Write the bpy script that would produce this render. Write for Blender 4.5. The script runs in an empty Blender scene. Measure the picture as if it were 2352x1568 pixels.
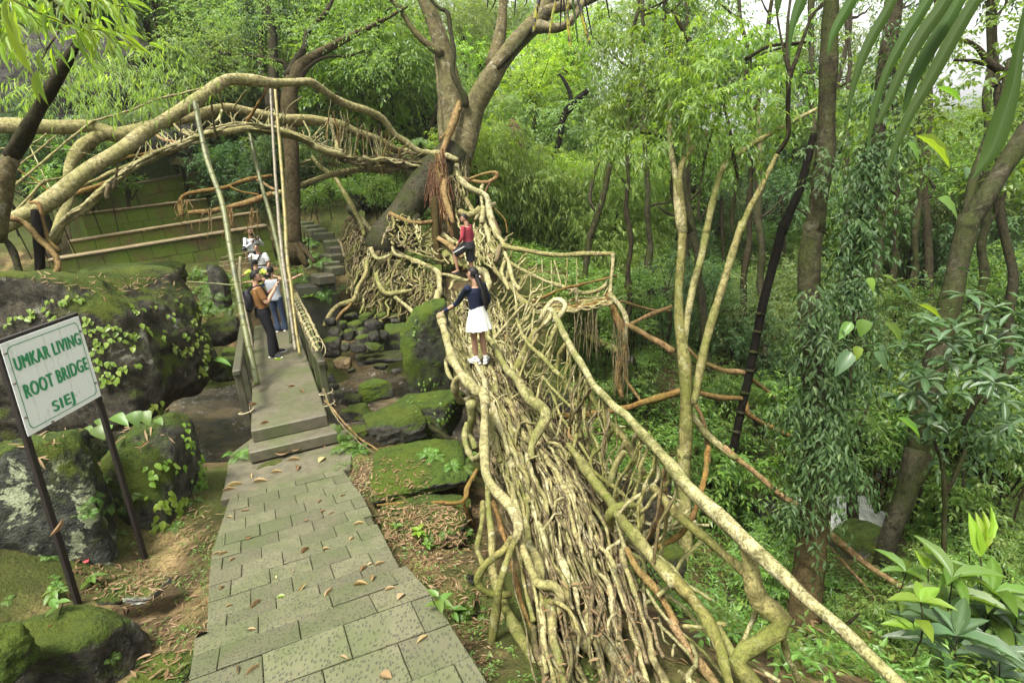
import bpy, math, random
import numpy as np
from mathutils import Vector, Matrix
R = math.radians
SC = bpy.context.scene
COL = SC.collection

# ---------------------------------------------------------------- camera
CAM_Z = 2.9
FPX = 1200.0                      # focal length in the pixels of a 2352 x 1568 picture
_up = np.array([-257.0, 4116.0, -1200.0]); _up /= np.linalg.norm(_up)
PITCH = math.asin(-_up[2])
_roll = math.asin(-_up[0] / math.cos(PITCH))
FW = np.array([0, math.cos(PITCH), -math.sin(PITCH)])
_u0 = np.array([0, math.sin(PITCH), math.cos(PITCH)]); _r0 = np.array([1.0, 0, 0])
RT = math.cos(_roll) * _r0 - math.sin(_roll) * _u0
UP = math.cos(_roll) * _u0 + math.sin(_roll) * _r0
EYE = np.array([0, 0, CAM_Z])
cam_data = bpy.data.cameras.new("camera")
cam_data.sensor_width = 36.0
cam_data.lens = 36.0 * FPX / 2352.0
cam_data.clip_start = 0.05
cam_data.clip_end = 900
cam = bpy.data.objects.new("camera", cam_data); COL.objects.link(cam)
cam.matrix_world = Matrix(((RT[0], UP[0], -FW[0], EYE[0]), (RT[1], UP[1], -FW[1], EYE[1]), (RT[2], UP[2], -FW[2], EYE[2]), (0, 0, 0, 1)))
SC.camera = cam

# ---------------------------------------------------------------- light
SUN_EL, SUN_AZ = R(66), R(215)    # azimuth measured from +Y towards +X
w = bpy.data.worlds.new("World"); SC.world = w; w.use_nodes = True
nt = w.node_tree; bg = nt.nodes["Background"]
sky = nt.nodes.new("ShaderNodeTexSky"); sky.sky_type = 'NISHITA'; sky.sun_disc = False
sky.sun_elevation = SUN_EL; sky.sun_rotation = SUN_AZ
sky.air_density = 1.0; sky.dust_density = 6.0; sky.ozone_density = 0.6
hs = nt.nodes.new("ShaderNodeHueSaturation"); hs.inputs["Saturation"].default_value = 0.04
nt.links.new(sky.outputs[0], hs.inputs["Color"]); nt.links.new(hs.outputs[0], bg.inputs["Color"])
bg.inputs["Strength"].default_value = 0.085
sd = bpy.data.lights.new("sun", 'SUN'); sd.energy = 1.5; sd.angle = R(12); sd.color = (1.0, 0.95, 0.84)
sun = bpy.data.objects.new("sun", sd); COL.objects.link(sun)
_sd = Vector((math.cos(SUN_EL) * math.sin(SUN_AZ), math.cos(SUN_EL) * math.cos(SUN_AZ), math.sin(SUN_EL)))
sun.rotation_euler = _sd.to_track_quat('Z', 'Y').to_euler(); sun.location = (0, -5, 30)
SC.view_settings.view_transform = 'Standard'; SC.view_settings.look = 'None'
SC.view_settings.exposure = 2.38; SC.view_settings.gamma = 1.0; SC.view_settings.use_curve_mapping = False
SC.render.engine = 'CYCLES'
cy = SC.cycles
cy.max_bounces = 6; cy.diffuse_bounces = 4; cy.glossy_bounces = 2; cy.transmission_bounces = 3; cy.transparent_max_bounces = 4
cy.caustics_reflective = False; cy.caustics_refractive = False
try:
    cy.use_denoising = True; cy.denoiser = 'OPENIMAGEDENOISE'
    cy.denoising_prefilter = 'ACCURATE'
except Exception:
    pass

# ---------------------------------------------------------------- picture point helpers
_ZF = {0: (0, 0, 1), 1: (0, 0, .3418), 2: (746.5, 0, .3418), 3: (1548.1, 0, .3418), 4: (0, 516.8, .3418), 5: (746.5, 516.8, .3418),
       6: (1548.1, 516.8, .3418), 7: (0, 1032.4, .3418), 8: (746.5, 1032.4, .3418), 9: (1548.1, 1032.4, .3418),
       10: (516.8, 488.1, .2197), 11: (0, 143.6, .3296), 12: (976.2, 689.1, .25635), 13: (574.2, 344.5, .25635), 14: (1004.9, 1091.0, .6409),
       15: (947.5, 459.4, .25635)}
def ZD(k, x, y):
    a, b, s = _ZF[k]
    return a + s * x, b + s * y
def P(k, x, y, z):
    X, Y = ZD(k, x, y)
    return EYE + z * (FW + RT * (X - 1176) / FPX - UP * (Y - 784) / FPX)
def G(k, x, y, h):
    X, Y = ZD(k, x, y)
    d = FW + RT * (X - 1176) / FPX - UP * (Y - 784) / FPX
    return EYE + d * (h - CAM_Z) / d[2]
def TR(k, pts):
    """(x, y, depth, width in zoom px) -> points (n,3), radii (n,)"""
    V = np.array([P(k, p[0], p[1], p[2]) for p in pts])
    s = _ZF[k][2]
    return V, np.array([p[3] * s / FPX * p[2] / 2 for p in pts])

# ---------------------------------------------------------------- objects
def mesh_np(name, V, quads=None, tris=None, smooth=True, mats=(), mi=None):
    me = bpy.data.meshes.new(name)
    V = np.asarray(V, dtype=np.float32).reshape(-1, 3)
    me.vertices.add(len(V)); me.vertices.foreach_set("co", V.ravel())
    q = np.zeros((0, 4), int) if quads is None else np.asarray(quads, dtype=np.int64).reshape(-1, 4)
    t = np.zeros((0, 3), int) if tris is None else np.asarray(tris, dtype=np.int64).reshape(-1, 3)
    li = np.concatenate([q.ravel(), t.ravel()]).astype(np.int32)
    ls = np.concatenate([np.arange(len(q)) * 4, len(q) * 4 + np.arange(len(t)) * 3]).astype(np.int32)
    me.loops.add(len(li)); me.loops.foreach_set("vertex_index", li)
    me.polygons.add(len(ls)); me.polygons.foreach_set("loop_start", ls)
    me.polygons.foreach_set("use_smooth", np.full(len(ls), smooth, dtype=bool))
    for m in mats: me.materials.append(m)
    if mi is not None: me.polygons.foreach_set("material_index", np.asarray(mi, dtype=np.int32))
    me.update(calc_edges=True)
    return me
def link(name, me, parent=None, loc=None):
    o = bpy.data.objects.new(name, me); COL.objects.link(o)
    if parent is not None: o.parent = parent
    if loc is not None: o.location = loc
    return o
def tag(o, label=None, cat=None, group=None, kind=None):
    if label: o['label'] = label
    if cat: o['category'] = cat
    if group: o['group'] = group
    if kind: o['kind'] = kind
    return o
def thing(name, label, cat, loc=(0, 0, 0), group=None):
    o = bpy.data.objects.new(name, None); COL.objects.link(o)
    o.location = tuple(float(c) for c in loc); o.empty_display_size = 0.2
    return tag(o, label, cat, group)
class MB:
    """collects numpy geometry in world space, builds one mesh object"""
    def __init__(s): s.V = []; s.Q = []; s.T = []; s.n = 0
    def add(s, V, Q=None, T=None):
        V = np.asarray(V, float).reshape(-1, 3)
        if Q is not None and len(Q): s.Q.append(np.asarray(Q) + s.n)
        if T is not None and len(T): s.T.append(np.asarray(T) + s.n)
        s.V.append(V); s.n += len(V); return s
    def tube(s, P_, r, **k): return s.add(*tube(P_, r, **k))
    def box(s, c, sx, sy, sz, ax=None, bev=0.0): return s.add(*box(c, sx, sy, sz, ax, bev))
    def build(s, name, mat, parent=None, smooth=True, loc=None):
        V = np.concatenate(s.V) if s.V else np.zeros((0, 3))
        off = np.array(parent_world(parent)) if parent is not None else (np.array(loc) if loc is not None else np.zeros(3))
        me = mesh_np(name, V - off, np.concatenate(s.Q) if s.Q else None, np.concatenate(s.T) if s.T else None, smooth, [mat] if mat else [])
        return link(name, me, parent, None if loc is None or parent is not None else tuple(map(float, loc)))
def parent_world(o):
    v = Vector((0, 0, 0))
    while o is not None: v += o.location; o = o.parent
    return tuple(v)
def norm(a): return a / np.maximum(np.linalg.norm(a, axis=-1, keepdims=True), 1e-9)
def catmull(Pn, n):
    Pn = np.asarray(Pn, float); m = len(Pn)
    if m == 2: return Pn[0] + (Pn[1] - Pn[0]) * np.linspace(0, 1, n)[:, None]
    Q = np.vstack([2 * Pn[0] - Pn[1], Pn, 2 * Pn[-1] - Pn[-2]])
    L = np.concatenate([[0], np.cumsum(np.linalg.norm(np.diff(Pn[:, :3], axis=0), axis=1) + 1e-6)])
    t = np.interp(np.linspace(0, L[-1], n), L, np.arange(m))
    i = np.minimum(t.astype(int), m - 2); f = (t - i)[:, None]
    a, b, c, d = Q[i], Q[i + 1], Q[i + 2], Q[i + 3]
    return .5 * (2 * b + (c - a) * f + (2 * a - 5 * b + 4 * c - d) * f * f + (3 * b - a - 3 * c + d) * f ** 3)
def wob(n, rng, step=6, dim=3):
    """smooth 1-D noise"""
    m = max(3, int(n / step) + 3)
    return catmull(rng.normal(0, 1, (m, dim)), n)
def tube(P_, r, sides=8, step=None, jit=0.0, bump=0.12, rng=None, caps=True, squash=None):
    rng = rng or np.random.default_rng(int(abs(P_[0][0] * 971 + P_[-1][1] * 613 + len(P_) * 7) * 10) % 99991)
    P_ = np.asarray(P_, float); r = np.broadcast_to(np.asarray(r, float), (len(P_),)).astype(float)
    L = np.linalg.norm(np.diff(P_, axis=0), axis=1).sum()
    step = step or max(r.mean() * 1.6, L / 160)
    n = int(np.clip(L / step, len(P_) if len(P_) < 40 else 40, 220)) + 1
    C = catmull(np.column_stack([P_, r]), n); C, rr = C[:, :3], np.maximum(C[:, 3], r.min() * .5)
    if jit: C = C + wob(n, rng, 5) * jit * np.minimum(1, np.minimum(np.arange(n), np.arange(n)[::-1]) / 4)[:, None]
    if bump: rr = rr * (1 + bump * np.clip(wob(n, rng, 2.2, 1)[:, 0], -1.2, 2.2))
    T = norm(np.gradient(C, axis=0))
    a = np.array([0, 0, 1.0]) if abs(T[0, 2]) < .9 else np.array([1.0, 0, 0])
    N = np.zeros_like(T); N[0] = norm(np.cross(T[0], a))
    for i in range(1, n):
        v = N[i - 1] - T[i] * N[i - 1].dot(T[i]); N[i] = v / max(np.linalg.norm(v), 1e-9)
    B = np.cross(T, N)
    th = np.linspace(0, 2 * np.pi, sides, endpoint=False)
    rad = rr[:, None] * (1 + (bump * .8) * catmull(rng.normal(0, 1, (max(3, n // 3 + 2), sides)), n) if bump else np.ones((n, sides)))
    V = C[:, None] + rad[..., None] * (np.cos(th)[None, :, None] * N[:, None] + np.sin(th)[None, :, None] * B[:, None])
    idx = np.arange(n * sides).reshape(n, sides)
    nx = np.roll(idx, -1, 1)
    Q = np.stack([idx[:-1], nx[:-1], nx[1:], idx[1:]], -1).reshape(-1, 4)
    V = V.reshape(-1, 3); Tt = None
    if caps:
        V = np.vstack([V, C[0] - T[0] * rr[0] * .4, C[-1] + T[-1] * rr[-1] * .4])
        k = n * sides
        Tt = np.vstack([np.stack([np.full(sides, k), nx[0], idx[0]], -1), np.stack([np.full(sides, k + 1), idx[-1], nx[-1]], -1)])
    return V, Q, Tt
def box(c, sx, sy, sz, ax=None, bev=0.0):
    """box with optional chamfered edges; ax = 3 unit axes"""
    c = np.asarray(c, float); A = np.eye(3) if ax is None else np.asarray(ax, float)
    h = np.array([sx, sy, sz]) / 2
    if bev <= 0:
        S = np.array([[x, y, z] for x in (-1, 1) for y in (-1, 1) for z in (-1, 1)], float) * h
        Q = [[0, 1, 3, 2], [4, 6, 7, 5], [0, 4, 5, 1], [2, 3, 7, 6], [0, 2, 6, 4], [1, 5, 7, 3]]
        return c + S @ A, np.array(Q), None
    V = []; idx = {}
    for x in (-1, 1):
        for y in (-1, 1):
            for z in (-1, 1):
                for a in range(3):
                    p = np.array([x, y, z], float) * (h - bev); p[a] += (x, y, z)[a] * bev
                    idx[(x, y, z, a)] = len(V); V.append(p)
    Q = []; T = []
    for a in range(3):
        b, d = (a + 1) % 3, (a + 2) % 3
        for s in (-1, 1):
            def key(u, v_):
                t = [0, 0, 0]; t[a] = s; t[b] = u; t[d] = v_; return idx[(t[0], t[1], t[2], a)]
            f = [key(-1, -1), key(1, -1), key(1, 1), key(-1, 1)]
            Q.append(f if s > 0 else f[::-1])
    for a in range(3):
        b, d = (a + 1) % 3, (a + 2) % 3
        for u in (-1, 1):
            for v_ in (-1, 1):
                def k2(s, f):
                    t = [0, 0, 0]; t[a] = s; t[b] = u; t[d] = v_; return idx[(t[0], t[1], t[2], f)]
                f = [k2(-1, b), k2(1, b), k2(1, d), k2(-1, d)]
                Q.append(f if u * v_ < 0 else f[::-1])
    for x in (-1, 1):
        for y in (-1, 1):
            for z in (-1, 1):
                f = [idx[(x, y, z, 0)], idx[(x, y, z, 1)], idx[(x, y, z, 2)]]
                T.append(f if x * y * z > 0 else f[::-1])
    return c + np.array(V) @ A, np.array(Q), np.array(T)
# value noise in 3-D (for rocks, terrain)
_prng = np.random.default_rng(5)
_LAT = _prng.random((32, 32, 32))
def vnoise(p):
    p = np.asarray(p, float); i = np.floor(p).astype(int); f = p - i; f = f * f * (3 - 2 * f); i %= 32; j = (i + 1) % 32
    def L(a, b, c): return _LAT[a, b, c]
    x0, y0, z0, x1, y1, z1 = i[..., 0], i[..., 1], i[..., 2], j[..., 0], j[..., 1], j[..., 2]
    fx, fy, fz = f[..., 0], f[..., 1], f[..., 2]
    a = L(x0, y0, z0) * (1 - fx) + L(x1, y0, z0) * fx; b = L(x0, y1, z0) * (1 - fx) + L(x1, y1, z0) * fx
    c = L(x0, y0, z1) * (1 - fx) + L(x1, y0, z1) * fx; d = L(x0, y1, z1) * (1 - fx) + L(x1, y1, z1) * fx
    return ((a * (1 - fy) + b * fy) * (1 - fz) + (c * (1 - fy) + d * fy) * fz) * 2 - 1
def fbm(p, o=4, g=.5):
    p = np.asarray(p, float); s = 0; a = 1; t = 0
    for k in range(o): s = s + a * vnoise(p * 2.03 ** k + 17.3 * k); t += a; a *= g
    return s / t
# ---------------------------------------------------------------- materials
class NT:
    def __init__(s, name):
        s.m = bpy.data.materials.new(name); s.m.use_nodes = True; s.t = s.m.node_tree; s.b = s.t.nodes["Principled BSDF"]
        s.out = s.t.nodes["Material Output"]
    def n(s, typ, **k):
        o = s.t.nodes.new(typ)
        for a, v in k.items():
            if a.startswith('i_'): o.inputs[int(a[2:]) if a[2:].isdigit() else a[2:]].default_value = v
            else: setattr(o, a, v)
        return o
    def l(s, a, b): s.t.links.new(a, b)
    def coord(s, kind='Object', scale=(1, 1, 1)):
        c = s.n("ShaderNodeTexCoord"); m = s.n("ShaderNodeMapping"); m.inputs['Scale'].default_value = scale
        s.l(c.outputs[kind], m.inputs[0]); return m.outputs[0]
    def pos(s, scale=(1, 1, 1)):
        c = s.n("ShaderNodeNewGeometry"); m = s.n("ShaderNodeMapping"); m.inputs['Scale'].default_value = scale
        s.l(c.outputs['Position'], m.inputs[0]); return m.outputs[0]
    def noise(s, vec, scale, detail=4, rough=.55, dist=0.0):
        o = s.n("ShaderNodeTexNoise"); o.inputs['Scale'].default_value = scale; o.inputs['Detail'].default_value = detail
        o.inputs['Roughness'].default_value = rough; o.inputs['Distortion'].default_value = dist
        s.l(vec, o.inputs['Vector']); return o.outputs['Fac']
    def ramp(s, fac, stops):
        o = s.n("ShaderNodeValToRGB"); e = o.color_ramp.elements
        while len(e) < len(stops): e.new(.5)
        for i, (p, c) in enumerate(stops):
            e[i].position = p; e[i].color = (*c, 1) if not isinstance(c, (int, float)) else (c, c, c, 1)
        s.l(fac, o.inputs[0]); return o.outputs[0]
    def mix(s, fac, a, b, mode='MIX'):
        o = s.n("ShaderNodeMix"); o.data_type = 'RGBA'; o.blend_type = mode
        for v, i in ((fac, 0), (a, 6), (b, 7)):
            if hasattr(v, 'is_linked') or hasattr(v, 'links'): s.l(v, o.inputs[i])
            elif isinstance(v, (int, float)): o.inputs[i].default_value = v
            else: o.inputs[i].default_value = (*v, 1)
        return o.outputs[2]
    def math(s, op, a, b=0.0):
        o = s.n("ShaderNodeMath"); o.operation = op
        for v, i in ((a, 0), (b, 1)):
            if isinstance(v, (int, float)): o.inputs[i].default_value = v
            else: s.l(v, o.inputs[i])
        return o.outputs[0]
    def bump(s, h, strength=.5, dist=.02):
        o = s.n("ShaderNodeBump"); o.inputs['Strength'].default_value = strength; o.inputs['Distance'].default_value = dist
        s.l(h, o.inputs['Height']); s.l(o.outputs[0], s.b.inputs['Normal']); return o
    def fin(s, col=None, rough=.7, spec=.4):
        if col is not None:
            if hasattr(col, 'links'): s.l(col, s.b.inputs['Base Color'])
            else: s.b.inputs['Base Color'].default_value = (*col, 1)
        if hasattr(rough, 'links'): s.l(rough, s.b.inputs['Roughness'])
        else: s.b.inputs['Roughness'].default_value = rough
        s.b.inputs['Specular IOR Level'].default_value = spec
        return s.m
def leaf_mat(name, c1, c2, c3=None, trans=.45, rough=.42, spec=.45, tcol=None, dead=0.0):
    """leaf: glossy top, light passes through; colour varies leaf by leaf and plant by plant"""
    s = NT(name)
    g = s.n("ShaderNodeNewGeometry"); rp = g.outputs['Random Per Island']
    st = [(0.0, c1), (.75, c2)] + ([(1.0, c3)] if c3 else [])
    if dead: st = [(0.0, c1), (.7, c2), (1 - dead, c3 or c2), (1 - dead + .01, (.16, .10, .03))]
    col = s.ramp(rp, st)
    oi = s.n("ShaderNodeObjectInfo")
    hv = s.n("ShaderNodeHueSaturation"); s.l(col, hv.inputs['Color'])
    mr = s.n("ShaderNodeMapRange"); mr.inputs[3].default_value = .485; mr.inputs[4].default_value = .515; s.l(oi.outputs['Random'], mr.inputs[0]); s.l(mr.outputs[0], hv.inputs['Hue'])
    mv = s.n("ShaderNodeMapRange"); mv.inputs[3].default_value = .95; mv.inputs[4].default_value = 1.4; s.l(oi.outputs['Random'], mv.inputs[0])
    nz = s.noise(s.pos(), .9, 2)
    s.l(s.math('MULTIPLY', mv.outputs[0], s.math('ADD', s.math('MULTIPLY', nz, .7), .65)), hv.inputs['Value'])
    s.fin(hv.outputs[0], rough, spec)
    tr = s.n("ShaderNodeBsdfTranslucent")
    tc = s.mix(1.0, hv.outputs[0], tcol or (1.0, 1.0, .45), 'MULTIPLY')
    sc_ = s.n("ShaderNodeHueSaturation"); sc_.inputs['Value'].default_value = 2.0; s.l(tc, sc_.inputs['Color']); s.l(sc_.outputs[0], tr.inputs['Color'])
    mx = s.n("ShaderNodeMixShader"); mx.inputs[0].default_value = trans
    s.l(s.b.outputs[0], mx.inputs[1]); s.l(tr.outputs[0], mx.inputs[2]); s.l(mx.outputs[0], s.out.inputs[0])
    return s.m
def bark_mat(name, base, dark, pale, moss=(.10, .13, .02), mossamt=.35, pale_amt=.35, scale=1.0, rings=0.0, rough=.75):
    q = .86 if 'root' in name else .8 if 'fig' in name else .36
    base, dark, pale, moss = [tuple(x * q for x in c_) for c_ in (base, dark, pale, moss)]
    s = NT(name); v = s.pos()
    n1 = s.noise(v, 2.2 * scale, 5, .6); n2 = s.noise(v, 14 * scale, 5, .65, .4); n3 = s.noise(v, 60 * scale, 3, .6)
    c = s.ramp(n2, [(.34, dark), (.49, base), (.62, tuple(min(1, x * 1.45) for x in base))])
    oi = s.n("ShaderNodeObjectInfo")
    hv = s.n("ShaderNodeHueSaturation"); s.l(c, hv.inputs['Color'])
    mr = s.n("ShaderNodeMapRange"); mr.inputs[3].default_value = .62; mr.inputs[4].default_value = 1.25; s.l(oi.outputs['Random'], mr.inputs[0]); s.l(mr.outputs[0], hv.inputs['Value'])
    ms = s.n("ShaderNodeMapRange"); ms.inputs[3].default_value = 1.15; ms.inputs[4].default_value = .85; s.l(oi.outputs['Random'], ms.inputs[0]); s.l(ms.outputs[0], hv.inputs['Saturation'])
    c = hv.outputs[0]
    # pale lichen blotches
    lf = s.ramp(s.noise(v, 9 * scale, 6, .7, .6), [(.56, 0.0), (.62, 1.0)])
    c = s.mix(s.math('MULTIPLY', lf, pale_amt), c, pale)
    # green moss/algae film in patches
    mf = s.ramp(n1, [(.42, 0.0), (.62, 1.0)])
    c = s.mix(s.math('MULTIPLY', mf, mossamt), c, moss)
    c = s.mix(s.ramp(n3, [(.36, .8), (.5, 0.0)]), c, dark)
    c = s.mix(s.ramp(s.noise(v, 5 * scale, 5, .7, 1.0), [(.36, .75), (.46, 0.0)]), c, tuple(x * .8 for x in dark))
    s.bump(s.math('ADD', n2, s.math('MULTIPLY', n3, .5)), .9, .02)
    return s.fin(c, .85, .07)
def stone_mat(name, base, dark, moss, moss_amt=.8, lichen=None, lichen_amt=0.0, wet=.45, scale=1.0):
    """rock with moss growing on what faces the sky and lichen crusts"""
    base, dark, moss = [tuple(x * .88 for x in c_) for c_ in (base, dark, moss)]
    s = NT(name); v = s.pos()
    n1 = s.noise(v, 1.3 * scale, 6, .6, .3); n2 = s.noise(v, 7 * scale, 6, .7); n3 = s.noise(v, 45 * scale, 4, .65)
    c = s.ramp(n2, [(.36, dark), (.5, base), (.64, tuple(x * 2.0 for x in base))])
    if lichen:
        lf = s.ramp(s.noise(v, 3.2 * scale, 7, .68, .5), [(.60 - lichen_amt * .12, 0.0), (.63 - lichen_amt * .12, 1.0)])
        c = s.mix(lf, c, s.mix(s.ramp(n3, [(.35, 0.0), (.6, 1.0)]), tuple(x * .6 for x in lichen), lichen))
    g = s.n("ShaderNodeNewGeometry"); sx = s.n("ShaderNodeSeparateXYZ"); s.l(g.outputs['Normal'], sx.inputs[0])
    up = s.math('ADD', s.math('MULTIPLY', sx.outputs['Z'], .30), s.math('ADD', s.math('MULTIPLY', n1, .9), s.math('MULTIPLY', n2, .28)))
    mf = s.ramp(up, [(.86 - moss_amt * .32, 0.0), (.98 - moss_amt * .32, 1.0)])
    mc = s.mix(s.ramp(s.math('ADD', s.math('MULTIPLY', n3, .6), s.math('MULTIPLY', n2, .4)), [(.38, 0.0), (.6, 1.0)]), tuple(x * .3 for x in moss), tuple(x * 1.5 for x in moss))
    mc = s.mix(s.ramp(s.noise(v, 2.6 * scale, 4), [(.4, 0.0), (.65, .6)]), mc, (moss[0] * 1.7, moss[1] * 1.35, moss[2] * .7))
    c = s.mix(mf, c, mc)
    s.bump(s.math('ADD', s.math('ADD', n2, s.math('MULTIPLY', n3, .5)), s.math('MULTIPLY', mf, .3)), 1.0, .06)
    rg = s.mix(mf, (wet, wet, wet), (.9, .9, .9))
    return s.fin(c, rg, .16)
def plain(name, col, rough=.6, spec=.4, var=.15, scale=30, bump=.0, metal=0.0):
    s = NT(name)
    if var:
        nz = s.noise(s.coord(), scale, 4, .6)
        c = s.mix(nz, tuple(x * (1 - var) for x in col), tuple(min(1, x * (1 + var)) for x in col))
        if bump: s.bump(nz, bump, .004)
    else: c = col
    m = s.fin(c, rough, spec); s.b.inputs['Metallic'].default_value = metal
    return m
M = {}
M['root'] = bark_mat('root_bark', (.285, .25, .122), (.10, .085, .04), (.43, .42, .28), (.15, .16, .04), .5, .4)
M['root_moss'] = bark_mat('root_bark_mossy', (.225, .20, .085), (.08, .072, .027), (.42, .41, .27), (.11, .13, .025), .75, .5)
M['root_orange'] = bark_mat('root_bark_orange', (.20, .125, .05), (.08, .045, .018), (.34, .27, .15), (.12, .11, .025), .45, .2)
M['root_dark'] = bark_mat('root_bark_dark', (.13, .10, .05), (.045, .035, .02), (.38, .36, .25), (.09, .10, .03), .5, .4)
M['root_red'] = bark_mat('root_fibre_red', (.10, .052, .026), (.045, .022, .012), (.3, .2, .12), (.12, .09, .03), .2, .1)
M['trunk'] = bark_mat('fig_bark', (.165, .14, .075), (.06, .05, .027), (.40, .39, .31), (.085, .09, .025), .5, .5, .55)
M['trunk_dark'] = bark_mat('dark_bark', (.07, .056, .03), (.026, .02, .012), (.22, .20, .13), (.07, .08, .02), .4, .4)
M['trunk_mid'] = bark_mat('mid_bark', (.083, .074, .038), (.028, .024, .014), (.24, .24, .16), (.075, .10, .02), .75, .4)
M['trunk_tan'] = bark_mat('tan_bark', (.14, .102, .042), (.052, .036, .016), (.26, .22, .12), (.08, .08, .02), .45, .2)
M['black_wood'] = bark_mat('black_wood', (.022, .017, .013), (.008, .007, .006), (.07, .06, .05), (.03, .03, .015), .3, .2)
M['rock_moss'] = stone_mat('rock_mossy', (.048, .045, .034), (.013, .012, .010), (.036, .057, .009), .74, (.17, .17, .12), .1)
M['rock_big'] = stone_mat('rock_big', (.040, .035, .023), (.010, .009, .006), (.042, .062, .010), .66, (.16, .16, .12), .0, .55)
M['rock_lichen'] = stone_mat('rock_lichen', (.038, .042, .031), (.016, .016, .014), (.040, .062, .010), .68, (.30, .33, .20), .5, .55)
M['rock_green'] = stone_mat('rock_green', (.04, .04, .03), (.013, .013, .010), (.038, .064, .008), .95, None, 0)
M['rock_wet'] = stone_mat('rock_wet', (.034, .031, .025), (.012, .011, .009), (.024, .032, .008), .25, None, 0, .25)
M['rock_brown'] = stone_mat('rock_brown', (.16, .115, .06), (.06, .04, .02), (.06, .07, .02), .2, None, 0, .4)
M['rock_pale'] = stone_mat('rock_pale', (.22, .215, .18), (.09, .085, .07), (.06, .08, .02), .35, (.42, .45, .3), .5, .5)
M['leaf_bamboo'] = leaf_mat('leaf_bamboo', (.075, .125, .022), (.12, .18, .035), (.19, .24, .06), .5, .5, .35)
M['leaf_fine'] = leaf_mat('leaf_fine', (.06, .10, .03), (.095, .145, .045), (.15, .19, .07), .45, .5, .35)
M['leaf_broad'] = leaf_mat('leaf_broad', (.048, .094, .014), (.086, .145, .024), (.14, .20, .035), .45, .42, .4)
M['leaf_dark'] = leaf_mat('leaf_dark', (.022, .050, .014), (.038, .075, .022), (.065, .11, .032), .3, .5, .25)
M['leaf_gloss'] = leaf_mat('leaf_gloss', (.026, .054, .020), (.045, .082, .030), (.07, .11, .04), .25, .42, .4)
M['leaf_bright'] = leaf_mat('leaf_bright', (.10, .17, .018), (.15, .23, .028), (.22, .28, .05), .5)
M['leaf_lime'] = leaf_mat('leaf_lime', (.13, .21, .02), (.19, .28, .035), (.26, .34, .07), .5)
M['leaf_fern'] = leaf_mat('leaf_fern', (.055, .105, .015), (.09, .16, .028), (.14, .21, .05), .45)
M['leaf_palm'] = leaf_mat('leaf_palm', (.012, .027, .003), (.018, .036, .004), (.026, .04, .006), .22, .6, .12)
M['leaf_dry'] = leaf_mat('leaf_dry', (.095, .060, .028), (.155, .105, .05), (.05, .028, .015), .15, .7, .2, (1, .8, .5))
M['leaf_tan'] = leaf_mat('leaf_tan', (.18, .135, .065), (.27, .21, .11), (.11, .065, .03), .12, .75, .2, (1, .85, .6))
M['concrete'] = None
import bmesh
# ---------------------------------------------------------------- terrain
WATER = -1.55
_tp = []          # control points (x, y, h)
def tc(k, pts):
    for p in pts: _tp.append(tuple(P(k, *p)))
def tg(k, h, pts):
    for p in pts: _tp.append(tuple(G(k, p[0], p[1], h)))
def path_h(y): return float(np.interp(y, [1.0, 2.2, 3.2, 5.2, 5.9, 7], [.75, .42, .15, -.33, -.36, -.36]))
for (x, y) in ((-.3, 2.2), (-.9, 2.6), (-1.1, 3.6), (-.2, 4.2), (-.9, 5.6), (.3, 2.4), (0.1, 3.4),):
    _tp.append((x, y, path_h(y) - .12))
tc(0, [(430, 1250, 5.5), (345, 1305, 5.44), (200, 1398, 4.67), (60, 1440, 4.3), (300, 1430, 4.4), (420, 1350, 4.7), (380, 1520, 3.8), (200, 1600, 3.7), (950, 1330, 4.5), (1060, 1500, 3.7), (850, 1130, 6.2), (1000, 1060, 7.2), (1090, 1320, 5.2), (1160, 1500, 4.1), (820, 1060, 6.7)])
for (x, y, h) in ((-8, 2, 1.2), (-8, -6, 2.5), (0, -6, 2.0), (8, -8, 2), (3, 0, .9), (-4, 0, 1.0), (-5.5, 4.5, .6), (1.2, 1.5, .3), (2.5, 2.6, -.4), (4, 3, -1.2), (6, 3, -2.0), (11, 2, -2.2), (16, -6, 0), (24, 0, 0)):
    _tp.append((x, y, h))
tg(0, WATER - .3, [(500, 1000), (480, 930), (850, 860), (790, 900), (700, 900), (600, 900), (900, 900)])
tg(0, WATER - .5, [(430, 900), (400, 960), (450, 1000), (520, 960), (560, 1050), (330, 960), (850, 875), (900, 905), (780, 900), (820, 935), (800, 850), (500, 1060), (540, 1010), (470, 1040), (800, 960), (900, 1010), (980, 1010), (560, 940)])
tc(0, [(590, 1075, 6.75), (800, 1035, 7.0)])
tg(0, WATER - .15, [(820, 780), (900, 790), (860, 800), (480, 880), (1000, 880)])
_tp += [(-6, 10.5, -1.6), (-10, 12, -1.2), (-16, 14, -.5), (-24, 16, .8)]
# downstream gully to the right
_tp += [(1.6, 9.2, -2.3), (2.6, 8.2, -2.9), (4.2, 8.0, -3.5)]
tc(0, [(1960, 1200, 11.0), (1800, 1280, 9.4), (2080, 1180, 12.5), (2352, 1130, 15), (2600, 1100, 20)])
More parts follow.
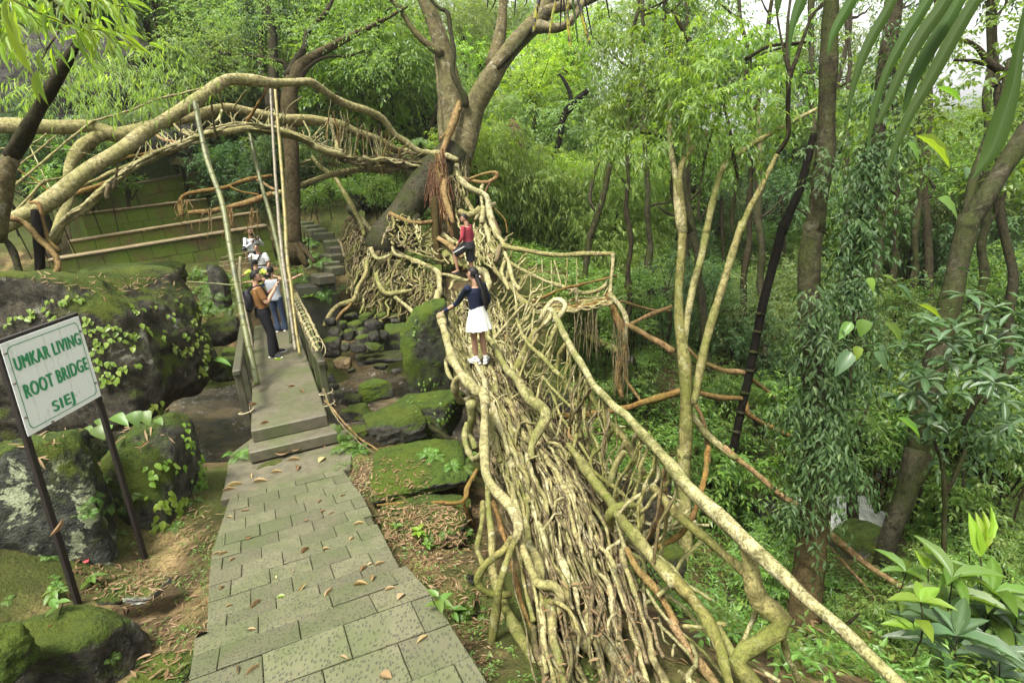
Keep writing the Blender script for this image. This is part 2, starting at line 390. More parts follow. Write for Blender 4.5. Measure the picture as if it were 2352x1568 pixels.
# far bank
tc(0, [(740, 740, 13.0), (790, 650, 14.0), (800, 560, 16.5), (870, 490, 19.0), (700, 610, 15.0), (980, 640, 15.5), (1100, 600, 16.5), (930, 700, 13.8), (1060, 480, 22)])
tc(0, [(560, 715, 13.5), (450, 715, 13.0), (300, 700, 14.0), (180, 690, 14.0), (60, 690, 13.0), (400, 650, 15.5), (560, 640, 16.5), (250, 660, 15.3), (-300, 600, 15)])
tc(0, [(480, 395, 23.5), (150, 400, 21.0), (650, 400, 22.0), (760, 430, 22.0), (-200, 330, 22)])
tc(0, [(100, 170, 23.0), (300, 150, 26.0), (-200, 100, 26), (600, 180, 34), (800, 200, 38), (950, 300, 32)])
tc(0, [(1250, 520, 26), (1250, 380, 34), (1400, 250, 46), (1150, 200, 52), (1600, 330, 48), (900, 60, 60), (500, 20, 55), (0, -50, 45)])
# right side slope
tc(0, [(1300, 850, 12.5), (1400, 760, 14.5), (1350, 640, 17), (1600, 870, 14), (1500, 700, 19), (1700, 760, 18), (1850, 900, 15.5), (2050, 960, 16), (2300, 980, 17)])
tc(0, [(2250, 1280, 8.2), (2340, 1480, 6.2), (2150, 1450, 6.6), (1850, 1420, 7.6), (1750, 1520, 6.7), (1620, 1330, 8.0), (1480, 1180, 8.6), (1350, 1060, 9.5), (2000, 1550, 6.0), (2700, 1500, 7.5)])
tc(0, [(2300, 620, 32), (2000, 600, 32), (1800, 520, 34), (2300, 450, 55), (2000, 430, 55), (2700, 480, 50)])
for (x, y, h) in ((-60, 40, 14), (-50, 80, 24), (0, 90, 20), (40, 90, 8), (70, 60, 4), (60, 20, 0), (40, -8, 2), (-40, -8, 6), (-60, 10, 12), (-22, 6, 4), (-14, 4, 2.2), (-12, 8, 1.2)):
    _tp.append((x, y, h))
_tp = np.array(_tp)
def _phi(d2): return .5 * d2 * np.log(np.maximum(d2, 1e-9))
_S = 10.0
_c = _tp[:, :2] / _S
_K = _phi(((_c[:, None] - _c[None]) ** 2).sum(-1)) + np.eye(len(_c)) * .006
_A = np.zeros((len(_c) + 3,) * 2); _A[:len(_c), :len(_c)] = _K
_A[:len(_c), len(_c):] = np.column_stack([np.ones(len(_c)), _c]); _A[len(_c):, :len(_c)] = _A[:len(_c), len(_c):].T
_W = np.linalg.solve(_A, np.concatenate([_tp[:, 2], np.zeros(3)]))
def hgt(x, y, rough=True):
    x = np.asarray(x, float); y = np.asarray(y, float); sh = x.shape
    p = np.column_stack([x.ravel(), y.ravel()]); out = np.zeros(len(p))
    for a in range(0, len(p), 20000):
        q = p[a:a + 20000] / _S
        out[a:a + 20000] = _phi(((q[:, None] - _c[None]) ** 2).sum(-1)) @ _W[:len(_c)] + _W[-3] + q @ _W[-2:]
    if rough:
        p3 = np.column_stack([p, np.zeros(len(p))])
        far = np.clip((p[:, 1] - 17) / 20, 0, 1)
        out += fbm(p3 * .9, 4) * (.10 + .5 * far) + fbm(p3 * 4, 3) * .035
    return out.reshape(sh)
ys = np.concatenate([np.arange(-6, 2, .6), np.arange(2, 9, .09), np.arange(9, 20, .2), np.arange(20, 45, .6), np.arange(45, 100, 2.5)])
xs = np.concatenate([np.arange(-62, -14, 2.0), np.arange(-14, -5, .3), np.arange(-5, 6, .09), np.arange(6, 18, .25), np.arange(18, 78, 2.0)])
XX, YY = np.meshgrid(xs, ys)
HH = hgt(XX, YY)
pL = [G(7, 1350, 1640, .33), G(7, 1385, 1330, .15), G(7, 1410, 800, -.12), G(7, 1430, 670, -.2), G(7, 1545, 320, -.35)]
pR = [G(8, 1060, 1640, .33), G(8, 560, 930, .06), G(8, 330, 500, -.12), G(8, 230, 330, -.2), G(8, 110, 120, -.35)]
pR[1:4] = [G(8, 545, 905, .13), G(8, 370, 560, -.10), G(8, 262, 330, -.22)]
pL = np.array(pL); pR = np.array(pR)
_near = .5 * (pL[0] + pR[0]); _far = .5 * (pL[-1] + pR[-1])
_ax = _far - _near; _ax[2] = 0; PLEN = np.linalg.norm(_ax); _ax /= PLEN; _rx = np.array([_ax[1], -_ax[0], 0])
def edge(E, t):      # lateral offset of an edge at distance t along the path
    d = (E - _near) @ _ax; q = (E - _near) @ _rx
    return np.interp(t, d, q)
def pathz(t): return np.interp(t, (pL - _near) @ _ax, pL[:, 2])
_pt = (XX - _near[0]) * _ax[0] + (YY - _near[1]) * _ax[1]; _pq = (XX - _near[0]) * _rx[0] + (YY - _near[1]) * _rx[1]
_el = np.interp(_pt, (pL - _near) @ _ax, (pL - _near) @ _rx); _er = np.interp(_pt, (pR - _near) @ _ax, (pR - _near) @ _rx)
_od = np.maximum(np.maximum(_el - _pq, _pq - _er), 0); _in = (_pt > -1.6) & (_pt < PLEN + .55) & (_od < .8)
HH = np.where(_in, np.minimum(HH, pathz(_pt) - .10 + np.maximum(_od - .06, 0) * .55), HH)
_i = np.arange(XX.size).reshape(XX.shape)
_Q = np.stack([_i[:-1, :-1], _i[:-1, 1:], _i[1:, 1:], _i[1:, :-1]], -1).reshape(-1, 4)
def ground_mat():
    s = NT('forest_soil'); v = s.pos()
    n1 = s.noise(v, .55, 5, .6); n2 = s.noise(v, 5, 6, .7); n3 = s.noise(v, 38, 4, .7); n4 = s.noise(v, 1.7, 4, .6)
    soil = s.ramp(n2, [(.3, (.034, .026, .013)), (.5, (.080, .058, .028)), (.7, (.15, .105, .05))])
    sand = s.ramp(n3, [(.3, (.16, .11, .05)), (.55, (.33, .24, .11)), (.8, (.40, .31, .16))])
    c = s.mix(s.ramp(n4, [(.52, 0.0), (.66, .9)]), soil, sand)
    c = s.mix(s.ramp(n1, [(.42, 0.0), (.56, .8)]), c, s.ramp(n3, [(.3, (.025, .04, .008)), (.7, (.07, .095, .016))]))
    c = s.mix(s.ramp(n3, [(.25, .8), (.45, 0.0)]), c, (.03, .02, .012))
    g = s.n("ShaderNodeNewGeometry"); sx = s.n("ShaderNodeSeparateXYZ"); s.l(g.outputs['Position'], sx.inputs[0])
    far = s.n("ShaderNodeMapRange"); far.inputs[1].default_value = 17; far.inputs[2].default_value = 24; s.l(sx.outputs['Y'], far.inputs[0])
    c = s.mix(far.outputs[0], c, s.ramp(n2, [(.3, (.02, .035, .008)), (.7, (.06, .085, .02))]))
    c = s.mix(1.0, c, (.75, .75, .75), 'MULTIPLY'); s.bump(s.math('ADD', n2, s.math('MULTIPLY', n3, .6)), .9, .04)
    return s.fin(c, .9, .1)
M['ground'] = ground_mat()
ground = link('ground', mesh_np('ground', np.stack([XX, YY, HH], -1), _Q, None, True, [M['ground']]))
tag(ground, kind='structure')

# ---------------------------------------------------------------- stream
def water_mat():
    s = NT('stream_water'); v = s.pos()
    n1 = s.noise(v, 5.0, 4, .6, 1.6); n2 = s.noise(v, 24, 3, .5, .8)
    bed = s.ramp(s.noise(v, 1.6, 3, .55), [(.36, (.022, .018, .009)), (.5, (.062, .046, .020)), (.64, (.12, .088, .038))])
    foam = s.ramp(s.math('MULTIPLY', n1, s.noise(v, 1.1, 3)), [(.345, 0.0), (.40, .75)])  # foam flecks; the same white also paints glints on the water
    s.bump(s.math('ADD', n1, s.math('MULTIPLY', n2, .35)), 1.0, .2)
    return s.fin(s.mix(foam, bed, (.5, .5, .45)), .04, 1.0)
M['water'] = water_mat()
gx, gy = np.meshgrid(np.arange(-15, 1.2, .09), np.arange(5.5, 17.5, .09))
wz = WATER + np.where(gx > .5, -(gx - .5) * .30, 0) + np.where(gx < -5, (-5 - gx) * .06, 0) + fbm(np.stack([gx * 1.7, gy * 1.7, gx * 0], -1), 3) * .05 + fbm(np.stack([gx * 3.2, gy * 7, gx * 0], -1), 2) * .028
_i = np.arange(gx.size).reshape(gx.shape)
_wq = np.stack([_i[:-1, :-1], _i[:-1, 1:], _i[1:, 1:], _i[1:, :-1]], -1).reshape(-1, 4)
_dry = (hgt(gx, gy) > wz + .12).ravel() | (gx.ravel() > .9)
_wq = _wq[~_dry[_wq].all(1) & ~(gx.ravel()[_wq] > .9).any(1)]
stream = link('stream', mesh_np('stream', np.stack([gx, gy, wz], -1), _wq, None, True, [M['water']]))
tag(stream, kind='structure')
# white water lower down to the right
def foam_mat():
    s = NT('white_water'); v = s.pos()
    n1 = s.noise(v, 5.0, 5, .7, 1.0); n2 = s.noise(v, 22, 3, .6)
    c = s.ramp(n1, [(.30, (.14, .14, .12)), (.42, (.6, .61, .58)), (.55, (.88, .88, .86))])
    s.bump(s.math('ADD', n1, n2), .6, .06)
    return s.fin(c, .25, .5)
M['foam'] = foam_mat()
_cr = [P(9, 930, 520, 10.4), P(9, 1100, 500, 10.6), P(9, 1250, 500, 10.9), P(9, 1480, 490, 11.6)]
V = []; nn = 26
ctr = catmull(np.array(_cr), nn)
for i in range(nn):
    for j in range(12):
        o_ = (j / 11 - .5) * 1.3
        p = ctr[i] + np.array([-.15, 1, 0]) * o_
        V.append((p[0], p[1], p[2] + o_ * .32 + float(fbm(p * 3.0, 3)) * .10 + .06))
_i = np.arange(nn * 12).reshape(nn, 12)
tag(link('rapids', mesh_np('rapids', V, np.stack([_i[:-1, :-1], _i[1:, :-1], _i[1:, 1:], _i[:-1, 1:]], -1).reshape(-1, 4), None, True, [M['foam']])), kind='structure')

# ---------------------------------------------------------------- paved footpath
def paver_mat():
    s = NT('pitted_paver'); v = s.pos()
    m = s.n("ShaderNodeMapping"); m.inputs['Scale'].default_value = (1, .45, 1); s.l(v, m.inputs[0])
    oi = s.n("ShaderNodeObjectInfo")
    m.inputs['Rotation'].default_value = (0, 0, .6)
    vo = s.n("ShaderNodeTexVoronoi"); vo.inputs['Scale'].default_value = 62; s.l(m.outputs[0], vo.inputs['Vector'])
    nz = s.noise(v, 4.5, 4, .6); n2 = s.noise(v, 1.5, 4, .6); n3 = s.noise(v, 90, 3)
    base = s.mix(s.noise(v, 9, 4), (.060, .060, .030), (.108, .104, .056))
    hv = s.n("ShaderNodeHueSaturation"); s.l(base, hv.inputs['Color'])
    mr = s.n("ShaderNodeMapRange"); mr.inputs[3].default_value = .75; mr.inputs[4].default_value = 1.15; s.l(oi.outputs['Random'], mr.inputs[0]); s.l(mr.outputs[0], hv.inputs['Value'])
    pit = s.math('MULTIPLY', s.ramp(vo.outputs['Distance'], [(.16, 1.0), (.42, 0.0)]), s.ramp(s.math('ADD', nz, s.math('MULTIPLY', oi.outputs['Random'], .2)), [(.30, .25), (.5, 1.0)]))
    c = s.mix(s.math('MULTIPLY', pit, .95), hv.outputs[0], (.045, .045, .035))
    c = s.mix(s.ramp(n2, [(.44, 0.0), (.64, .65)]), c, (.045, .06, .016))
    s.bump(s.math('SUBTRACT', s.math('MULTIPLY', n3, .15), pit), .8, .006)
    return s.fin(c, .72, .35)
M['paver'] = paver_mat()
def concrete(name, base, moss=.4):
    s = NT(name); v = s.pos(); base = tuple(x * .8 for x in base)
    n1 = s.noise(v, 1.6, 5, .6); n2 = s.noise(v, 9, 5, .65); n3 = s.noise(v, 70, 3)
    c = s.ramp(n2, [(.3, tuple(x * .55 for x in base)), (.52, base), (.72, tuple(x * 1.25 for x in base))])
    c = s.mix(s.ramp(n1, [(.45, 0.0), (.62, moss)]), c, (.05, .065, .016))
    c = s.mix(s.ramp(n3, [(.3, .5), (.45, 0.0)]), c, tuple(x * .4 for x in base))
    s.bump(s.math('ADD', n2, s.math('MULTIPLY', n3, .4)), .4, .01)
    return s.fin(c, .6, .4)
M['concrete'] = concrete('wet_concrete', (.105, .094, .058), .6)
M['concrete_dark'] = concrete('dark_concrete', (.040, .037, .026), .55)
M['concrete_moss'] = concrete('mossy_concrete', (.06, .055, .032), .85)
footpath = thing('footpath', None, None, (0, 0, 0)); footpath['kind'] = 'structure'
prng = np.random.default_rng(3)
t = -1.0; row = 0
SK = -.10             # rows run slightly askew
while t < PLEN - .02:
    d = .285 if t < 1.2 else .27
    if t + d > PLEN: d = PLEN - t
    a, b = edge(pL, t + d / 2), edge(pR, t + d / 2)
    if t < .75: a -= .05; b += .03
    lift = .07 if t < .75 else 0.0
    wd = .44 if t < .75 else .31; q = a - (row % 2) * wd * .5 - prng.random() * .08
    while q < b - .04:
        q0, q1 = max(q, a), min(q + wd * prng.uniform(.92, 1.08), b)
        q = q + wd if q1 - q0 < .02 else q1
        if q1 - q0 < .08: continue
        e = .005; ends = []
        for tt in (t + .0025, t + d - .0025):
            t0_, t1_ = tt + SK * q0, tt + SK * q1
            x0 = q0 + .0025 if q0 > a + .01 else edge(pL, t0_) - (.05 if t < .75 else 0)
            x1 = q1 - .0025 if q1 < b - .01 else edge(pR, t1_) + (.03 if t < .75 else 0)
            ends.append([(x0, t0_), (x1, t1_)])
        cs = [ends[0][0], ends[0][1], ends[1][1], ends[1][0]]; jz = prng.normal(0, .004); jt = prng.normal(0, .006, 2)
        ring = lambda ins, dz: [_near * [1, 1, 0] + _ax * (c_[1] + ins * (1 if i < 2 else -1)) + _rx * (c_[0] + ins * (1 if i in (0, 3) else -1)) + [0, 0, float(pathz(c_[1])) + lift + jz + jt[0] * (c_[0] - q0) + dz] for i, c_ in enumerate(cs)]
        V = ring(e, 0) + ring(0, -e) + ring(0, -.10)
        Q_ = [(0, 1, 2, 3)] + [(4 * k + i, 4 * k + 4 + i, 4 * k + 4 + (i + 1) % 4, 4 * k + (i + 1) % 4) for k in (0, 1) for i in range(4)]
        MB().add(V, Q_).build('paver', M['paver'], footpath, False)
    t += d; row += 1
# bedding under the pavers
mb = MB(); V = []
for tt in np.linspace(-1.0, PLEN, 14):
    z = float(pathz(tt)) - .03
    a, b = edge(pL, tt) + .015, edge(pR, tt) - .015
    for q, dz in ((a, -.5), (a, 0), (b, 0), (b, -.5)): V.append(_near * [1, 1, 0] + _ax * tt + _rx * q + np.array([0, 0, z + dz]))
Q = []
for i in range(13):
    for j in range(3): Q.append((i * 4 + j, i * 4 + j + 1, i * 4 + 5 + j, i * 4 + 4 + j))
mb.add(V, Q).build('bedding', M['concrete_moss'], footpath, False)
# concrete landing in front of the footbridge
sL, sR = G(4, 1640, 1530, -.34), G(4, 2265, 1470, -.34)
lb, rb_ = G(4, 1440, 1690, -.35), G(4, 2352, 1650, -.35)
def prism(poly, h, mat, name, parent, bev=0.0):
    """slab: polygon (n,3) top outline, thickness h"""
    poly = np.asarray(poly, float); n = len(poly)
    bm = bmesh.new(); off = np.array(parent_world(parent)) if parent is not None else 0
    vs = [bm.verts.new(p - off) for p in poly]; f = bm.faces.new(vs); f.normal_update()
    if f.normal.z < 0: f.normal_flip()
    r = bmesh.ops.extrude_face_region(bm, geom=[f])
    for v in r['geom']:
        if isinstance(v, bmesh.types.BMVert): v.co.z -= 0
    top = [v for v in r['geom'] if isinstance(v, bmesh.types.BMVert)]
    for v in vs: v.co.z -= h
    bmesh.ops.recalc_face_normals(bm, faces=bm.faces)
    if bev: bmesh.ops.bevel(bm, geom=list(bm.edges), offset=bev, segments=2, affect='EDGES', profile=.6)
    me = bpy.data.meshes.new(name); bm.to_mesh(me); bm.free(); me.materials.append(mat)
    return link(name, me, parent)
lo = [pL[-1] + [-.10, -.03, -.012], pR[-1] + [.12, -.03, -.012], sR + [.22, -.02, -.012], sR + [.2, .5, -.012], sL + [-.12, .5, -.012], sL + [-.2, 0, -.012], pL[-1] + [-.2, .25, -.012]]
landing = prism(lo, .35, M['concrete'], 'landing', None, .012); tag(landing, kind='structure')

# ---------------------------------------------------------------- concrete footbridge
dNL, dNR = G(4, 1685, 1360, 0), G(4, 2205, 1290, 0)
_dc = .5 * (dNL + dNR); dFar = G(0, 630, 742, -.15)
dax = (dFar - _dc); DLEN = np.linalg.norm(dax[:2]); dax = norm(dax); drx = norm(np.array([dax[1], -dax[0], 0])); dup = np.cross(drx, dax)
DW = np.linalg.norm(dNR - dNL) * .97
DA = np.array([drx, dax, dup])
fb = thing('concrete_footbridge', 'narrow grey concrete footbridge with two entry steps crossing the stream', 'footbridge', _dc)
def dk(q, t_, h=0.0): return _dc + drx * q + dax * t_ + dup * h
MB().box(dk(0, DLEN / 2, -.09), DW, DLEN, .18, DA, .015).build('deck', M['concrete'], fb, False)
MB().box(dk(0.02, -.11, -.26), DW + .16, .36, .16, DA, .015).build('step', M['concrete'], fb, False)
MB().box(dk(0, .35, -.85), DW * .96, .7, 1.3, DA, .02).build('abutment', M['concrete_dark'], fb, False)
MB().box(dk(0, DLEN - .3, -.95), DW + .3, .6, 1.5, DA, .02).build('abutment', M['concrete_dark'], fb, False)
for sd_, q in ((-1, -DW / 2 - .065), (1, DW / 2 + .065)):
    t0 = .75 if sd_ < 0 else .45
    n_ = 6
    for i in range(n_):
        tt = t0 + (DLEN - t0 - .5) * i / (n_ - 1)
        MB().box(dk(q, tt, .22), .10, .11, .82, DA, .012).build('post', M['concrete_moss'], fb, False)
    L_ = DLEN - t0 - .3
    MB().box(dk(q, t0 + L_ / 2 - .08, .66), .11, L_ + .1, .085, DA, .014).build('handrail', M['concrete_moss'], fb, False)

# ---------------------------------------------------------------- rocks
_ICO = {}
def ico(sub):
    if sub not in _ICO:
        bm = bmesh.new(); bmesh.ops.create_icosphere(bm, subdivisions=sub, radius=1)
        V = np.array([v.co[:] for v in bm.verts]); T = np.array([[v.index for v in f.verts] for f in bm.faces]); bm.free(); _ICO[sub] = (norm(V), T)
    return _ICO[sub]
def rock_mesh(half, seed, sub=4, boxy=.75, rough=.07, planes=16, yaw=0.0, flat=0.0):
    rng = np.random.default_rng(seed); D, T = ico(sub)
    N = norm(rng.normal(0, 1, (planes, 3)))
    N = np.vstack([N, np.array([[1, 0, 0], [-1, 0, 0], [0, 1, 0], [0, -1, 0], [0, 0, 1], [0, 0, -1]]) + rng.normal(0, .16, (6, 3))]); N = norm(N)
    off = np.concatenate([rng.uniform(.92, 1.35, planes), rng.uniform(.72, .95, 6)])
    d = D @ N.T; r = np.where(d > .02, off / np.maximum(d, .02), 9).copy()
    r = -np.log(np.exp(-r * 14).sum(1)) / 14 if boxy > .5 else r.min(1)
    r = np.minimum(r, 1.5)
    V = D * r[:, None]
    V += D * (fbm(V * 1.6 + seed, 4) * rough * 1.9 + fbm(V * 5.5 + seed * 3, 4) * rough * 1.3)[:, None]
    lay = np.sin(V[:, 2] * 9 + fbm(V * 1.5 + seed, 3) * 5)          # bedding ledges
    V[:, :2] *= (1 + lay * rough * .25)[:, None]
    mx = np.abs(V).max(0); V = V / mx * half
    c, s_ = math.cos(yaw), math.sin(yaw)
    V = np.column_stack([V[:, 0] * c - V[:, 1] * s_, V[:, 0] * s_ + V[:, 1] * c, V[:, 2]])
    return V, T
def rock(name, label, k, bb, z, mat, seed, ratio=.8, sub=4, rough=.07, yaw=0.0, group=None, hmin=.3, kind='rock'):
    x0, y0, x1, y1 = bb; s = _ZF[k][2]
    hx = (x1 - x0) * s / FPX * z / 2; ha = (y1 - y0) * s / FPX * z
    hy = hx * ratio
    c = P(k, (x0 + x1) / 2, (y0 + y1) / 2, z)
    d = norm(c - EYE); sn = -d[2]; cs = math.sqrt(1 - sn * sn)
    hz = max((ha - 1.5 * hy * sn) / (2 * cs), ha * hmin)
    V, T = rock_mesh(np.array([hx, hy, hz]), seed, sub, .75, rough, 16, yaw)
    c = c + np.array([d[0], d[1], 0]) * hy * .5
    o = link(name, mesh_np(name, V, None, T, True, [M[mat]]), None, tuple(c))
    tag(o, label, kind, group)
    return o
rock('boulder', 'huge dark mossy boulder behind the sign, at the left edge', 0, (-190, 640, 468, 985), 8.2, 'rock_big', 11, .55, 6, .055, 0, None, .6, 'boulder')
rock('boulder', 'flat mossy boulder top strewn with leaves, beyond the huge boulder', 0, (225, 592, 440, 690), 10.6, 'rock_moss', 12, .8, 5)
rock('boulder', 'rounded grey boulder with pale lichen crust behind the front sign post', 0, (-120, 965, 252, 1440), 5.0, 'rock_lichen', 13, .62, 6, .05, .15, None, .5, 'boulder')
rock('boulder', 'green mossy boulder behind the second sign post', 0, (255, 962, 466, 1300), 5.9, 'rock_moss', 14, .95, 5, .06, -.2, None, .5, 'boulder')
rock('boulder', 'angular mossy block at the bottom left beside the sandy ground', 0, (18, 1395, 330, 1640), 3.75, 'rock_moss', 15, .6, 5, .05, .12, None, .4, 'boulder')
rock('boulder', 'bright moss covered rock in the bottom left corner', 0, (-170, 1440, 82, 1660), 3.1, 'rock_green', 16, .8, 5, .05, .2, None, .4, 'boulder')
rock('rock', 'small whitish lichen covered rock on the soil between sign and path', 7, (840, 890, 1125, 1050), 4.5, 'rock_pale', 17, .8, 4)
rock('rock', 'dark low rock touching the whitish lichen rock', 7, (690, 930, 900, 1070), 4.45, 'rock_moss', 18, .8, 4)
rock('rock', 'flat grey stone sunk in the sand beside the path edge', 7, (930, 1420, 1330, 1600), 3.4, 'rock_moss', 19, .8, 4, .06, 0, None, .15)
rock('boulder', 'tall sloping moss covered boulder under the root bridge', 5, (500, 560, 900, 1180), 9.4, 'rock_green', 21, .85, 5, .05, .35, None, .6, 'boulder')
rock('boulder', 'pointed bright green mossy boulder standing in the stream', 5, (210, 1030, 450, 1225), 9.8, 'rock_green', 22, .9, 5, .05, .5)
rock('boulder', 'broad dark green slab against the left side of the root bridge', 5, (420, 1150, 990, 1480), 7.7, 'rock_green', 23, .8, 5, .05, -.1, None, .5, 'boulder')
rock('boulder', 'angular grey and green boulder in the middle of the stream rocks', 5, (270, 1215, 700, 1540), 7.2, 'rock_moss', 24, .8, 5, .06, .3)
rock('boulder', 'grey mossy boulder beside the footbridge step', 5, (100, 1200, 330, 1345), 8.3, 'rock_moss', 25, .9, 4)
rock('rock', 'low dark rock beneath the mid stream boulder', 5, (150, 1340, 340, 1450), 7.6, 'rock_moss', 26, .9, 4)
rock('rock', 'small mossy rock left of the pointed green boulder', 5, (110, 1130, 250, 1230), 9.4, 'rock_wet', 27, .9, 4)
rock('rock', 'long flat wet grey rock at the water edge', 5, (170, 855, 560, 950), 11.6, 'rock_wet', 28, .7, 4)
rock('rock', 'brown bare rock at the edge of the stream', 5, (60, 885, 185, 985), 11.2, 'rock_brown', 29, .9, 4)
rock('boulder', 'square dark mossy boulder below the tangled roots', 5, (390, 650, 590, 870), 12.0, 'rock_moss', 30, .8, 4)
rock('boulder', 'big green mossy boulder beside the footbridge railing', 5, (-40, 745, 112, 910), 11.4, 'rock_moss', 31, .9, 4)
rock('boulder', 'green rock in the stream left of the footbridge', 4, (1380, 880, 1660, 1070), 10.2, 'rock_moss', 32, .8, 4)
rock('boulder', 'dark overhanging rock left of the footbridge under the ferns', 4, (1390, 610, 1640, 830), 11.6, 'rock_big', 33, .8, 4)
rock('boulder', 'small green topped boulder between dark rock and footbridge', 4, (1490, 820, 1640, 905), 10.8, 'rock_green', 34, .8, 4)
rrng = np.random.default_rng(77)
_pile = [(20, 690, 110, 790), (90, 640, 160, 700), (160, 640, 260, 720), (270, 640, 390, 740), (120, 700, 200, 780), (210, 690, 290, 760), (280, 710, 370, 800), (200, 740, 300, 810),
         (110, 790, 170, 860), (170, 790, 270, 870), (260, 790, 370, 860), (60, 720, 130, 780), (370, 700, 430, 780), (230, 590, 330, 650), (340, 590, 430, 650), (130, 590, 220, 640), (430, 600, 520, 660), (500, 660, 600, 750), (0, 620, 80, 690)]
for i, b in enumerate(_pile):
    rock('stone', 'round dark wet mossy stone in the pile below the tangled roots', 5, b, 12.9 - (b[3] - 600) * .006, 'rock_moss' if i % 3 else 'rock_wet', 200 + i, .9, 3, .05, rrng.random() * 3, 'round stones piled along the stream', .5, 'stone')
_strm = [(0, 990, 70, 1080), (20, 1060, 100, 1120), (330, 930, 430, 975), (-60, 930, 20, 1000), (150, 960, 210, 1000), (450, 960, 520, 1010), (60, 1110, 130, 1180), (-30, 1180, 60, 1260)]
for i, b in enumerate(_strm):
    rock('stone', 'small dark wet stone lying in the shallow stream', 5, b, 10.4 - (b[3] - 950) * .006, 'rock_wet', 240 + i, .9, 3, .05, rrng.random() * 3, 'wet stones in the stream', .4, 'stone')
# mossy slabs on the near bank
rock('boulder', 'flat bright moss slab beside the path, strewn with dry leaves', 8, (250, 15, 980, 370), 6.0, 'rock_green', 41, .95, 5, .05, .1, None, .15, 'boulder')
rock('boulder', 'lower leaf strewn mossy bank rock beside the root bridge', 8, (310, 385, 1060, 720), 5.3, 'rock_moss', 42, .8, 5, .07, -.1, None, .3, 'boulder')
rock('rock', 'dark slab behind the flat moss slab', 8, (760, -50, 1010, 90), 6.9, 'rock_wet', 43, .8, 4)
rock('rock', 'small upright grey stone on the leaf litter', 8, (955, 810, 1010, 915), 4.4, 'rock_moss', 44, .8, 3)
rock('rock', 'low mossy stone on the litter beside the root bridge foot', 8, (870, 960, 1040, 1180), 4.1, 'rock_moss', 45, .8, 4)
# right valley boulders
rock('boulder', 'large moss topped boulder behind the dark bamboo stem', 6, (150, 1180, 640, 1567), 11.6, 'rock_moss', 51, .8, 5, .06, 0, None, .5, 'boulder')
rock('boulder', 'dark wet boulder below the sloping orange root', 9, (380, 60, 700, 260), 10.8, 'rock_wet', 52, .8, 4)
rock('boulder', 'long mossy boulder just left of the vine covered trunk', 9, (400, 200, 880, 500), 9.8, 'rock_moss', 53, .7, 5, .06, 0, None, .5, 'boulder')
rock('boulder', 'pale flat topped rock hidden behind the leaves at right', 9, (1270, -20, 1560, 240), 13.0, 'rock_pale', 54, .8, 4)
rock('boulder', 'pale grey wet rock beside the white water', 9, (1170, 320, 1430, 480), 11.8, 'rock_pale', 55, .8, 4)
rock('boulder', 'rounded mossy boulder below the white water', 9, (1000, 555, 1420, 930), 9.3, 'rock_moss', 56, .8, 5, .05, .3, None, .6, 'boulder')
rock('boulder', 'green mossy mound with small ferns at the bottom right', 9, (880, 1270, 1500, 1700), 5.6, 'rock_green', 57, .8, 5, .06, 0, None, .5, 'boulder')
rock('boulder', 'dark green rock behind the looped root at the lower right', 9, (330, 930, 560, 1270), 7.5, 'rock_moss', 58, .8, 4)
rock('boulder', 'grey green rock beneath the root bridge railing', 8, (1980, 120, 2330, 640), 7.6, 'rock_big', 59, .8, 5, .06, .2, None, .6, 'boulder')
rock('boulder', 'dark rock in shade below the low handrail roots', 8, (2150, 640, 2420, 960), 6.6, 'rock_big', 60, .8, 4)
rock('rock', 'grey rock on the slope behind the orange hanging root', 5, (2020, 850, 2150, 1050), 12.6, 'rock_pale', 61, .8, 4)
rock('rock', 'small mossy rock on the right slope near the bank', 9, (210, 840, 420, 1000), 8.6, 'rock_moss', 62, .8, 4)
rock('boulder', 'dark shaded rock under the middle of the root bridge', 12, (1080, 780, 1420, 1180), 8.9, 'rock_wet', 63, .8, 4)
rock('boulder', 'rounded weathered stone post at the far end of the footbridge', 4, (1415, 330, 1535, 520), 13.2, 'rock_moss', 64, .9, 4, .03, 0, None, .9)

# ---------------------------------------------------------------- terraced wall on the far bank
def wall_mat():
    s = NT('mossy_block_wall'); v = s.pos()
    n1 = s.noise(v, .9, 5, .6, .3); n2 = s.noise(v, 6, 5, .7); n3 = s.noise(v, 40, 3)
    c = s.ramp(n2, [(.3, (.04, .032, .016)), (.6, (.10, .078, .035))])
    mo = s.ramp(n3, [(.3, (.05, .085, .008)), (.7, (.12, .17, .016))])
    c = s.mix(s.ramp(n1, [(.32, 0.0), (.5, .95)]), c, mo)
    c = s.mix(s.ramp(s.noise(v, 1.1, 5, .65), [(.50, 0.0), (.62, .85)]), c, s.mix(n2, (.05, .035, .015), (.16, .11, .045)))
    s.bump(n2, .6, .02)
    return s.fin(c, .85, .3)
M['wall'] = wall_mat()
M['ledge'] = concrete('sandy_ledge', (.22, .165, .085), .25)
terr = thing('terrace_wall', 'stepped green mossy block wall with sandy ledges on the far bank', 'wall', P(11, 900, 1400, 16))
_tiers = [  # (left x, y, z), (right x, y, z) of the front top edge in zoom 11, height m
    ((560, 905, 17.6), (1475, 742, 21.0), .95), ((560, 1048, 16.7), (1440, 945, 19.6), .95), ((470, 1243, 15.7), (1800, 1035, 18.6), .95),
    ((330, 1372, 14.8), (1860, 1130, 17.6), 1.7)]
wrng = np.random.default_rng(8)
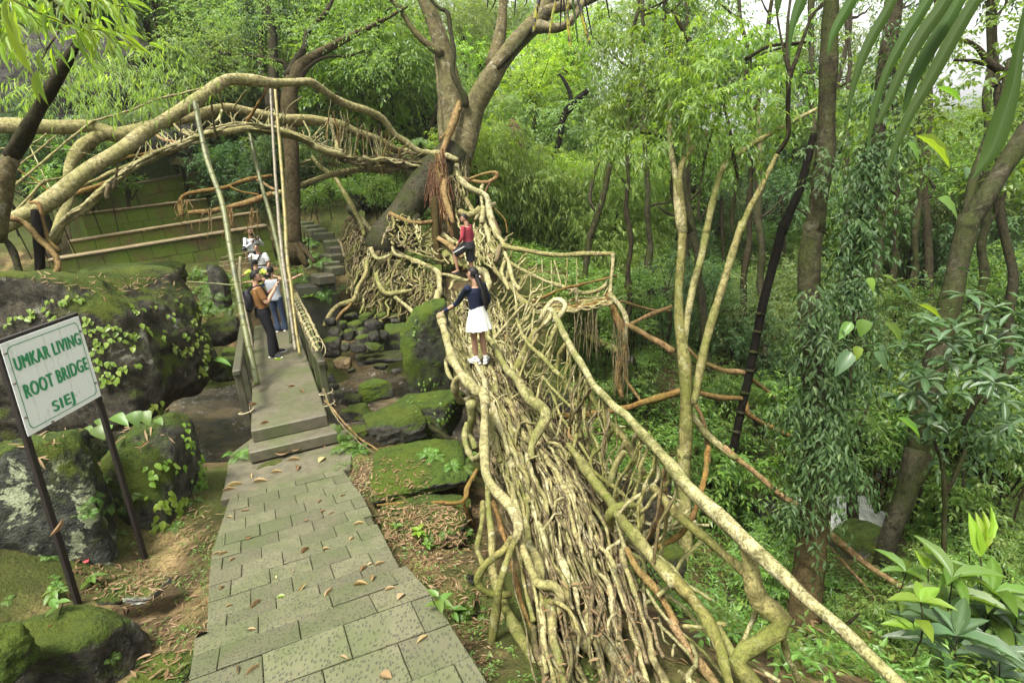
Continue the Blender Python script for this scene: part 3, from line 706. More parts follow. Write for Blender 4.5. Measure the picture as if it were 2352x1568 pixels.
for ti, (a, b, hh) in enumerate(_tiers):
    A_, B_ = P(11, *a), P(11, *b)
    dv = B_ - A_; Lw = np.linalg.norm(dv); ux = dv / Lw; ub = norm(np.array([-ux[1], ux[0], 0])); uz = norm(np.cross(ux, ub))
    AX = np.array([ux, ub, uz])
    # the packed bank behind the face
    MB().box(A_ + ux * Lw / 2 + ub * 1.05 - uz * (hh / 2 + .07), Lw - .05, 1.7, hh, AX, 0).build('core', M['wall'], terr, False)
    MB().box(A_ + ux * Lw / 2 + ub * .55 - uz * .03, Lw, 1.16, .06, AX, .012).build('ledge', M['ledge'], terr, False)
    nc = 2 if hh < 1.2 else 4
    bh = (hh - .06) / nc
    for c_ in range(nc):
        t = -(c_ % 2) * .22
        while t < Lw:
            t1 = min(t + .62, Lw); t0_ = max(t, 0); t += .62
            if t1 - t0_ < .1: continue
            MB().box(A_ + ux * (t0_ + t1) / 2 + ub * (.14 + wrng.normal(0, .006)) - uz * (.065 + bh * (c_ + .5)), t1 - t0_ - .008, .16, bh - .008, AX, .008).build('block', M['wall'], terr, False)

# ---------------------------------------------------------------- stone stairs right of the terraces
stairs = thing('stone_steps', 'uneven stone steps climbing the far bank beside the root tangle', 'steps', P(10, 1080, 600, 14.5))
_st = [(790, 925, 88, 120, 16.6), (840, 985, 125, 165, 16.2), (880, 1065, 165, 205, 15.8), (955, 1145, 205, 250, 15.4), (1030, 1285, 283, 320, 15.0), (1075, 1280, 350, 385, 14.7), (1095, 1230, 430, 460, 14.4),
       (1035, 1210, 510, 555, 14.1), (1100, 1250, 560, 590, 13.8), (965, 1150, 650, 685, 13.4)]
for (x0, x1, y0, y1, z) in _st:
    a, b = P(10, x0, y0 + 14, z), P(10, x1, y0, z + .25); dv = b - a; Lw = np.linalg.norm(dv); ux = norm(dv * [1, 1, 0]); ub = np.array([-ux[1], ux[0], 0])
    MB().box((a + b) / 2 + ub * .35 - np.array([0, 0, .12]), Lw, .75, .24, np.array([ux, ub, [0, 0, 1]]), .03).build('step', M['concrete_moss'], stairs, False)
# wing wall of the footbridge on the far side
wg = [P(10, 720, 790, 13.2), P(10, 880, 770, 13.4), P(10, 1010, 850, 12.6), P(10, 850, 960, 11.9)]
wz_ = np.mean([p[2] for p in wg])
tag(prism([np.array([p[0], p[1], wz_]) for p in (dk(DW / 2 + .2, DLEN - .4), dk(DW / 2 + 1.15, DLEN - .6), dk(DW / 2 + 1.25, DLEN + 1.6), dk(DW / 2 + .2, DLEN + 1.6))], 1.6, M['concrete_dark'], 'abutment_wall', None, .02),
    'dark mossy concrete abutment wall at the far end of the footbridge', 'wall')
# ---------------------------------------------------------------- living root bridge
rng = np.random.default_rng(20)
def TH(k, pts):
    """(x, y, height, width px) -> points, radii"""
    V = np.array([G(k, p[0], p[1], p[2]) for p in pts]); s = _ZF[k][2]
    return V, np.array([p[3] * s / FPX * np.dot(v - EYE, FW) / 2 for p, v in zip(pts, V)])
def root(parent, Pn, r, mat='root', name='root', jit=.35, sides=8, bump=.12, label=None):
    V, Q, T = tube(Pn, r, sides, jit=float(np.mean(r)) * jit, bump=bump, rng=rng)
    o = MB().add(V, Q, T).build(name, M[mat], parent)
    if label: o['label'] = label
    return o
def fork(parent, A, w=None, mat='root', name='root', **k): return root(parent, A[0], A[1] if w is None else A[1] * w, mat, name, **k)

_rows = [(1760, 1318, 1640, .62), (1568, 1250, 1545, .45), (1420, 1215, 1490, .32), (1300, 1190, 1447, .22), (1100, 1150, 1366, .12), (950, 1105, 1262, .08), (835, 1068, 1190, .13), (700, 1030, 1150, .27), (640, 1016, 1120, .52), (585, 1005, 1095, .95)]
DLp = np.array([G(0, a, y, h) for y, a, b, h in _rows]); DRp = np.array([G(0, b, y, h) for y, a, b, h in _rows])
_mid = .5 * (DLp + DRp); _ml = np.concatenate([[0], np.cumsum(np.linalg.norm(np.diff(_mid, axis=0), axis=1))]); BLEN = _ml[-1]
_dl = catmull(DLp, 400); _dr = catmull(DRp, 400)
_mm = .5 * (_dl + _dr); _mk = np.concatenate([[0], np.cumsum(np.linalg.norm(np.diff(_mm, axis=0), axis=1))]); BLEN = _mk[-1]
def bp(s, q, h=0.0):
    """point on the deck: s metres from the near end, q across 0..1"""
    s = np.asarray(s, float); q = np.asarray(q, float)
    L_ = np.stack([np.interp(s, _mk, _dl[:, i]) for i in range(3)], -1); R_ = np.stack([np.interp(s, _mk, _dr[:, i]) for i in range(3)], -1)
    o = L_ + (R_ - L_) * q[..., None]; o[..., 2] += h; return o
bridge = thing('living_root_bridge', 'living bridge of woven pale tree roots with root handrails, a woman on it', 'root bridge', bp(0.3, .5))
# woven deck strands
def strand(s0, s1, q0, r, h0=0.0, wander=.10, mat='root', bow=.03, lim=(-.03, 1.03)):
    n = max(5, int((s1 - s0) / .34)); s = np.linspace(s0, s1, n)
    q = q0 + np.clip(np.cumsum(rng.normal(0, wander * .45, n)), -.3, .3) + wander * .35 * rng.normal(0, 1, n)
    q = np.clip(q, *lim)
    h = h0 + rng.normal(0, bow, n) - 0.06 * np.minimum(q, 1 - q) * 2
    h[0] -= .05; h[-1] -= .05
    rr = r * (1 + .18 * rng.normal(0, 1, n)).clip(.6, 1.5)
    root(bridge, bp(s, q, h), rr, mat, jit=.4, sides=7)
for i in range(185):
    s0 = rng.uniform(-.3, BLEN - 1.2); L_ = rng.uniform(1.6, 4.6)
    big = rng.random() < .11
    m = rng.choice(['root', 'root', 'root', 'root_moss', 'root', 'root_orange' if rng.random() < .25 else 'root'])
    strand(s0, min(s0 + L_ * (1.25 if s0 < 4 else 1), BLEN), rng.random(), rng.uniform(.028, .040) if big else rng.uniform(.010, .023), -.01 - .09 * (not big) * rng.random(), .034, m)
# a close mat of smaller rootlets below, dark to paint shade between strands
mb = MB()
for i in range(260):
    s0 = rng.uniform(-.3, BLEN - .8); n = 6; s = np.linspace(s0, min(s0 + rng.uniform(.7, 2.2), BLEN), n)
    q = np.clip(rng.random() + np.cumsum(rng.normal(0, .05, n)), -.04, 1.04)
    mb.tube(bp(s, q, -.07 + rng.normal(0, .03, n)), rng.uniform(.007, .016), sides=5, jit=.008, bump=.1, rng=rng, step=.07)
tag(mb.build('rootlet_mat', M['root_dark'], bridge), kind='stuff')
mb = MB()
for i in range(170):
    s0 = rng.uniform(-.3, BLEN - .8); n = 6; s = np.linspace(s0, min(s0 + rng.uniform(.9, 2.6), BLEN), n)
    q = np.clip(rng.random() + np.cumsum(rng.normal(0, .06, n)), -.04, 1.04)
    mb.tube(bp(s, q, -.16 + rng.normal(0, .03, n)), rng.uniform(.015, .04), sides=5, jit=.01, bump=.1, rng=rng, step=.09)
tag(mb.build('underside_roots', M['root_dark'], bridge), kind='stuff')  # dark bark here too, deepening the painted shade in the deck gaps
# cross ties that loop over neighbours
for i in range(56):
    s = rng.uniform(.1, BLEN - .5); q = rng.uniform(.02, .85); dq = rng.uniform(.10, .38); n = 6
    ss = s + np.linspace(-.12, .12, n) * rng.choice([-1, 1]) * rng.uniform(.3, 2.2); qq = np.linspace(q, q + dq, n)
    h = -.05 + .075 * np.sin(np.linspace(0, np.pi, n)) + rng.normal(0, .008, n); h[0] -= .05; h[-1] -= .05
    root(bridge, bp(ss, qq, h), rng.uniform(.010, .020), 'root', 'tie_root', sides=6)
# left handrail and its forks (traced)
fork(bridge, (lambda a, b: (np.vstack([a[0], b[0]]), np.concatenate([a[1], b[1]])))(
    TH(5, [(735, 300, 1.3, 30), (765, 330, 1.22, 38), (770, 420, 1.05, 42), (755, 500, .95, 42), (760, 560, .88, 48), (785, 640, .85, 52), (820, 780, .8, 52), (850, 870, .75, 58), (890, 960, .72, 60), (920, 1010, .70, 62), (960, 1060, .66, 68), (1010, 1112, .66, 74), (1052, 1118, .66, 70), (1075, 1165, .62, 64), (1075, 1250, .58, 58), (1070, 1400, .55, 56)]),
    TH(8, [(1070, 0, .54, 58), (1080, 150, .52, 62), (1130, 250, .5, 66), (1200, 340, .5, 68), (1270, 430, .5, 72), (1302, 520, .5, 74), (1285, 600, .48, 66)])), name='handrail', jit=.1, sides=10)
for pts, m in (
    ([(1285, 590, .48, 60), (1240, 690, .44, 48), (1190, 850, .34, 46), (1150, 1050, .12, 56), (1125, 1250, -.1, 62), (1108, 1400, -.25, 64), (1105, 1640, -.4, 66)], 'root_moss'),
    ([(1250, 590, .46, 46), (1200, 670, .43, 44), (1100, 760, .38, 48), (1042, 830, .3, 54), (1030, 895, .22, 58), (1080, 955, .15, 52), (1150, 980, .1, 46), (1250, 970, .08, 40)], 'root_moss'),
    ([(1305, 600, .42, 44), (1350, 720, .36, 58), (1400, 840, .33, 60), (1450, 905, .34, 58), (1540, 920, .36, 50), (1590, 985, .32, 44), (1588, 1070, .26, 42), (1540, 1160, .18, 38), (1500, 1260, .12, 36), (1470, 1400, .1, 36)], 'root'),
    ([(1410, 860, .3, 30), (1470, 950, .3, 32), (1545, 965, .3, 34), (1553, 1020, .27, 36), (1500, 1180, .16, 34), (1450, 1320, .1, 32), (1440, 1430, .08, 32)], 'root_dark'),
    ([(1500, 1370, .32, 80), (1492, 1440, .22, 90), (1480, 1560, .05, 100), (1470, 1700, -.1, 105)], 'root_moss'),
    ([(1440, 1440, .24, 36), (1480, 1425, .27, 40), (1550, 1425, .27, 40), (1570, 1452, .24, 40), (1510, 1470, .2, 36)], 'root_moss'),
    ([(1090, 230, .12, 40), (1100, 400, .02, 44), (1120, 600, -.05, 48), (1130, 800, -.08, 54), (1152, 900, -.1, 60), (1200, 1050, -.08, 68), (1300, 1210, 0, 72), (1390, 1380, .06, 74), (1440, 1500, .05, 70)], 'root_moss'),
    ([(1180, 1100, -.32, 80), (1215, 1240, -.34, 88), (1290, 1360, -.33, 84), (1310, 1460, -.36, 90)], 'root_moss'),
    ([(1060, 350, -.1, 36), (1048, 520, -.15, 38), (1026, 660, -.2, 44), (1062, 770, -.2, 40)], 'root_moss'),
    ([(1130, 350, .14, 26), (1195, 560, .1, 28), (1260, 780, .06, 30), (1310, 1000, .05, 30), (1390, 1210, .05, 28)], 'root_orange'),
    ([(1075, 20, .4, 36), (985, 50, .15, 40), (940, -90, .0, 44), (960, -180, .1, 44)], 'root_moss'),
    ([(1020, 130, .1, 26), (960, 260, .0, 30), (925, 350, -.1, 28), (760, 355, -.25, 26), (600, 358, -.3, 24), (350, 372, -.28, 18)], 'root_orange'),
    ([(925, 350, -.1, 26), (965, 440, -.3, 22), (1000, 520, -.5, 18)], 'root_orange')):
    fork(bridge, TH(8, pts), mat=m, jit=.15, sides=9)
for pts, m in (
    ([(985, 1190, .58, 62), (985, 1300, .35, 52), (980, 1400, .1, 42), (1010, 1500, 0, 34)], 'root_moss'),
    ([(925, 1000, .7, 36), (880, 1040, .6, 46), (872, 1120, .4, 46), (920, 1180, .2, 42), (990, 1160, .18, 34)], 'root'),
    ([(1000, 930, .1, 40), (960, 900, .16, 46), (935, 960, .1, 42), (960, 1020, .05, 40), (1000, 1090, .05, 42)], 'root'),
    ([(830, 860, .5, 22), (815, 920, .3, 26), (835, 1010, .2, 26), (870, 1050, .1, 22)], 'root')):
    fork(bridge, TH(5, pts), mat=m, jit=.15, sides=9)
# left wall strands: between deck edge and left handrail
_lr = catmull(TH(5, [(735, 300, 1.3, 30), (765, 330, 1.22, 38), (770, 420, 1.05, 42), (755, 500, .95, 42), (785, 640, .85, 52), (820, 780, .8, 52), (890, 960, .72, 60), (960, 1060, .66, 68), (1052, 1118, .62, 70), (1070, 1400, .5, 56)])[0], 200)
def wallp(u, f):
    """u 0 far .. 1 near along the left handrail; f 0 at the rail, 1 at the deck edge, beyond = hanging below"""
    u = np.asarray(u); f = np.asarray(f)
    Rp = np.stack([np.interp(u, np.linspace(0, 1, 200), _lr[:, i]) for i in range(3)], -1)
    k = np.array([np.argmin(((_dl[:, :2] - p[:2]) ** 2).sum(1)) for p in Rp.reshape(-1, 3)]).reshape(u.shape)
    Dp = _dl[k] + (_dr[k] - _dl[k]) * .06
    o = Rp + (Dp - Rp) * np.minimum(f, 1)[..., None]; o[..., 2] -= np.maximum(f - 1, 0); return o
for i in range(42):
    u0 = rng.uniform(0, .88); n = 7; u = np.linspace(u0, min(1, u0 + rng.uniform(.12, .4)), n)
    f = np.clip(rng.uniform(.1, 1.15) + np.cumsum(rng.normal(0, .10, n)), .02, 1.35)
    root(bridge, wallp(u, f), rng.uniform(.010, .026), rng.choice(['root', 'root', 'root_moss']), jit=.4, sides=7)
mb = MB()
for i in range(130):
    u0 = rng.uniform(.0, .95); n = 6; u = np.clip(u0 + np.linspace(0, rng.uniform(-.03, .06), n), 0, 1)
    f = np.linspace(rng.uniform(.3, .9), rng.uniform(1.2, 1.9), n) + rng.normal(0, .05, n)
    mb.tube(wallp(u, f), rng.uniform(.006, .018), sides=5, jit=.015, bump=.1, rng=rng, step=.07)
tag(mb.build('hanging_rootlets', M['root_moss'], bridge), kind='stuff')
# right upper handrail
_ru = TH(12, [(1150, 110, 1.0, 50), (1190, 190, 1.0, 58), (1230, 270, 1.0, 58), (1262, 340, 1.0, 60), (1300, 420, 1.0, 60), (1360, 510, 1.0, 60), (1440, 640, 1.0, 62), (1500, 740, 1.0, 64), (1590, 840, 1.0, 66), (1700, 960, 1.0, 74), (1780, 1012, 1.0, 72), (1860, 1090, 1.0, 74), (1930, 1172, 1.0, 80), (2020, 1270, 1.0, 82), (2120, 1385, 1.0, 84)])
_rv = TH(9, [(0, 135, 1.0, 92), (120, 270, 1.0, 96), (260, 402, 1.0, 100), (400, 540, 1.0, 104), (500, 640, 1.0, 100), (640, 760, 1.0, 92), (760, 865, 1.0, 88), (900, 1000, 1.0, 86), (1060, 1130, 1.0, 90), (1200, 1265, 1.0, 94), (1330, 1400, 1.0, 96), (1500, 1567, 1.0, 98), (1700, 1760, 1.0, 100)])
fork(bridge, (np.vstack([_ru[0], _rv[0]]), np.concatenate([_ru[1], _rv[1]])), mat='root_moss', name='handrail', jit=.12, sides=12, bump=.07)
_rr = catmull(np.vstack([_ru[0], _rv[0]]), 200)
for i in range(44):
    j = int(rng.integers(4, 150)); a = _rr[j]; g_ = int(np.argmin(((_dr[:, :2] - _rr[int(np.clip(j + rng.integers(-16, 17), 0, 199))][:2]) ** 2).sum(1))); b = _dr[g_] + [0, 0, .02]; b2 = b + (a - b) * rng.choice([0, .3])
    root(bridge, np.array([a + (b2 - a) * q + rng.normal(0, .035 * (0 < q < 1), 3) for q in (0, .3, .65, 1)]), rng.uniform(.007, .015), rng.choice(['root', 'root_moss', 'root_moss', 'root_dark']), 'net_root', jit=.4, sides=6)
for k, pts, m in (
    (12, [(820, 170, .75, 28), (860, 270, .7, 30), (885, 335, .66, 32), (930, 400, .62, 36), (1000, 460, .6, 38), (1080, 540, .6, 44), (1150, 620, .58, 42), (1230, 690, .58, 42), (1300, 790, .55, 40), (1340, 890, .5, 38), (1362, 985, .45, 36), (1360, 1150, .3, 34), (1340, 1280, .2, 32), (1300, 1400, .12, 32)], 'root_moss'),
    (12, [(1440, 660, .95, 34), (1478, 830, .8, 46), (1550, 960, .76, 50), (1640, 1072, .74, 54), (1720, 1160, .72, 58), (1790, 1250, .7, 62), (1840, 1340, .6, 54), (1900, 1440, .5, 52), (1970, 1560, .4, 50)], 'root_moss'),
    (9, [(-140, 250, .72, 60), (-20, 390, .7, 62), (90, 492, .7, 62), (250, 622, .7, 62), (400, 752, .72, 62), (490, 830, .74, 62)], 'root_moss'),
    (9, [(480, 650, .97, 84), (510, 790, .85, 92), (540, 930, .75, 102), (600, 1020, .7, 112), (690, 1082, .66, 120), (738, 1158, .62, 122), (700, 1225, .58, 112), (600, 1290, .52, 110), (480, 1362, .48, 110), (420, 1405, .46, 112), (440, 1475, .42, 122), (530, 1580, .35, 130), (600, 1700, .3, 130)], 'root_moss'),
    (9, [(735, 1250, .55, 52), (755, 1370, .4, 46), (800, 1470, .3, 42), (870, 1600, .15, 40)], 'root_moss'),
    (9, [(570, 1040, .6, 34), (520, 1160, .45, 34), (450, 1320, .4, 30)], 'root_moss'),
    (9, [(60, 1185, .4, 26), (180, 1190, .42, 30), (300, 1175, .45, 34), (350, 1172, .45, 30)], 'root_moss'),
    (12, [(560, 330, .2, 46), (640, 430, .26, 56), (700, 560, .3, 58), (770, 660, .33, 62), (845, 760, .36, 70), (920, 870, .4, 82), (1000, 930, .42, 92), (1062, 990, .42, 104), (1080, 1060, .38, 112), (1040, 1130, .3, 106), (990, 1220, .2, 92), (955, 1300, .12, 74), (950, 1400, .1, 60)], 'root_moss'),
    (8, [(1640, -30, .3, 40), (1700, 60, .36, 52), (1780, 170, .4, 68), (1900, 320, .45, 74), (2000, 470, .46, 78), (2100, 600, .47, 78), (2220, 740, .48, 80), (2352, 900, .48, 84)], 'root_moss'),
    (9, [(-10, 840, .48, 84), (120, 1012, .48, 80), (220, 1130, .48, 82), (270, 1230, .47, 84), (310, 1350, .46, 80), (370, 1567, .45, 74), (410, 1700, .45, 72)], 'root_moss'),
    (9, [(290, 1200, .46, 60), (350, 1290, .45, 56), (410, 1390, .45, 70)], 'root_moss'),
    (8, [(2030, 665, .3, 42), (2100, 800, .27, 46), (2200, 920, .25, 50), (2300, 1060, .23, 54), (2352, 1170, .22, 58)], 'root_orange'),
    (9, [(-20, 1150, .22, 58), (100, 1350, .2, 60), (220, 1500, .2, 60), (330, 1640, .2, 60)], 'root_orange'),
    (8, [(2060, 700, .28, 26), (2130, 740, .3, 26), (2150, 830, .2, 26), (2140, 960, .1, 24)], 'root_moss'),
    (8, [(1930, 540, .2, 40), (1905, 450, .4, 52), (1960, 390, .5, 54), (2050, 378, .5, 46), (2120, 400, .48, 44), (2125, 480, .4, 46), (2095, 545, .33, 44), (2030, 560, .3, 40)], 'root_moss'),
    (12, [(1030, 210, .75, 60), (1060, 140, .9, 56), (1100, 50, 1.05, 50), (1150, 0, 1.12, 48), (1215, 2, 1.12, 48), (1250, 50, 1.06, 50), (1210, 130, 1.0, 52), (1160, 190, .95, 50)], 'root'),
    (12, [(1020, 270, .62, 62), (930, 400, .4, 70), (830, 590, .12, 70), (790, 640, .05, 60)], 'root_moss'),
    (12, [(1050, 100, .95, 34), (1110, 82, 1.0, 40), (1140, 115, .97, 44), (1085, 200, .9, 40), (1000, 290, .65, 34), (960, 380, .45, 30)], 'root'),
    (12, [(1190, 210, .98, 42), (1140, 330, .8, 38), (1100, 480, .55, 36), (1050, 700, .25, 30), (1000, 890, .1, 24)], 'root'),
    (12, [(1105, 120, .95, 30), (1050, 230, .75, 30), (960, 400, .5, 28), (880, 600, .2, 24), (840, 710, .08, 22)], 'root'),
    (12, [(980, 80, .75, 18), (962, 220, .6, 18), (955, 370, .45, 18)], 'root'),
    (12, [(890, 40, .7, 26), (800, 130, .5, 26), (720, 220, .3, 24), (600, 375, .15, 22)], 'root'),
    (12, [(1272, 375, .97, 44), (1215, 480, .8, 44), (1186, 590, .62, 40), (1165, 650, .55, 36)], 'root_moss'),
    (12, [(1430, 690, .93, 14), (1335, 880, .55, 14), (1225, 1035, .3, 14)], 'root_dark'),
    (12, [(1490, 790, .98, 26), (1425, 890, .75, 26), (1360, 1000, .5, 24), (1340, 1090, .35, 22)], 'root_dark'),
    (12, [(1060, 690, .5, 24), (1140, 840, .38, 26), (1200, 1000, .3, 26), (1300, 1165, .22, 26), (1400, 1310, .15, 26), (1475, 1425, .1, 24)], 'root_moss'),
    (12, [(1065, 700, .5, 24), (1180, 830, .48, 28), (1300, 950, .45, 28), (1390, 1010, .43, 30), (1440, 1120, .36, 30), (1512, 1230, .3, 30), (1555, 1335, .25, 30), (1605, 1550, .12, 30)], 'root_moss'),
    (12, [(1222, 1035, .3, 22), (1192, 1190, .15, 22), (1145, 1250, .08, 20)], 'root'),
    (12, [(1690, 1160, .7, 30), (1570, 1325, .42, 32), (1500, 1400, .3, 34), (1468, 1550, .12, 30)], 'root_moss'),
    (12, [(1800, 1270, .68, 56), (1725, 1420, .45, 52), (1690, 1560, .25, 48)], 'root_moss'),
    (12, [(1905, 1185, .97, 52), (1868, 1280, .8, 48), (1925, 1400, .6, 46), (1930, 1500, .5, 44)], 'root'),
    (12, [(1460, 840, .8, 18), (1480, 1000, .55, 18), (1500, 1200, .3, 20), (1535, 1320, .2, 20)], 'root_moss'),
    (12, [(1330, 640, .55, 12), (1335, 850, .4, 12), (1330, 980, .3, 12)], 'root'),
    (12, [(1570, 1010, .7, 20), (1620, 1200, .4, 18), (1580, 1330, .3, 18)], 'root_dark'),
    (12, [(1340, 1120, .3, 30), (1290, 1180, .22, 30), (1310, 1240, .2, 28), (1370, 1280, .18, 26)], 'root_orange'),
    (8, [(1810, 0, .3, 26), (1780, 120, .25, 28), (1880, 200, .3, 26), (1990, 290, .38, 28), (2080, 370, .45, 26)], 'root_moss'),
    (8, [(2010, 10, .65, 40), (1950, 120, .5, 46), (1910, 250, .3, 40)], 'root_moss'),
    (8, [(2165, 230, .65, 24), (2090, 380, .5, 22), (1950, 550, .25, 22)], 'root_moss'),
    (8, [(2300, 380, .7, 28), (2280, 560, .4, 28), (2255, 720, .2, 26)], 'root_moss'),
    (8, [(2280, 130, .9, 36), (2290, 270, .7, 34), (2270, 400, .5, 36), (2180, 590, .1, 30)], 'root_orange'),
    (9, [(230, -20, .7, 34), (200, 200, .6, 34), (130, 450, .4, 36), (40, 570, .2, 36), (-120, 660, .1, 30)], 'root_orange')):
    fork(bridge, TH(k, pts), mat=m, jit=.14, sides=9)
# thin hanging fibres under the right side
mb = MB()
for i in range(150):
    s = rng.uniform(2.2, 9.5); a = bp(s, rng.uniform(.95, 1.25), rng.uniform(-.1, .1)); n = 5
    L_ = rng.uniform(.5, 1.7); p = a + np.linspace(0, 1, n)[:, None] * np.array([rng.uniform(-.1, .45), rng.uniform(-.2, .2), -L_])
    mb.tube(p, rng.uniform(.004, .012), sides=4, jit=.02, bump=0, rng=rng, step=.15)
tag(mb.build('hanging_fibres', M['root_dark'], bridge), kind='stuff')
mb = MB()
for i in range(70):
    s = rng.uniform(.5, 9.5); n = 5; q1 = rng.uniform(1.0, 1.15)
    a = bp(s, q1, rng.uniform(-.12, .05)); b = a + np.array([rng.uniform(.1, .6), rng.uniform(.2, 1.4) * rng.choice([-1, 1]), rng.uniform(-.5, .35)])
    mb.tube(a + (b - a) * np.linspace(0, 1, n)[:, None], rng.uniform(.007, .018), sides=5, jit=.04, bump=.1, rng=rng, step=.08)
tag(mb.build('side_rootlets', M['root_moss'], bridge), kind='stuff')
# far end of the bridge, right rail to the tree
for pts, m in (
    ([(690, 60, 15.6, 34), (720, 200, 15.2, 36), (770, 320, 14.6, 38), (800, 370, 14.3, 40), (835, 470, 13.6, 38), (872, 600, 12.8, 38), (920, 740, 12.0, 40), (960, 800, 11.6, 40)], 'root'),
    ([(715, 585, 14.0, 38), (770, 680, 13.2, 40), (840, 740, 12.7, 44), (920, 820, 12.0, 46), (985, 890, 11.6, 48), (1060, 950, 11.3, 48), (1160, 955, 11.4, 44)], 'root'),
    ([(800, 380, 14.2, 34), (850, 420, 13.9, 34), (1000, 460, 13.4, 34)], 'root'),
    ([(640, 60, 15.8, 34), (630, 190, 15.4, 36)], 'root'), ([(640, 190, 15.2, 48), (672, 300, 14.8, 48), (700, 400, 14.5, 46), (745, 480, 14.2, 44)], 'root'),
    ([(745, 28, 15.7, 34), (692, 58, 15.7, 40), (668, 160, 15.5, 36)], 'root'), ([(540, 515, 14.6, 36), (650, 472, 14.5, 38), (672, 505, 14.4, 36), (715, 520, 14.3, 40)], 'root_orange'),
    ([(235, 355, 15.2, 50), (330, 430, 15.0, 52), (410, 495, 14.8, 48), (470, 620, 14.3, 40)], 'root_orange'), ([(240, 270, 15.4, 34), (350, 370, 15.2, 36), (560, 440, 15.0, 36)], 'root'),
    ([(540, 610, 14.2, 60), (610, 640, 14.0, 66), (670, 690, 13.5, 60), (680, 790, 12.6, 50), (640, 860, 12.2, 44)], 'root'),
    ([(240, 665, 14.0, 34), (330, 670, 13.9, 34), (400, 705, 13.6, 36), (470, 715, 13.5, 30)], 'root'),
    ([(560, 660, 13.7, 34), (500, 720, 13.4, 30), (380, 720, 13.4, 28), (330, 800, 12.9, 28)], 'root'),
    ([(860, 800, 12, 36), (800, 640, 13, 32), (830, 550, 13.4, 28)], 'root'), ([(790, 400, 14.2, 40), (770, 480, 13.9, 44), (740, 550, 13.6, 40)], 'root_dark')):
    fork(bridge, TR(15, pts), mat=m, jit=.2, sides=8)
for i in range(46):
    s = rng.uniform(7.8, BLEN - .3); n = 6; ss = np.clip(s + np.linspace(0, rng.uniform(.4, 1.6), n), 0, BLEN)
    q = 1.0 + np.linspace(rng.uniform(0, .25), rng.uniform(.2, 1.0), n); h = np.linspace(rng.uniform(-.1, .2), rng.uniform(.1, .75), n) + rng.normal(0, .05, n)
    root(bridge, bp(ss, q, h), rng.uniform(.012, .032), rng.choice(['root', 'root', 'root_moss']), jit=.5, sides=6)

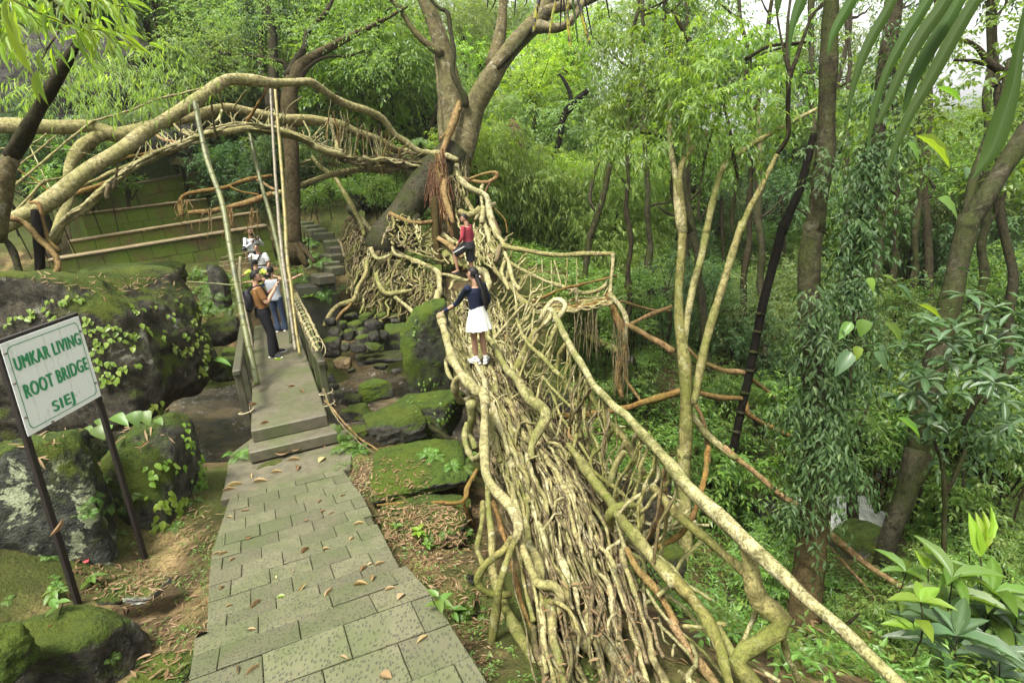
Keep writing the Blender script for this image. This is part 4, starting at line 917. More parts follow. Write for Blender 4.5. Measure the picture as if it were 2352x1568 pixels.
# ---------------------------------------------------------------- side platform of roots right of the bridge
plat = thing('root_platform', 'side platform of woven roots with a root railing right of the bridge', 'root platform', P(5, 1600, 520, 11.8))
for k, pts, m, nm in (
    (5, [(1200, 140, 13.6, 40), (1260, 155, 13.4, 34), (1400, 182, 13.0, 34), (1600, 206, 12.6, 34), (1750, 194, 12.3, 34), (1940, 193, 12.0, 32)], 'root', 'handrail'),
    (5, [(1936, 190, 12.0, 24), (1930, 330, 11.9, 24), (1912, 470, 11.8, 26)], 'root', 'post'),
    (5, [(1240, 250, 13.3, 24), (1400, 340, 12.8, 26), (1580, 410, 12.3, 28), (1700, 452, 12.1, 30), (1800, 448, 12.0, 34), (1870, 420, 11.9, 30), (1895, 385, 11.9, 22)], 'root', 'handrail'),
    (5, [(1390, 515, 11.4, 16), (1600, 428, 11.7, 18), (1700, 405, 11.9, 18), (1960, 342, 12.1, 14)], 'root_orange', 'handrail'),
    (5, [(1640, 470, 11.5, 18), (1690, 430, 11.5, 22), (1690, 520, 11.4, 20)], 'root_dark', 'root'),
    (5, [(1910, 460, 11.7, 50), (1955, 600, 11.6, 56), (1995, 720, 11.5, 56), (2000, 840, 11.4, 54), (1970, 960, 11.3, 50), (1965, 1050, 11.3, 48), (2000, 1160, 11.2, 40)], 'root_orange', 'post'),
    (5, [(1915, 465, 11.6, 40), (1990, 560, 11.5, 36), (2022, 650, 11.4, 36), (2010, 800, 11.4, 34)], 'root', 'root'),
    (5, [(2010, 930, 11.3, 24), (2030, 1050, 11.3, 22), (2120, 1180, 11.2, 20)], 'root_orange', 'root'),
    (5, [(1985, 510, 11.6, 18), (2200, 572, 12.0, 18), (2320, 575, 12.2, 16)], 'root_orange', 'root'),
    (5, [(2050, 665, 11.4, 26), (2200, 600, 11.6, 26), (2330, 545, 11.8, 26)], 'root_orange', 'root'),
    (5, [(2020, 665, 11.4, 40), (2150, 735, 11.3, 42), (2260, 800, 11.2, 42), (2340, 850, 11.1, 42)], 'root_orange', 'root'),
    (5, [(1690, 690, 11.8, 40), (1760, 740, 11.7, 46), (1860, 795, 11.6, 48), (1990, 850, 11.4, 46)], 'root_moss', 'root'),
    (5, [(1500, 1280, 8.6, 44), (1700, 1277, 8.7, 44), (1900, 1252, 8.8, 46), (2050, 1222, 8.9, 46), (2200, 1172, 9.0, 46), (2370, 1125, 9.1, 44)], 'root_orange', 'beam'),
    (6, [(-20, 1135, 9.1, 44), (70, 1108, 9.1, 46), (160, 1130, 9.2, 40), (300, 1160, 9.4, 36), (470, 1172, 9.6, 34), (490, 1260, 9.6, 36), (620, 1342, 9.8, 32), (770, 1412, 10, 30), (900, 1465, 10.2, 28)], 'root_orange', 'beam'),
    (6, [(60, 1130, 9.1, 40), (110, 1250, 9.0, 46), (200, 1390, 8.9, 44), (330, 1510, 8.7, 42), (420, 1567, 8.6, 42)], 'root_moss', 'root'),
    (9, [(330, -20, 8.7, 42), (450, 80, 8.6, 42), (600, 200, 8.5, 42), (720, 300, 8.4, 40), (850, 395, 8.3, 40), (1050, 570, 8.1, 40), (1300, 775, 7.9, 44), (1500, 900, 7.7, 46), (1720, 1020, 7.5, 40)], 'root_orange', 'root'),
    (9, [(1030, 630, 8.2, 14), (1200, 820, 8.0, 18), (1430, 1080, 7.6, 16)], 'root_orange', 'root'),
    (6, [(90, 825, 10.4, 26), (200, 925, 10.4, 30), (330, 972, 10.4, 30), (470, 992, 10.4, 30), (560, 1062, 10.5, 28), (690, 1165, 10.6, 26)], 'root_orange', 'root'),
    (6, [(140, 1200, 9.0, 34), (200, 1330, 9.0, 34), (225, 1460, 9.0, 32), (235, 1600, 8.9, 30)], 'root_orange', 'root'),
    (9, [(1270, 120, 11.5, 12), (1500, 180, 11.5, 12), (1900, 250, 11.6, 10)], 'root_orange', 'root'), (9, [(1290, 150, 11.4, 14), (1400, 220, 11.3, 14), (1500, 270, 11.2, 12)], 'root_orange', 'root'),
    (9, [(1300, -10, 11.6, 16), (1385, 100, 11.5, 16), (1440, 190, 11.4, 14), (1490, 260, 11.3, 12)], 'root_orange', 'root'), (9, [(1380, 102, 11.5, 12), (1600, 95, 11.6, 12), (2040, 98, 12.0, 10)], 'root_orange', 'root')):
    fork(plat, TR(k, pts), mat=m, name=nm, jit=.12, sides=8)
for i in range(60):   # platform deck strands
    x0 = rng.uniform(1280, 1700); n = 6; xs_ = np.linspace(x0, min(1930, x0 + rng.uniform(150, 420)), n); f = rng.random()
    ys_ = np.interp(xs_, [1280, 1400, 1600, 1800, 1930], [470, 525, 515, 485, 470]) + f * np.interp(xs_, [1280, 1500, 1930], [30, 70, 60]) + rng.normal(0, 7, n)
    fork(plat, TR(5, [(a, b, 12.4 - f * 1.2, rng.uniform(11, 22)) for a, b in zip(xs_, ys_)]), mat=rng.choice(['root', 'root_orange', 'root_moss']), jit=.4, sides=6)
for x0, y0, x1, y1, w_ in ((1380, 330, 1380, 470, 10), (1457, 230, 1460, 480, 7), (1540, 240, 1585, 410, 9), (1628, 225, 1615, 420, 9), (1690, 225, 1690, 400, 6), (1520, 240, 1520, 470, 5), (1580, 400, 1480, 500, 12), (1840, 455, 1780, 560, 14), (1800, 450, 1760, 520, 10), (1900, 420, 1840, 520, 12)):
    fork(plat, TR(5, [(x0, y0, 12.4, w_), ((x0 + x1) / 2 + 4, (y0 + y1) / 2, 12.3, w_), (x1, y1, 12.2, w_)]), mat='root', name='baluster', jit=.2, sides=6)
mb = MB()
for i in range(60):
    x, y = (rng.uniform(1940, 2030), rng.uniform(620, 900)) if i < 35 else (rng.uniform(1640, 1830), rng.uniform(540, 600))
    z = 11.3 + rng.normal(0, .15); L_ = rng.uniform(150, 380)
    A_ = TR(5, [(x, y, z, 5), (x + rng.normal(0, 12), y + L_ * .5, z, 6), (x + rng.normal(0, 14), y + L_, z, 4)])
    mb.tube(A_[0], A_[1], sides=4, jit=.02, bump=0, rng=rng, step=.15)
tag(mb.build('hanging_fibres', M['root_dark'], plat), kind='stuff')

# ---------------------------------------------------------------- strangler fig that holds the bridges
fig = thing('fig_tree', 'great grey forked fig tree with tangled buttress roots at the bridge end', 'tree', P(2, 760, 1560, 16))
def limb(pts, k=2, mat='trunk', name='limb', **kw): return fork(fig, TR(k, pts), mat=mat, name=name, jit=.05, bump=.06, sides=16, **kw)
limb([(830, 1650, 16.4, 190), (850, 1400, 16.5, 170), (880, 1200, 16.5, 165), (890, 1050, 16.5, 190), (870, 930, 16.5, 170), (850, 820, 16.5, 150), (845, 700, 16.5, 150), (825, 520, 16.5, 128), (790, 350, 16.4, 126), (745, 190, 16.3, 108), (695, 60, 16.2, 100), (650, -60, 16.1, 98), (590, -260, 16, 90)], name='trunk')
limb([(900, 1120, 16.4, 150), (930, 980, 16.4, 165), (965, 860, 16.4, 158), (1020, 700, 16.3, 142), (1100, 560, 16.2, 142), (1190, 410, 16.1, 122), (1290, 275, 16, 112), (1400, 165, 15.9, 104), (1480, 75, 15.8, 100), (1525, -30, 15.7, 108), (1600, -220, 15.5, 100)], name='trunk')
limb([(800, 960, 17.0, 70), (790, 700, 17.1, 66), (768, 500, 17.2, 46), (745, 370, 17.2, 42), (735, 300, 17.2, 36)])
limb([(785, 365, 16.2, 66), (740, 335, 16.1, 56), (680, 290, 16, 46), (590, 200, 15.9, 42), (520, 90, 15.8, 38), (455, 0, 15.7, 36), (380, -110, 15.6, 34)])
limb([(1430, 180, 15.8, 80), (1490, 185, 15.7, 72), (1560, 192, 15.6, 66), (1640, 160, 15.5, 56), (1680, 110, 15.4, 48), (1740, 0, 15.3, 40)])
limb([(1470, 80, 15.7, 80), (1540, 55, 15.6, 66), (1620, 35, 15.5, 60), (1740, 12, 15.4, 60), (1860, -40, 15.3, 54)])
limb([(1130, 440, 16.5, 96), (1150, 350, 16.6, 88), (1180, 200, 16.6, 78), (1192, 100, 16.6, 64), (1200, -30, 16.6, 58), (1210, -200, 16.6, 52)])
limb([(945, 720, 15.9, 50), (940, 660, 15.8, 46), (885, 560, 15.7, 38), (857, 480, 15.7, 34), (866, 350, 15.7, 32), (842, 200, 15.7, 30), (822, 85, 15.7, 30), (770, 58, 15.7, 26), (700, -15, 15.7, 24)], mat='trunk_mid')
limb([(1390, 190, 15.6, 34), (1310, 300, 15.7, 30), (1210, 410, 15.8, 30), (1160, 460, 15.9, 26)], mat='trunk_mid')
limb([(880, 1000, 16.3, 200), (790, 1120, 16.2, 230), (700, 1225, 16.0, 235), (630, 1310, 15.8, 222), (555, 1410, 15.6, 208), (480, 1500, 15.4, 215), (420, 1600, 15.2, 240), (390, 1700, 15.1, 260)], name='buttress', mat='trunk_mid')
for pts in ([(560, 1420, 15.4, 110), (500, 1560, 15.1, 100), (470, 1680, 14.9, 110)], [(600, 1450, 15.5, 90), (580, 1560, 15.2, 100), (590, 1650, 15.1, 110)], [(450, 1520, 15.2, 100), (380, 1620, 15.0, 110), (300, 1700, 14.9, 90)]):
    limb(pts, name='buttress', mat='trunk_mid')
limb([(738, 1330, 15.3, 50), (740, 1450, 15.1, 52), (742, 1567, 14.9, 54), (752, 1700, 14.7, 58), (765, 1830, 14.5, 64)], mat='trunk_tan', name='aerial_root')
for pts, m in (
    ([(905, 690, 16.0, 40), (860, 830, 15.8, 50), (800, 980, 15.6, 46), (780, 1060, 15.5, 50), (795, 1200, 15.3, 46), (810, 1330, 15.1, 40), (860, 1500, 14.9, 34)], 'root_orange'),
    ([(910, 730, 15.9, 16), (870, 790, 15.8, 18), (830, 870, 15.7, 18), (770, 940, 15.6, 16)], 'root_orange'),
    ([(880, 1110, 15.9, 46), (905, 1200, 15.7, 46), (960, 1262, 15.5, 48), (1080, 1320, 15.3, 46), (1100, 1410, 15.2, 46), (1130, 1520, 15.0, 46), (1165, 1600, 14.8, 44)], 'root'),
    ([(915, 1195, 15.8, 22), (1000, 1220, 15.7, 28), (1090, 1225, 15.6, 30), (1150, 1195, 15.5, 26), (1150, 1165, 15.5, 22), (1060, 1172, 15.6, 20), (970, 1205, 15.7, 18)], 'root_orange'),
    ([(875, 1240, 15.6, 24), (960, 1360, 15.4, 28), (1010, 1450, 15.2, 26)], 'root'),
    ([(1010, 1480, 15.2, 28), (1045, 1400, 15.2, 36), (1060, 1390, 15.2, 36), (1055, 1500, 15.0, 36)], 'root'),
    ([(905, 1420, 15.3, 40), (960, 1450, 15.2, 46), (1020, 1430, 15.2, 44), (1045, 1395, 15.2, 36)], 'root'),
    ([(440, 1440, 15.0, 36), (500, 1470, 14.8, 34), (600, 1500, 14.8, 34), (720, 1490, 14.9, 30)], 'root_orange'),
    ([(660, 1030, 16, 46), (760, 1040, 15.7, 48), (830, 1055, 15.6, 46), (890, 1075, 15.5, 34)], 'root'),
    ([(1060, 1240, 15.5, 20), (1045, 1290, 15.4, 22), (1060, 1400, 15.2, 18)], 'root'), ([(1110, 1220, 15.4, 12), (1080, 1330, 15.3, 16), (1180, 1567, 15.0, 12)], 'root_red'), ([(1140, 1400, 15.3, 8), (1210, 1480, 15.2, 8), (1225, 1567, 15.1, 8)], 'root_orange')):
    fork(fig, TR(2, pts), mat=m, jit=.15, sides=8)
for i in range(40):   # reddish fibre curtain
    x = rng.uniform(740, 800); n = 5; xe = rng.uniform(760, 870)
    fork(fig, TR(2, [(a, b, 15.3 - .1 * rng.random(), rng.uniform(5, 13)) for a, b in zip(np.linspace(x, xe, n) + rng.normal(0, 5, n), np.linspace(rng.uniform(1000, 1200), rng.uniform(1350, 1600), n))]), mat=rng.choice(['root_red', 'root_red', 'root_orange']), name='aerial_root', sides=5, bump=.05)
for i in range(24):   # fibres spreading across the leaning buttress
    x = rng.uniform(700, 760); n = 4
    fork(fig, TR(2, [(a, b, 15.25, rng.uniform(4, 8)) for a, b in zip(np.linspace(x, x + rng.uniform(-60, 50), n), np.linspace(rng.uniform(1080, 1180), rng.uniform(1250, 1400), n))]), mat='root_red', name='aerial_root', sides=5, bump=0)
# tangle draped from the root rail down to the stream
_ridge = TR(13, [(930, 540, 16.4, 30), (985, 600, 16.1, 38), (1050, 680, 15.8, 42), (1150, 780, 15.4, 44), (1270, 870, 15.0, 46), (1380, 950, 14.6, 42), (1500, 1000, 14.2, 44), (1620, 1050, 13.8, 44), (1682, 1092, 13.5, 42), (1690, 1150, 13.3, 40)])
fork(fig, _ridge, name='handrail', jit=.15)
fork(fig, TR(13, [(560, 60, 16.6, 30), (640, 160, 16.4, 36), (760, 250, 16.2, 44), (840, 380, 16.1, 42), (920, 520, 16.0, 44), (990, 640, 15.8, 46), (1020, 760, 15.2, 40)]), mat='root_moss', jit=.15)
_rg = catmull(_ridge[0], 100)
_bs = catmull(TR(13, [(810, 820, 15.0, 1), (830, 1000, 14.4, 1), (880, 1230, 13.6, 1), (980, 1440, 12.9, 1), (1200, 1490, 12.6, 1), (1400, 1530, 12.3, 1), (1520, 1500, 12.1, 1), (1600, 1400, 12.1, 1), (1660, 1250, 12.4, 1)])[0], 100)
def drape(u, f):
    i = np.linspace(0, 1, 100)
    A_ = np.stack([np.interp(u, i, _rg[:, k]) for k in range(3)], -1); B_ = np.stack([np.interp(u, i, _bs[:, k]) for k in range(3)], -1)
    o = A_ + (B_ - A_) * np.asarray(f)[..., None]; o[..., 1] -= .25 * np.sin(np.pi * np.clip(f, 0, 1)); return o
for i in range(175):
    n = 7; u0 = rng.random(); f0 = rng.uniform(0, .6) if rng.random() < .6 else rng.uniform(0, .2)
    if rng.random() < .8: u = u0 + np.cumsum(rng.normal(0, .02, n)); f = np.linspace(f0, f0 + rng.uniform(.3, .7), n)
    else: u = u0 + np.linspace(0, rng.uniform(.12, .4) * rng.choice([-1, 1]), n); f = f0 + np.cumsum(rng.normal(.03, .07, n))
    u = np.clip(u, 0, 1); f = np.clip(f + rng.normal(0, .02, n), -.02, 1.05)
    r = rng.uniform(.025, .045) if rng.random() < .08 else rng.uniform(.009, .021)
    root(fig, drape(u, f) + rng.normal(0, .05, 3), r * np.linspace(1.1, .7, n), rng.choice(['root_moss', 'root_dark', 'root_dark', 'root_dark', 'root_moss']), jit=.8, sides=6)
mb = MB()
for i in range(420):
    n = 5; u = np.clip(rng.random() + np.cumsum(rng.normal(0, .02, n)), 0, 1); f0 = rng.uniform(.05, .7); f = np.linspace(f0, min(1.05, f0 + rng.uniform(.2, .6)), n)
    p = drape(u, f); p[:, 1] += rng.uniform(.05, .45); p[:, 2] -= .05
    mb.tube(p, rng.uniform(.006, .018), sides=4, jit=.03, bump=0, rng=rng, step=.12)
tag(mb.build('root_tangle', M['root_dark'], fig), kind='stuff')
V = drape(*np.meshgrid(np.linspace(0, 1, 24), np.linspace(0, 1.05, 16))); V[..., 1] += .55; V[..., 2] -= .05; V += (fbm(V * 1.5, 3) * .25)[..., None]
_i = np.arange(24 * 16).reshape(16, 24)
tag(link('root_bank', mesh_np('root_bank', V, np.stack([_i[:-1, :-1], _i[:-1, 1:], _i[1:, 1:], _i[1:, :-1]], -1).reshape(-1, 4), None, True, [M['rock_moss']])), kind='structure')
for pts, m in (([(670, 1580, 12.6, 50), (720, 1470, 12.8, 46), (800, 1390, 13.0, 46), (920, 1340, 13.0, 44), (965, 1240, 13.2, 40), (1020, 1130, 13.5, 40), (1050, 980, 13.9, 36)], 'root'), ([(740, 1567, 12.7, 30), (810, 1480, 12.8, 30), (880, 1410, 12.9, 28), (930, 1340, 13, 26)], 'root_orange'),
               ([(1130, 1110, 13.2, 44), (1170, 1240, 12.9, 48), (1230, 1292, 12.8, 46), (1350, 1280, 12.8, 40), (1450, 1255, 12.8, 34)], 'root_moss'), ([(1080, 880, 14, 36), (1120, 960, 13.8, 40), (1180, 970, 13.7, 38), (1260, 940, 13.8, 30)], 'root_moss'),
               ([(790, 800, 15, 26), (820, 860, 14.8, 34), (850, 960, 14.6, 30)], 'root_dark'), ([(800, 830, 15, 22), (850, 790, 15, 26), (880, 700, 15.2, 26), (930, 630, 15.4, 24)], 'root_dark'), ([(850, 860, 14.9, 24), (890, 840, 14.9, 30), (910, 800, 15, 24), (910, 740, 15.1, 20)], 'root_dark'),
               ([(1240, 810, 14.8, 26), (1350, 780, 14.8, 40), (1440, 740, 14.9, 44), (1480, 720, 15, 30)], 'root_moss'), ([(1430, 740, 14.9, 30), (1410, 690, 15, 26)], 'root_moss'), ([(1440, 830, 14.7, 36), (1530, 780, 14.9, 38), (1600, 740, 15, 30)], 'root_moss'),
               ([(1690, 790, 14.7, 50), (1760, 840, 14.5, 56), (1840, 900, 14.3, 50), (1900, 960, 14.1, 40)], 'root_orange'), ([(1280, 870, 14.6, 40), (1300, 930, 14.4, 34), (1380, 960, 14.3, 30)], 'root'), ([(1600, 1567, 12.0, 46), (1500, 1480, 12.2, 40), (1400, 1400, 12.4, 36), (1300, 1320, 12.6, 34)], 'root_moss'),
               ([(1750, 930, 14.7, 80), (1850, 1000, 14.5, 90), (1960, 1050, 14.3, 80), (2080, 1090, 14.1, 70)], 'root_moss'),
               ([(1480, 1500, 12.0, 34), (1540, 1400, 12.2, 40), (1620, 1340, 12.3, 44), (1680, 1260, 12.5, 40)], 'root_moss')):
    fork(fig, TR(13, pts), mat=m, jit=.25, sides=8)
def patch(k, c, z, n_, rr, mats, parent=fig, name='root'):
    (x0, y0), (x1, y1), (x2, y2), (x3, y3) = c
    for i in range(n_):
        n = 6; u = rng.random() + np.cumsum(rng.normal(0, .07, n)); v = rng.random() + np.cumsum(rng.normal(0, .09, n)) if rng.random() < .5 else np.linspace(rng.uniform(0, .4), rng.uniform(.6, 1), n)
        u = np.clip(u, 0, 1); v = np.clip(v, 0, 1)
        X = (x0 * (1 - u) + x1 * u) * (1 - v) + (x3 * (1 - u) + x2 * u) * v; Y = (y0 * (1 - u) + y1 * u) * (1 - v) + (y3 * (1 - u) + y2 * u) * v
        Z = z[0] + (z[1] - z[0]) * v + rng.normal(0, .12)
        Pn = np.array([P(k, a, b, d) for a, b, d in zip(X, Y, Z)])
        root(parent, Pn, rng.uniform(*rr), rng.choice(mats), name, jit=.7, sides=6)
patch(13, ((1180, 720), (1860, 700), (1900, 1060), (1300, 860)), (15.6, 14.2), 56, (.014, .034), ['root', 'root_moss', 'root_moss', 'root_dark'])
patch(13, ((1830, 480), (2150, 560), (2260, 1060), (1960, 1060)), (15.9, 13.8), 52, (.014, .036), ['root', 'root', 'root_moss'])
patch(2, ((430, 1420), (640, 1480), (640, 1650), (380, 1650)), (15.0, 14.3), 42, (.014, .034), ['root_moss', 'root_dark', 'root'])
patch(2, ((800, 1060), (940, 1040), (960, 1400), (840, 1400)), (15.8, 15.4), 26, (.010, .026), ['root_dark', 'root_dark', 'root_moss'])

# ---------------------------------------------------------------- upper arched root bridge
arch = thing('root_arch', 'high arched root bridge crossing the stream from the fig to the left bank', 'root arch', P(1, 40, 1520, 8.6))
_a1 = TR(1, [(-160, 1610, 8.1, 112), (40, 1510, 8.5, 108), (250, 1410, 8.8, 106), (400, 1305, 9.0, 104), (520, 1200, 9.2, 100), (640, 1110, 9.5, 100), (760, 1040, 9.8, 94), (865, 972, 10.0, 90), (960, 900, 10.3, 90), (1080, 830, 10.6, 86), (1200, 752, 10.9, 84), (1310, 682, 11.1, 84), (1420, 602, 11.4, 80), (1480, 560, 11.5, 76), (1560, 533, 11.7, 74), (1700, 545, 12.0, 68), (1850, 560, 12.4, 58), (1980, 555, 12.8, 54), (2090, 552, 13.1, 52), (2150, 595, 13.4, 52), (2230, 650, 13.7, 50)])
_a2 = TR(2, [(60, 660, 14.1, 50), (170, 710, 14.4, 50), (290, 745, 14.7, 50), (380, 790, 15.0, 50), (430, 850, 15.2, 48), (470, 910, 15.4, 46), (540, 950, 15.6, 44), (600, 1000, 15.7, 42), (660, 1025, 15.8, 40), (740, 1028, 15.8, 40)])
fork(arch, (np.vstack([_a1[0], _a2[0]]), np.concatenate([_a1[1], _a2[1]])), mat='root', name='handrail', jit=.08, sides=12, bump=.06)
_b1 = TR(1, [(-220, 850, 11.0, 96), (-50, 840, 11.0, 92), (100, 845, 11.0, 84), (250, 852, 11.1, 82), (450, 852, 11.2, 88), (600, 842, 11.3, 88), (700, 872, 11.4, 100), (780, 908, 11.5, 112), (840, 900, 11.6, 116), (900, 876, 11.7, 84), (980, 850, 11.9, 76), (1150, 815, 12.2, 68), (1300, 793, 12.5, 68), (1400, 762, 12.7, 74), (1480, 735, 12.9, 66), (1560, 725, 13.1, 66), (1640, 745, 13.3, 68), (1750, 775, 13.6, 70), (1880, 808, 13.9, 72), (2000, 815, 14.2, 70), (2100, 815, 14.5, 62), (2184, 823, 14.7, 56)])
_b2 = TR(2, [(100, 842, 14.9, 58), (200, 888, 15.1, 56), (320, 920, 15.4, 50), (400, 960, 15.6, 48), (470, 1000, 15.8, 46), (540, 1012, 16.0, 40), (660, 1040, 16.1, 36)])
fork(arch, (np.vstack([_b1[0], _b2[0]]), np.concatenate([_b1[1], _b2[1]])), mat='root', name='handrail', jit=.12, sides=12, bump=.09)
fork(arch, TR(1, [(760, 885, 11.5, 90), (700, 900, 11.4, 82), (620, 942, 11.3, 76), (535, 1010, 11.1, 76), (475, 1090, 10.9, 72), (456, 1170, 10.7, 66), (455, 1280, 10.5, 62), (455, 1370, 10.3, 58), (430, 1430, 10.1, 56), (400, 1520, 9.9, 60), (360, 1620, 9.7, 70)]), mat='root', jit=.08, sides=10)
_low = [(330, 1600, 9.0), (450, 1460, 9.3), (560, 1385, 9.6), (680, 1285, 9.9), (740, 1225, 10.1), (860, 1145, 10.4), (960, 1080, 10.7), (1090, 1015, 11.1), (1250, 955, 11.5), (1400, 900, 12.0), (1600, 858, 12.6), (1780, 865, 13.0), (1900, 888, 13.4), (2050, 940, 13.8), (2150, 995, 14.1), (2300, 1040, 14.5)]
for i in range(20):
    a, b = sorted(rng.choice(len(_low), 2, replace=False)); 
    if i < 4: a, b = 0, len(_low) - 1
    if b - a < 3: b = min(len(_low) - 1, a + 4); a = max(0, b - 4)
    o = rng.normal(0, 14); o2 = rng.normal(0, 12)
    fork(arch, TR(1, [(x + rng.normal(0, 4), y + o + (o2 - o) * (j - a) / (b - a), z + rng.normal(0, .08), rng.uniform(34, 48) if i < 2 else rng.uniform(9, 22)) for j, (x, y, z) in enumerate(_low) if a <= j <= b]), mat='root', jit=.2, sides=7)
for pts, w_, m in (
    ([(500, 1275, 9.8), (640, 1210, 10.1), (800, 1140, 10.5), (950, 1080, 10.9), (1100, 1010, 11.4)], 26, 'root'), ([(500, 1305, 9.7), (620, 1265, 9.9), (720, 1225, 10.2)], 34, 'root_orange'), ([(700, 1120, 10.6), (830, 1070, 10.9), (1000, 1030, 11.2), (1150, 990, 11.6)], 20, 'root_orange'),
    ([(130, 1470, 9.2), (280, 1235, 9.6), (450, 1195, 10.0), (560, 1160, 10.3)], 18, 'root'), ([(0, 1215, 9.6), (150, 1225, 9.7), (280, 1235, 9.8)], 14, 'root'), ([(70, 1270, 9.4), (300, 1080, 10.2), (500, 910, 10.8), (620, 815, 11.2)], 15, 'root'), ([(620, 815, 11.2), (860, 750, 11.6), (1050, 670, 12.0), (1220, 630, 12.4), (1370, 590, 11.9)], 14, 'root'),
    ([(60, 1470, 8.9), (300, 1210, 9.4)], 16, 'root'), ([(0, 1060, 9.8), (140, 1150, 9.8), (280, 1240, 9.8), (370, 1330, 9.6)], 11, 'root_orange'), ([(200, 980, 10.4), (270, 1130, 10.1), (350, 1290, 9.7)], 7, 'root'), ([(0, 1000, 10.3), (160, 975, 10.4), (250, 945, 10.6), (310, 900, 10.9)], 9, 'root'), ([(130, 1110, 10.0), (260, 1010, 10.4), (380, 910, 10.8)], 12, 'root'),
    ([(160, 975, 10.4), (400, 1000, 10.6), (620, 1040, 10.8), (700, 1060, 10.9)], 5, 'root'), ([(1640, 855, 12.9), (1700, 760, 12.6), (1760, 660, 12.3), (1795, 590, 12.2)], 20, 'root_orange'), ([(1470, 620, 12.1), (1490, 700, 12.5), (1530, 770, 12.8), (1600, 830, 12.9)], 11, 'root'), ([(1490, 740, 12.8), (1470, 800, 12.7), (1430, 840, 12.4)], 18, 'root'),
    ([(1650, 610, 12.6), (1620, 650, 12.8), (1560, 740, 13.0)], 9, 'root'), ([(1700, 790, 13.4), (1780, 850, 13.4), (1850, 870, 13.4)], 14, 'root'), ([(1160, 820, 12.2), (1200, 870, 12.0), (1290, 920, 11.8)], 14, 'root'), ([(1030, 885, 11.9), (1100, 940, 11.5), (1220, 960, 11.5)], 20, 'root_orange'), ([(940, 930, 11.4), (1000, 870, 11.7), (1040, 840, 11.9)], 12, 'root'),
    ([(830, 1230, 10.2), (900, 1080, 10.6), (960, 960, 10.7)], 7, 'root'), ([(780, 1075, 9.9), (785, 1160, 9.9), (760, 1270, 9.9)], 14, 'root_dark'), ([(720, 1340, 9.7), (715, 1280, 9.8), (735, 1240, 9.9)], 26, 'root_dark'), ([(1412, 630, 11.3), (1430, 780, 11.6), (1450, 940, 11.9)], 14, 'root_dark'), ([(1210, 780, 11.0), (1215, 900, 11.2), (1222, 1020, 11.4)], 8, 'root_dark'),
    ([(2040, 815, 14.1), (2080, 900, 14.0), (2060, 950, 13.9)], 12, 'root'), ([(1900, 830, 13.8), (1940, 720, 13.6), (2030, 650, 13.4)], 7, 'root'), ([(2230, 840, 14.6), (2250, 930, 14.6), (2270, 1010, 14.5)], 26, 'root')):
    fork(arch, TR(1, [(x, y, z, w_) for x, y, z in pts]), mat=m, jit=.15, sides=7)
for i in range(70):   # woven thin roots between the rails
    j = rng.uniform(6, 15); lx, ly, lz = [np.interp(j, range(16), [p[q] for p in _low]) for q in range(3)]
    dx = rng.uniform(-140, 170); dy = rng.uniform(-150, -25) if lx > 900 else rng.uniform(-90, -10)
    fork(arch, TR(1, [(lx, ly, lz, rng.uniform(4, 9)), (lx + dx * .5 + rng.normal(0, 15), ly + dy * .5 + rng.normal(0, 12), lz + .3, rng.uniform(4, 9)), (lx + dx, ly + dy, lz + .7, rng.uniform(4, 8))]), mat='root', jit=.5, sides=5, bump=0)
_lowB = [(0, 1040, 14.6), (150, 1062, 14.9), (300, 1080, 15.2), (480, 1085, 15.5), (600, 1100, 15.7), (740, 1090, 15.9)]
for i in range(46):
    x0 = rng.uniform(-20, 560); n = 6; xs_ = np.linspace(x0, min(760, x0 + rng.uniform(120, 420)), n); o = rng.normal(-4, 20, n).cumsum() * .4 + rng.normal(0, 18)
    ys_ = np.interp(xs_, [p[0] for p in _lowB], [p[1] for p in _lowB]) + o; zs_ = np.interp(xs_, [p[0] for p in _lowB], [p[2] for p in _lowB]) + rng.normal(0, .15)
    fork(arch, TR(2, [(a, b, c, rng.uniform(10, 26)) for a, b, c in zip(xs_, ys_, zs_)]), mat=rng.choice(['root', 'root_dark', 'root_dark', 'root_moss']), jit=.5, sides=6)
for i in range(44):
    x0 = rng.uniform(0, 640); y1 = np.interp(x0, [0, 200, 400, 540, 650], [640, 720, 860, 980, 1040]); y0 = np.interp(x0, [0, 740], [1040, 1090]); z = np.interp(x0, [0, 740], [14.5, 15.9])
    dx = rng.normal(0, 60)
    fork(arch, TR(2, [(x0, y0, z, rng.uniform(5, 11)), (x0 + dx * .4 + rng.normal(0, 14), y0 + (y1 - y0) * rng.uniform(.3, .5), z - .1, rng.uniform(5, 11)), (x0 + dx, y0 + (y1 - y0) * rng.uniform(.6, 1), z - .2, rng.uniform(4, 9))]), mat=rng.choice(['root', 'root', 'root_orange']), jit=.5, sides=5, bump=0)
mb = MB()
for i in range(160):
    x0 = rng.uniform(-40, 700); z = np.interp(x0, [0, 740], [14.5, 15.9]); y0 = np.interp(x0, [0, 740], [1050, 1095]) + rng.uniform(-20, 20)
    A_ = TR(2, [(x0, y0, z, 5), (x0 + rng.normal(0, 25), y0 + rng.uniform(20, 60), z, 5), (x0 + rng.normal(0, 45), y0 + rng.uniform(30, 120), z, 3)])
    mb.tube(A_[0], A_[1], sides=4, jit=.02, bump=0, rng=rng, step=.12)
tag(mb.build('hanging_fibres', M['root_dark'], arch), kind='stuff')
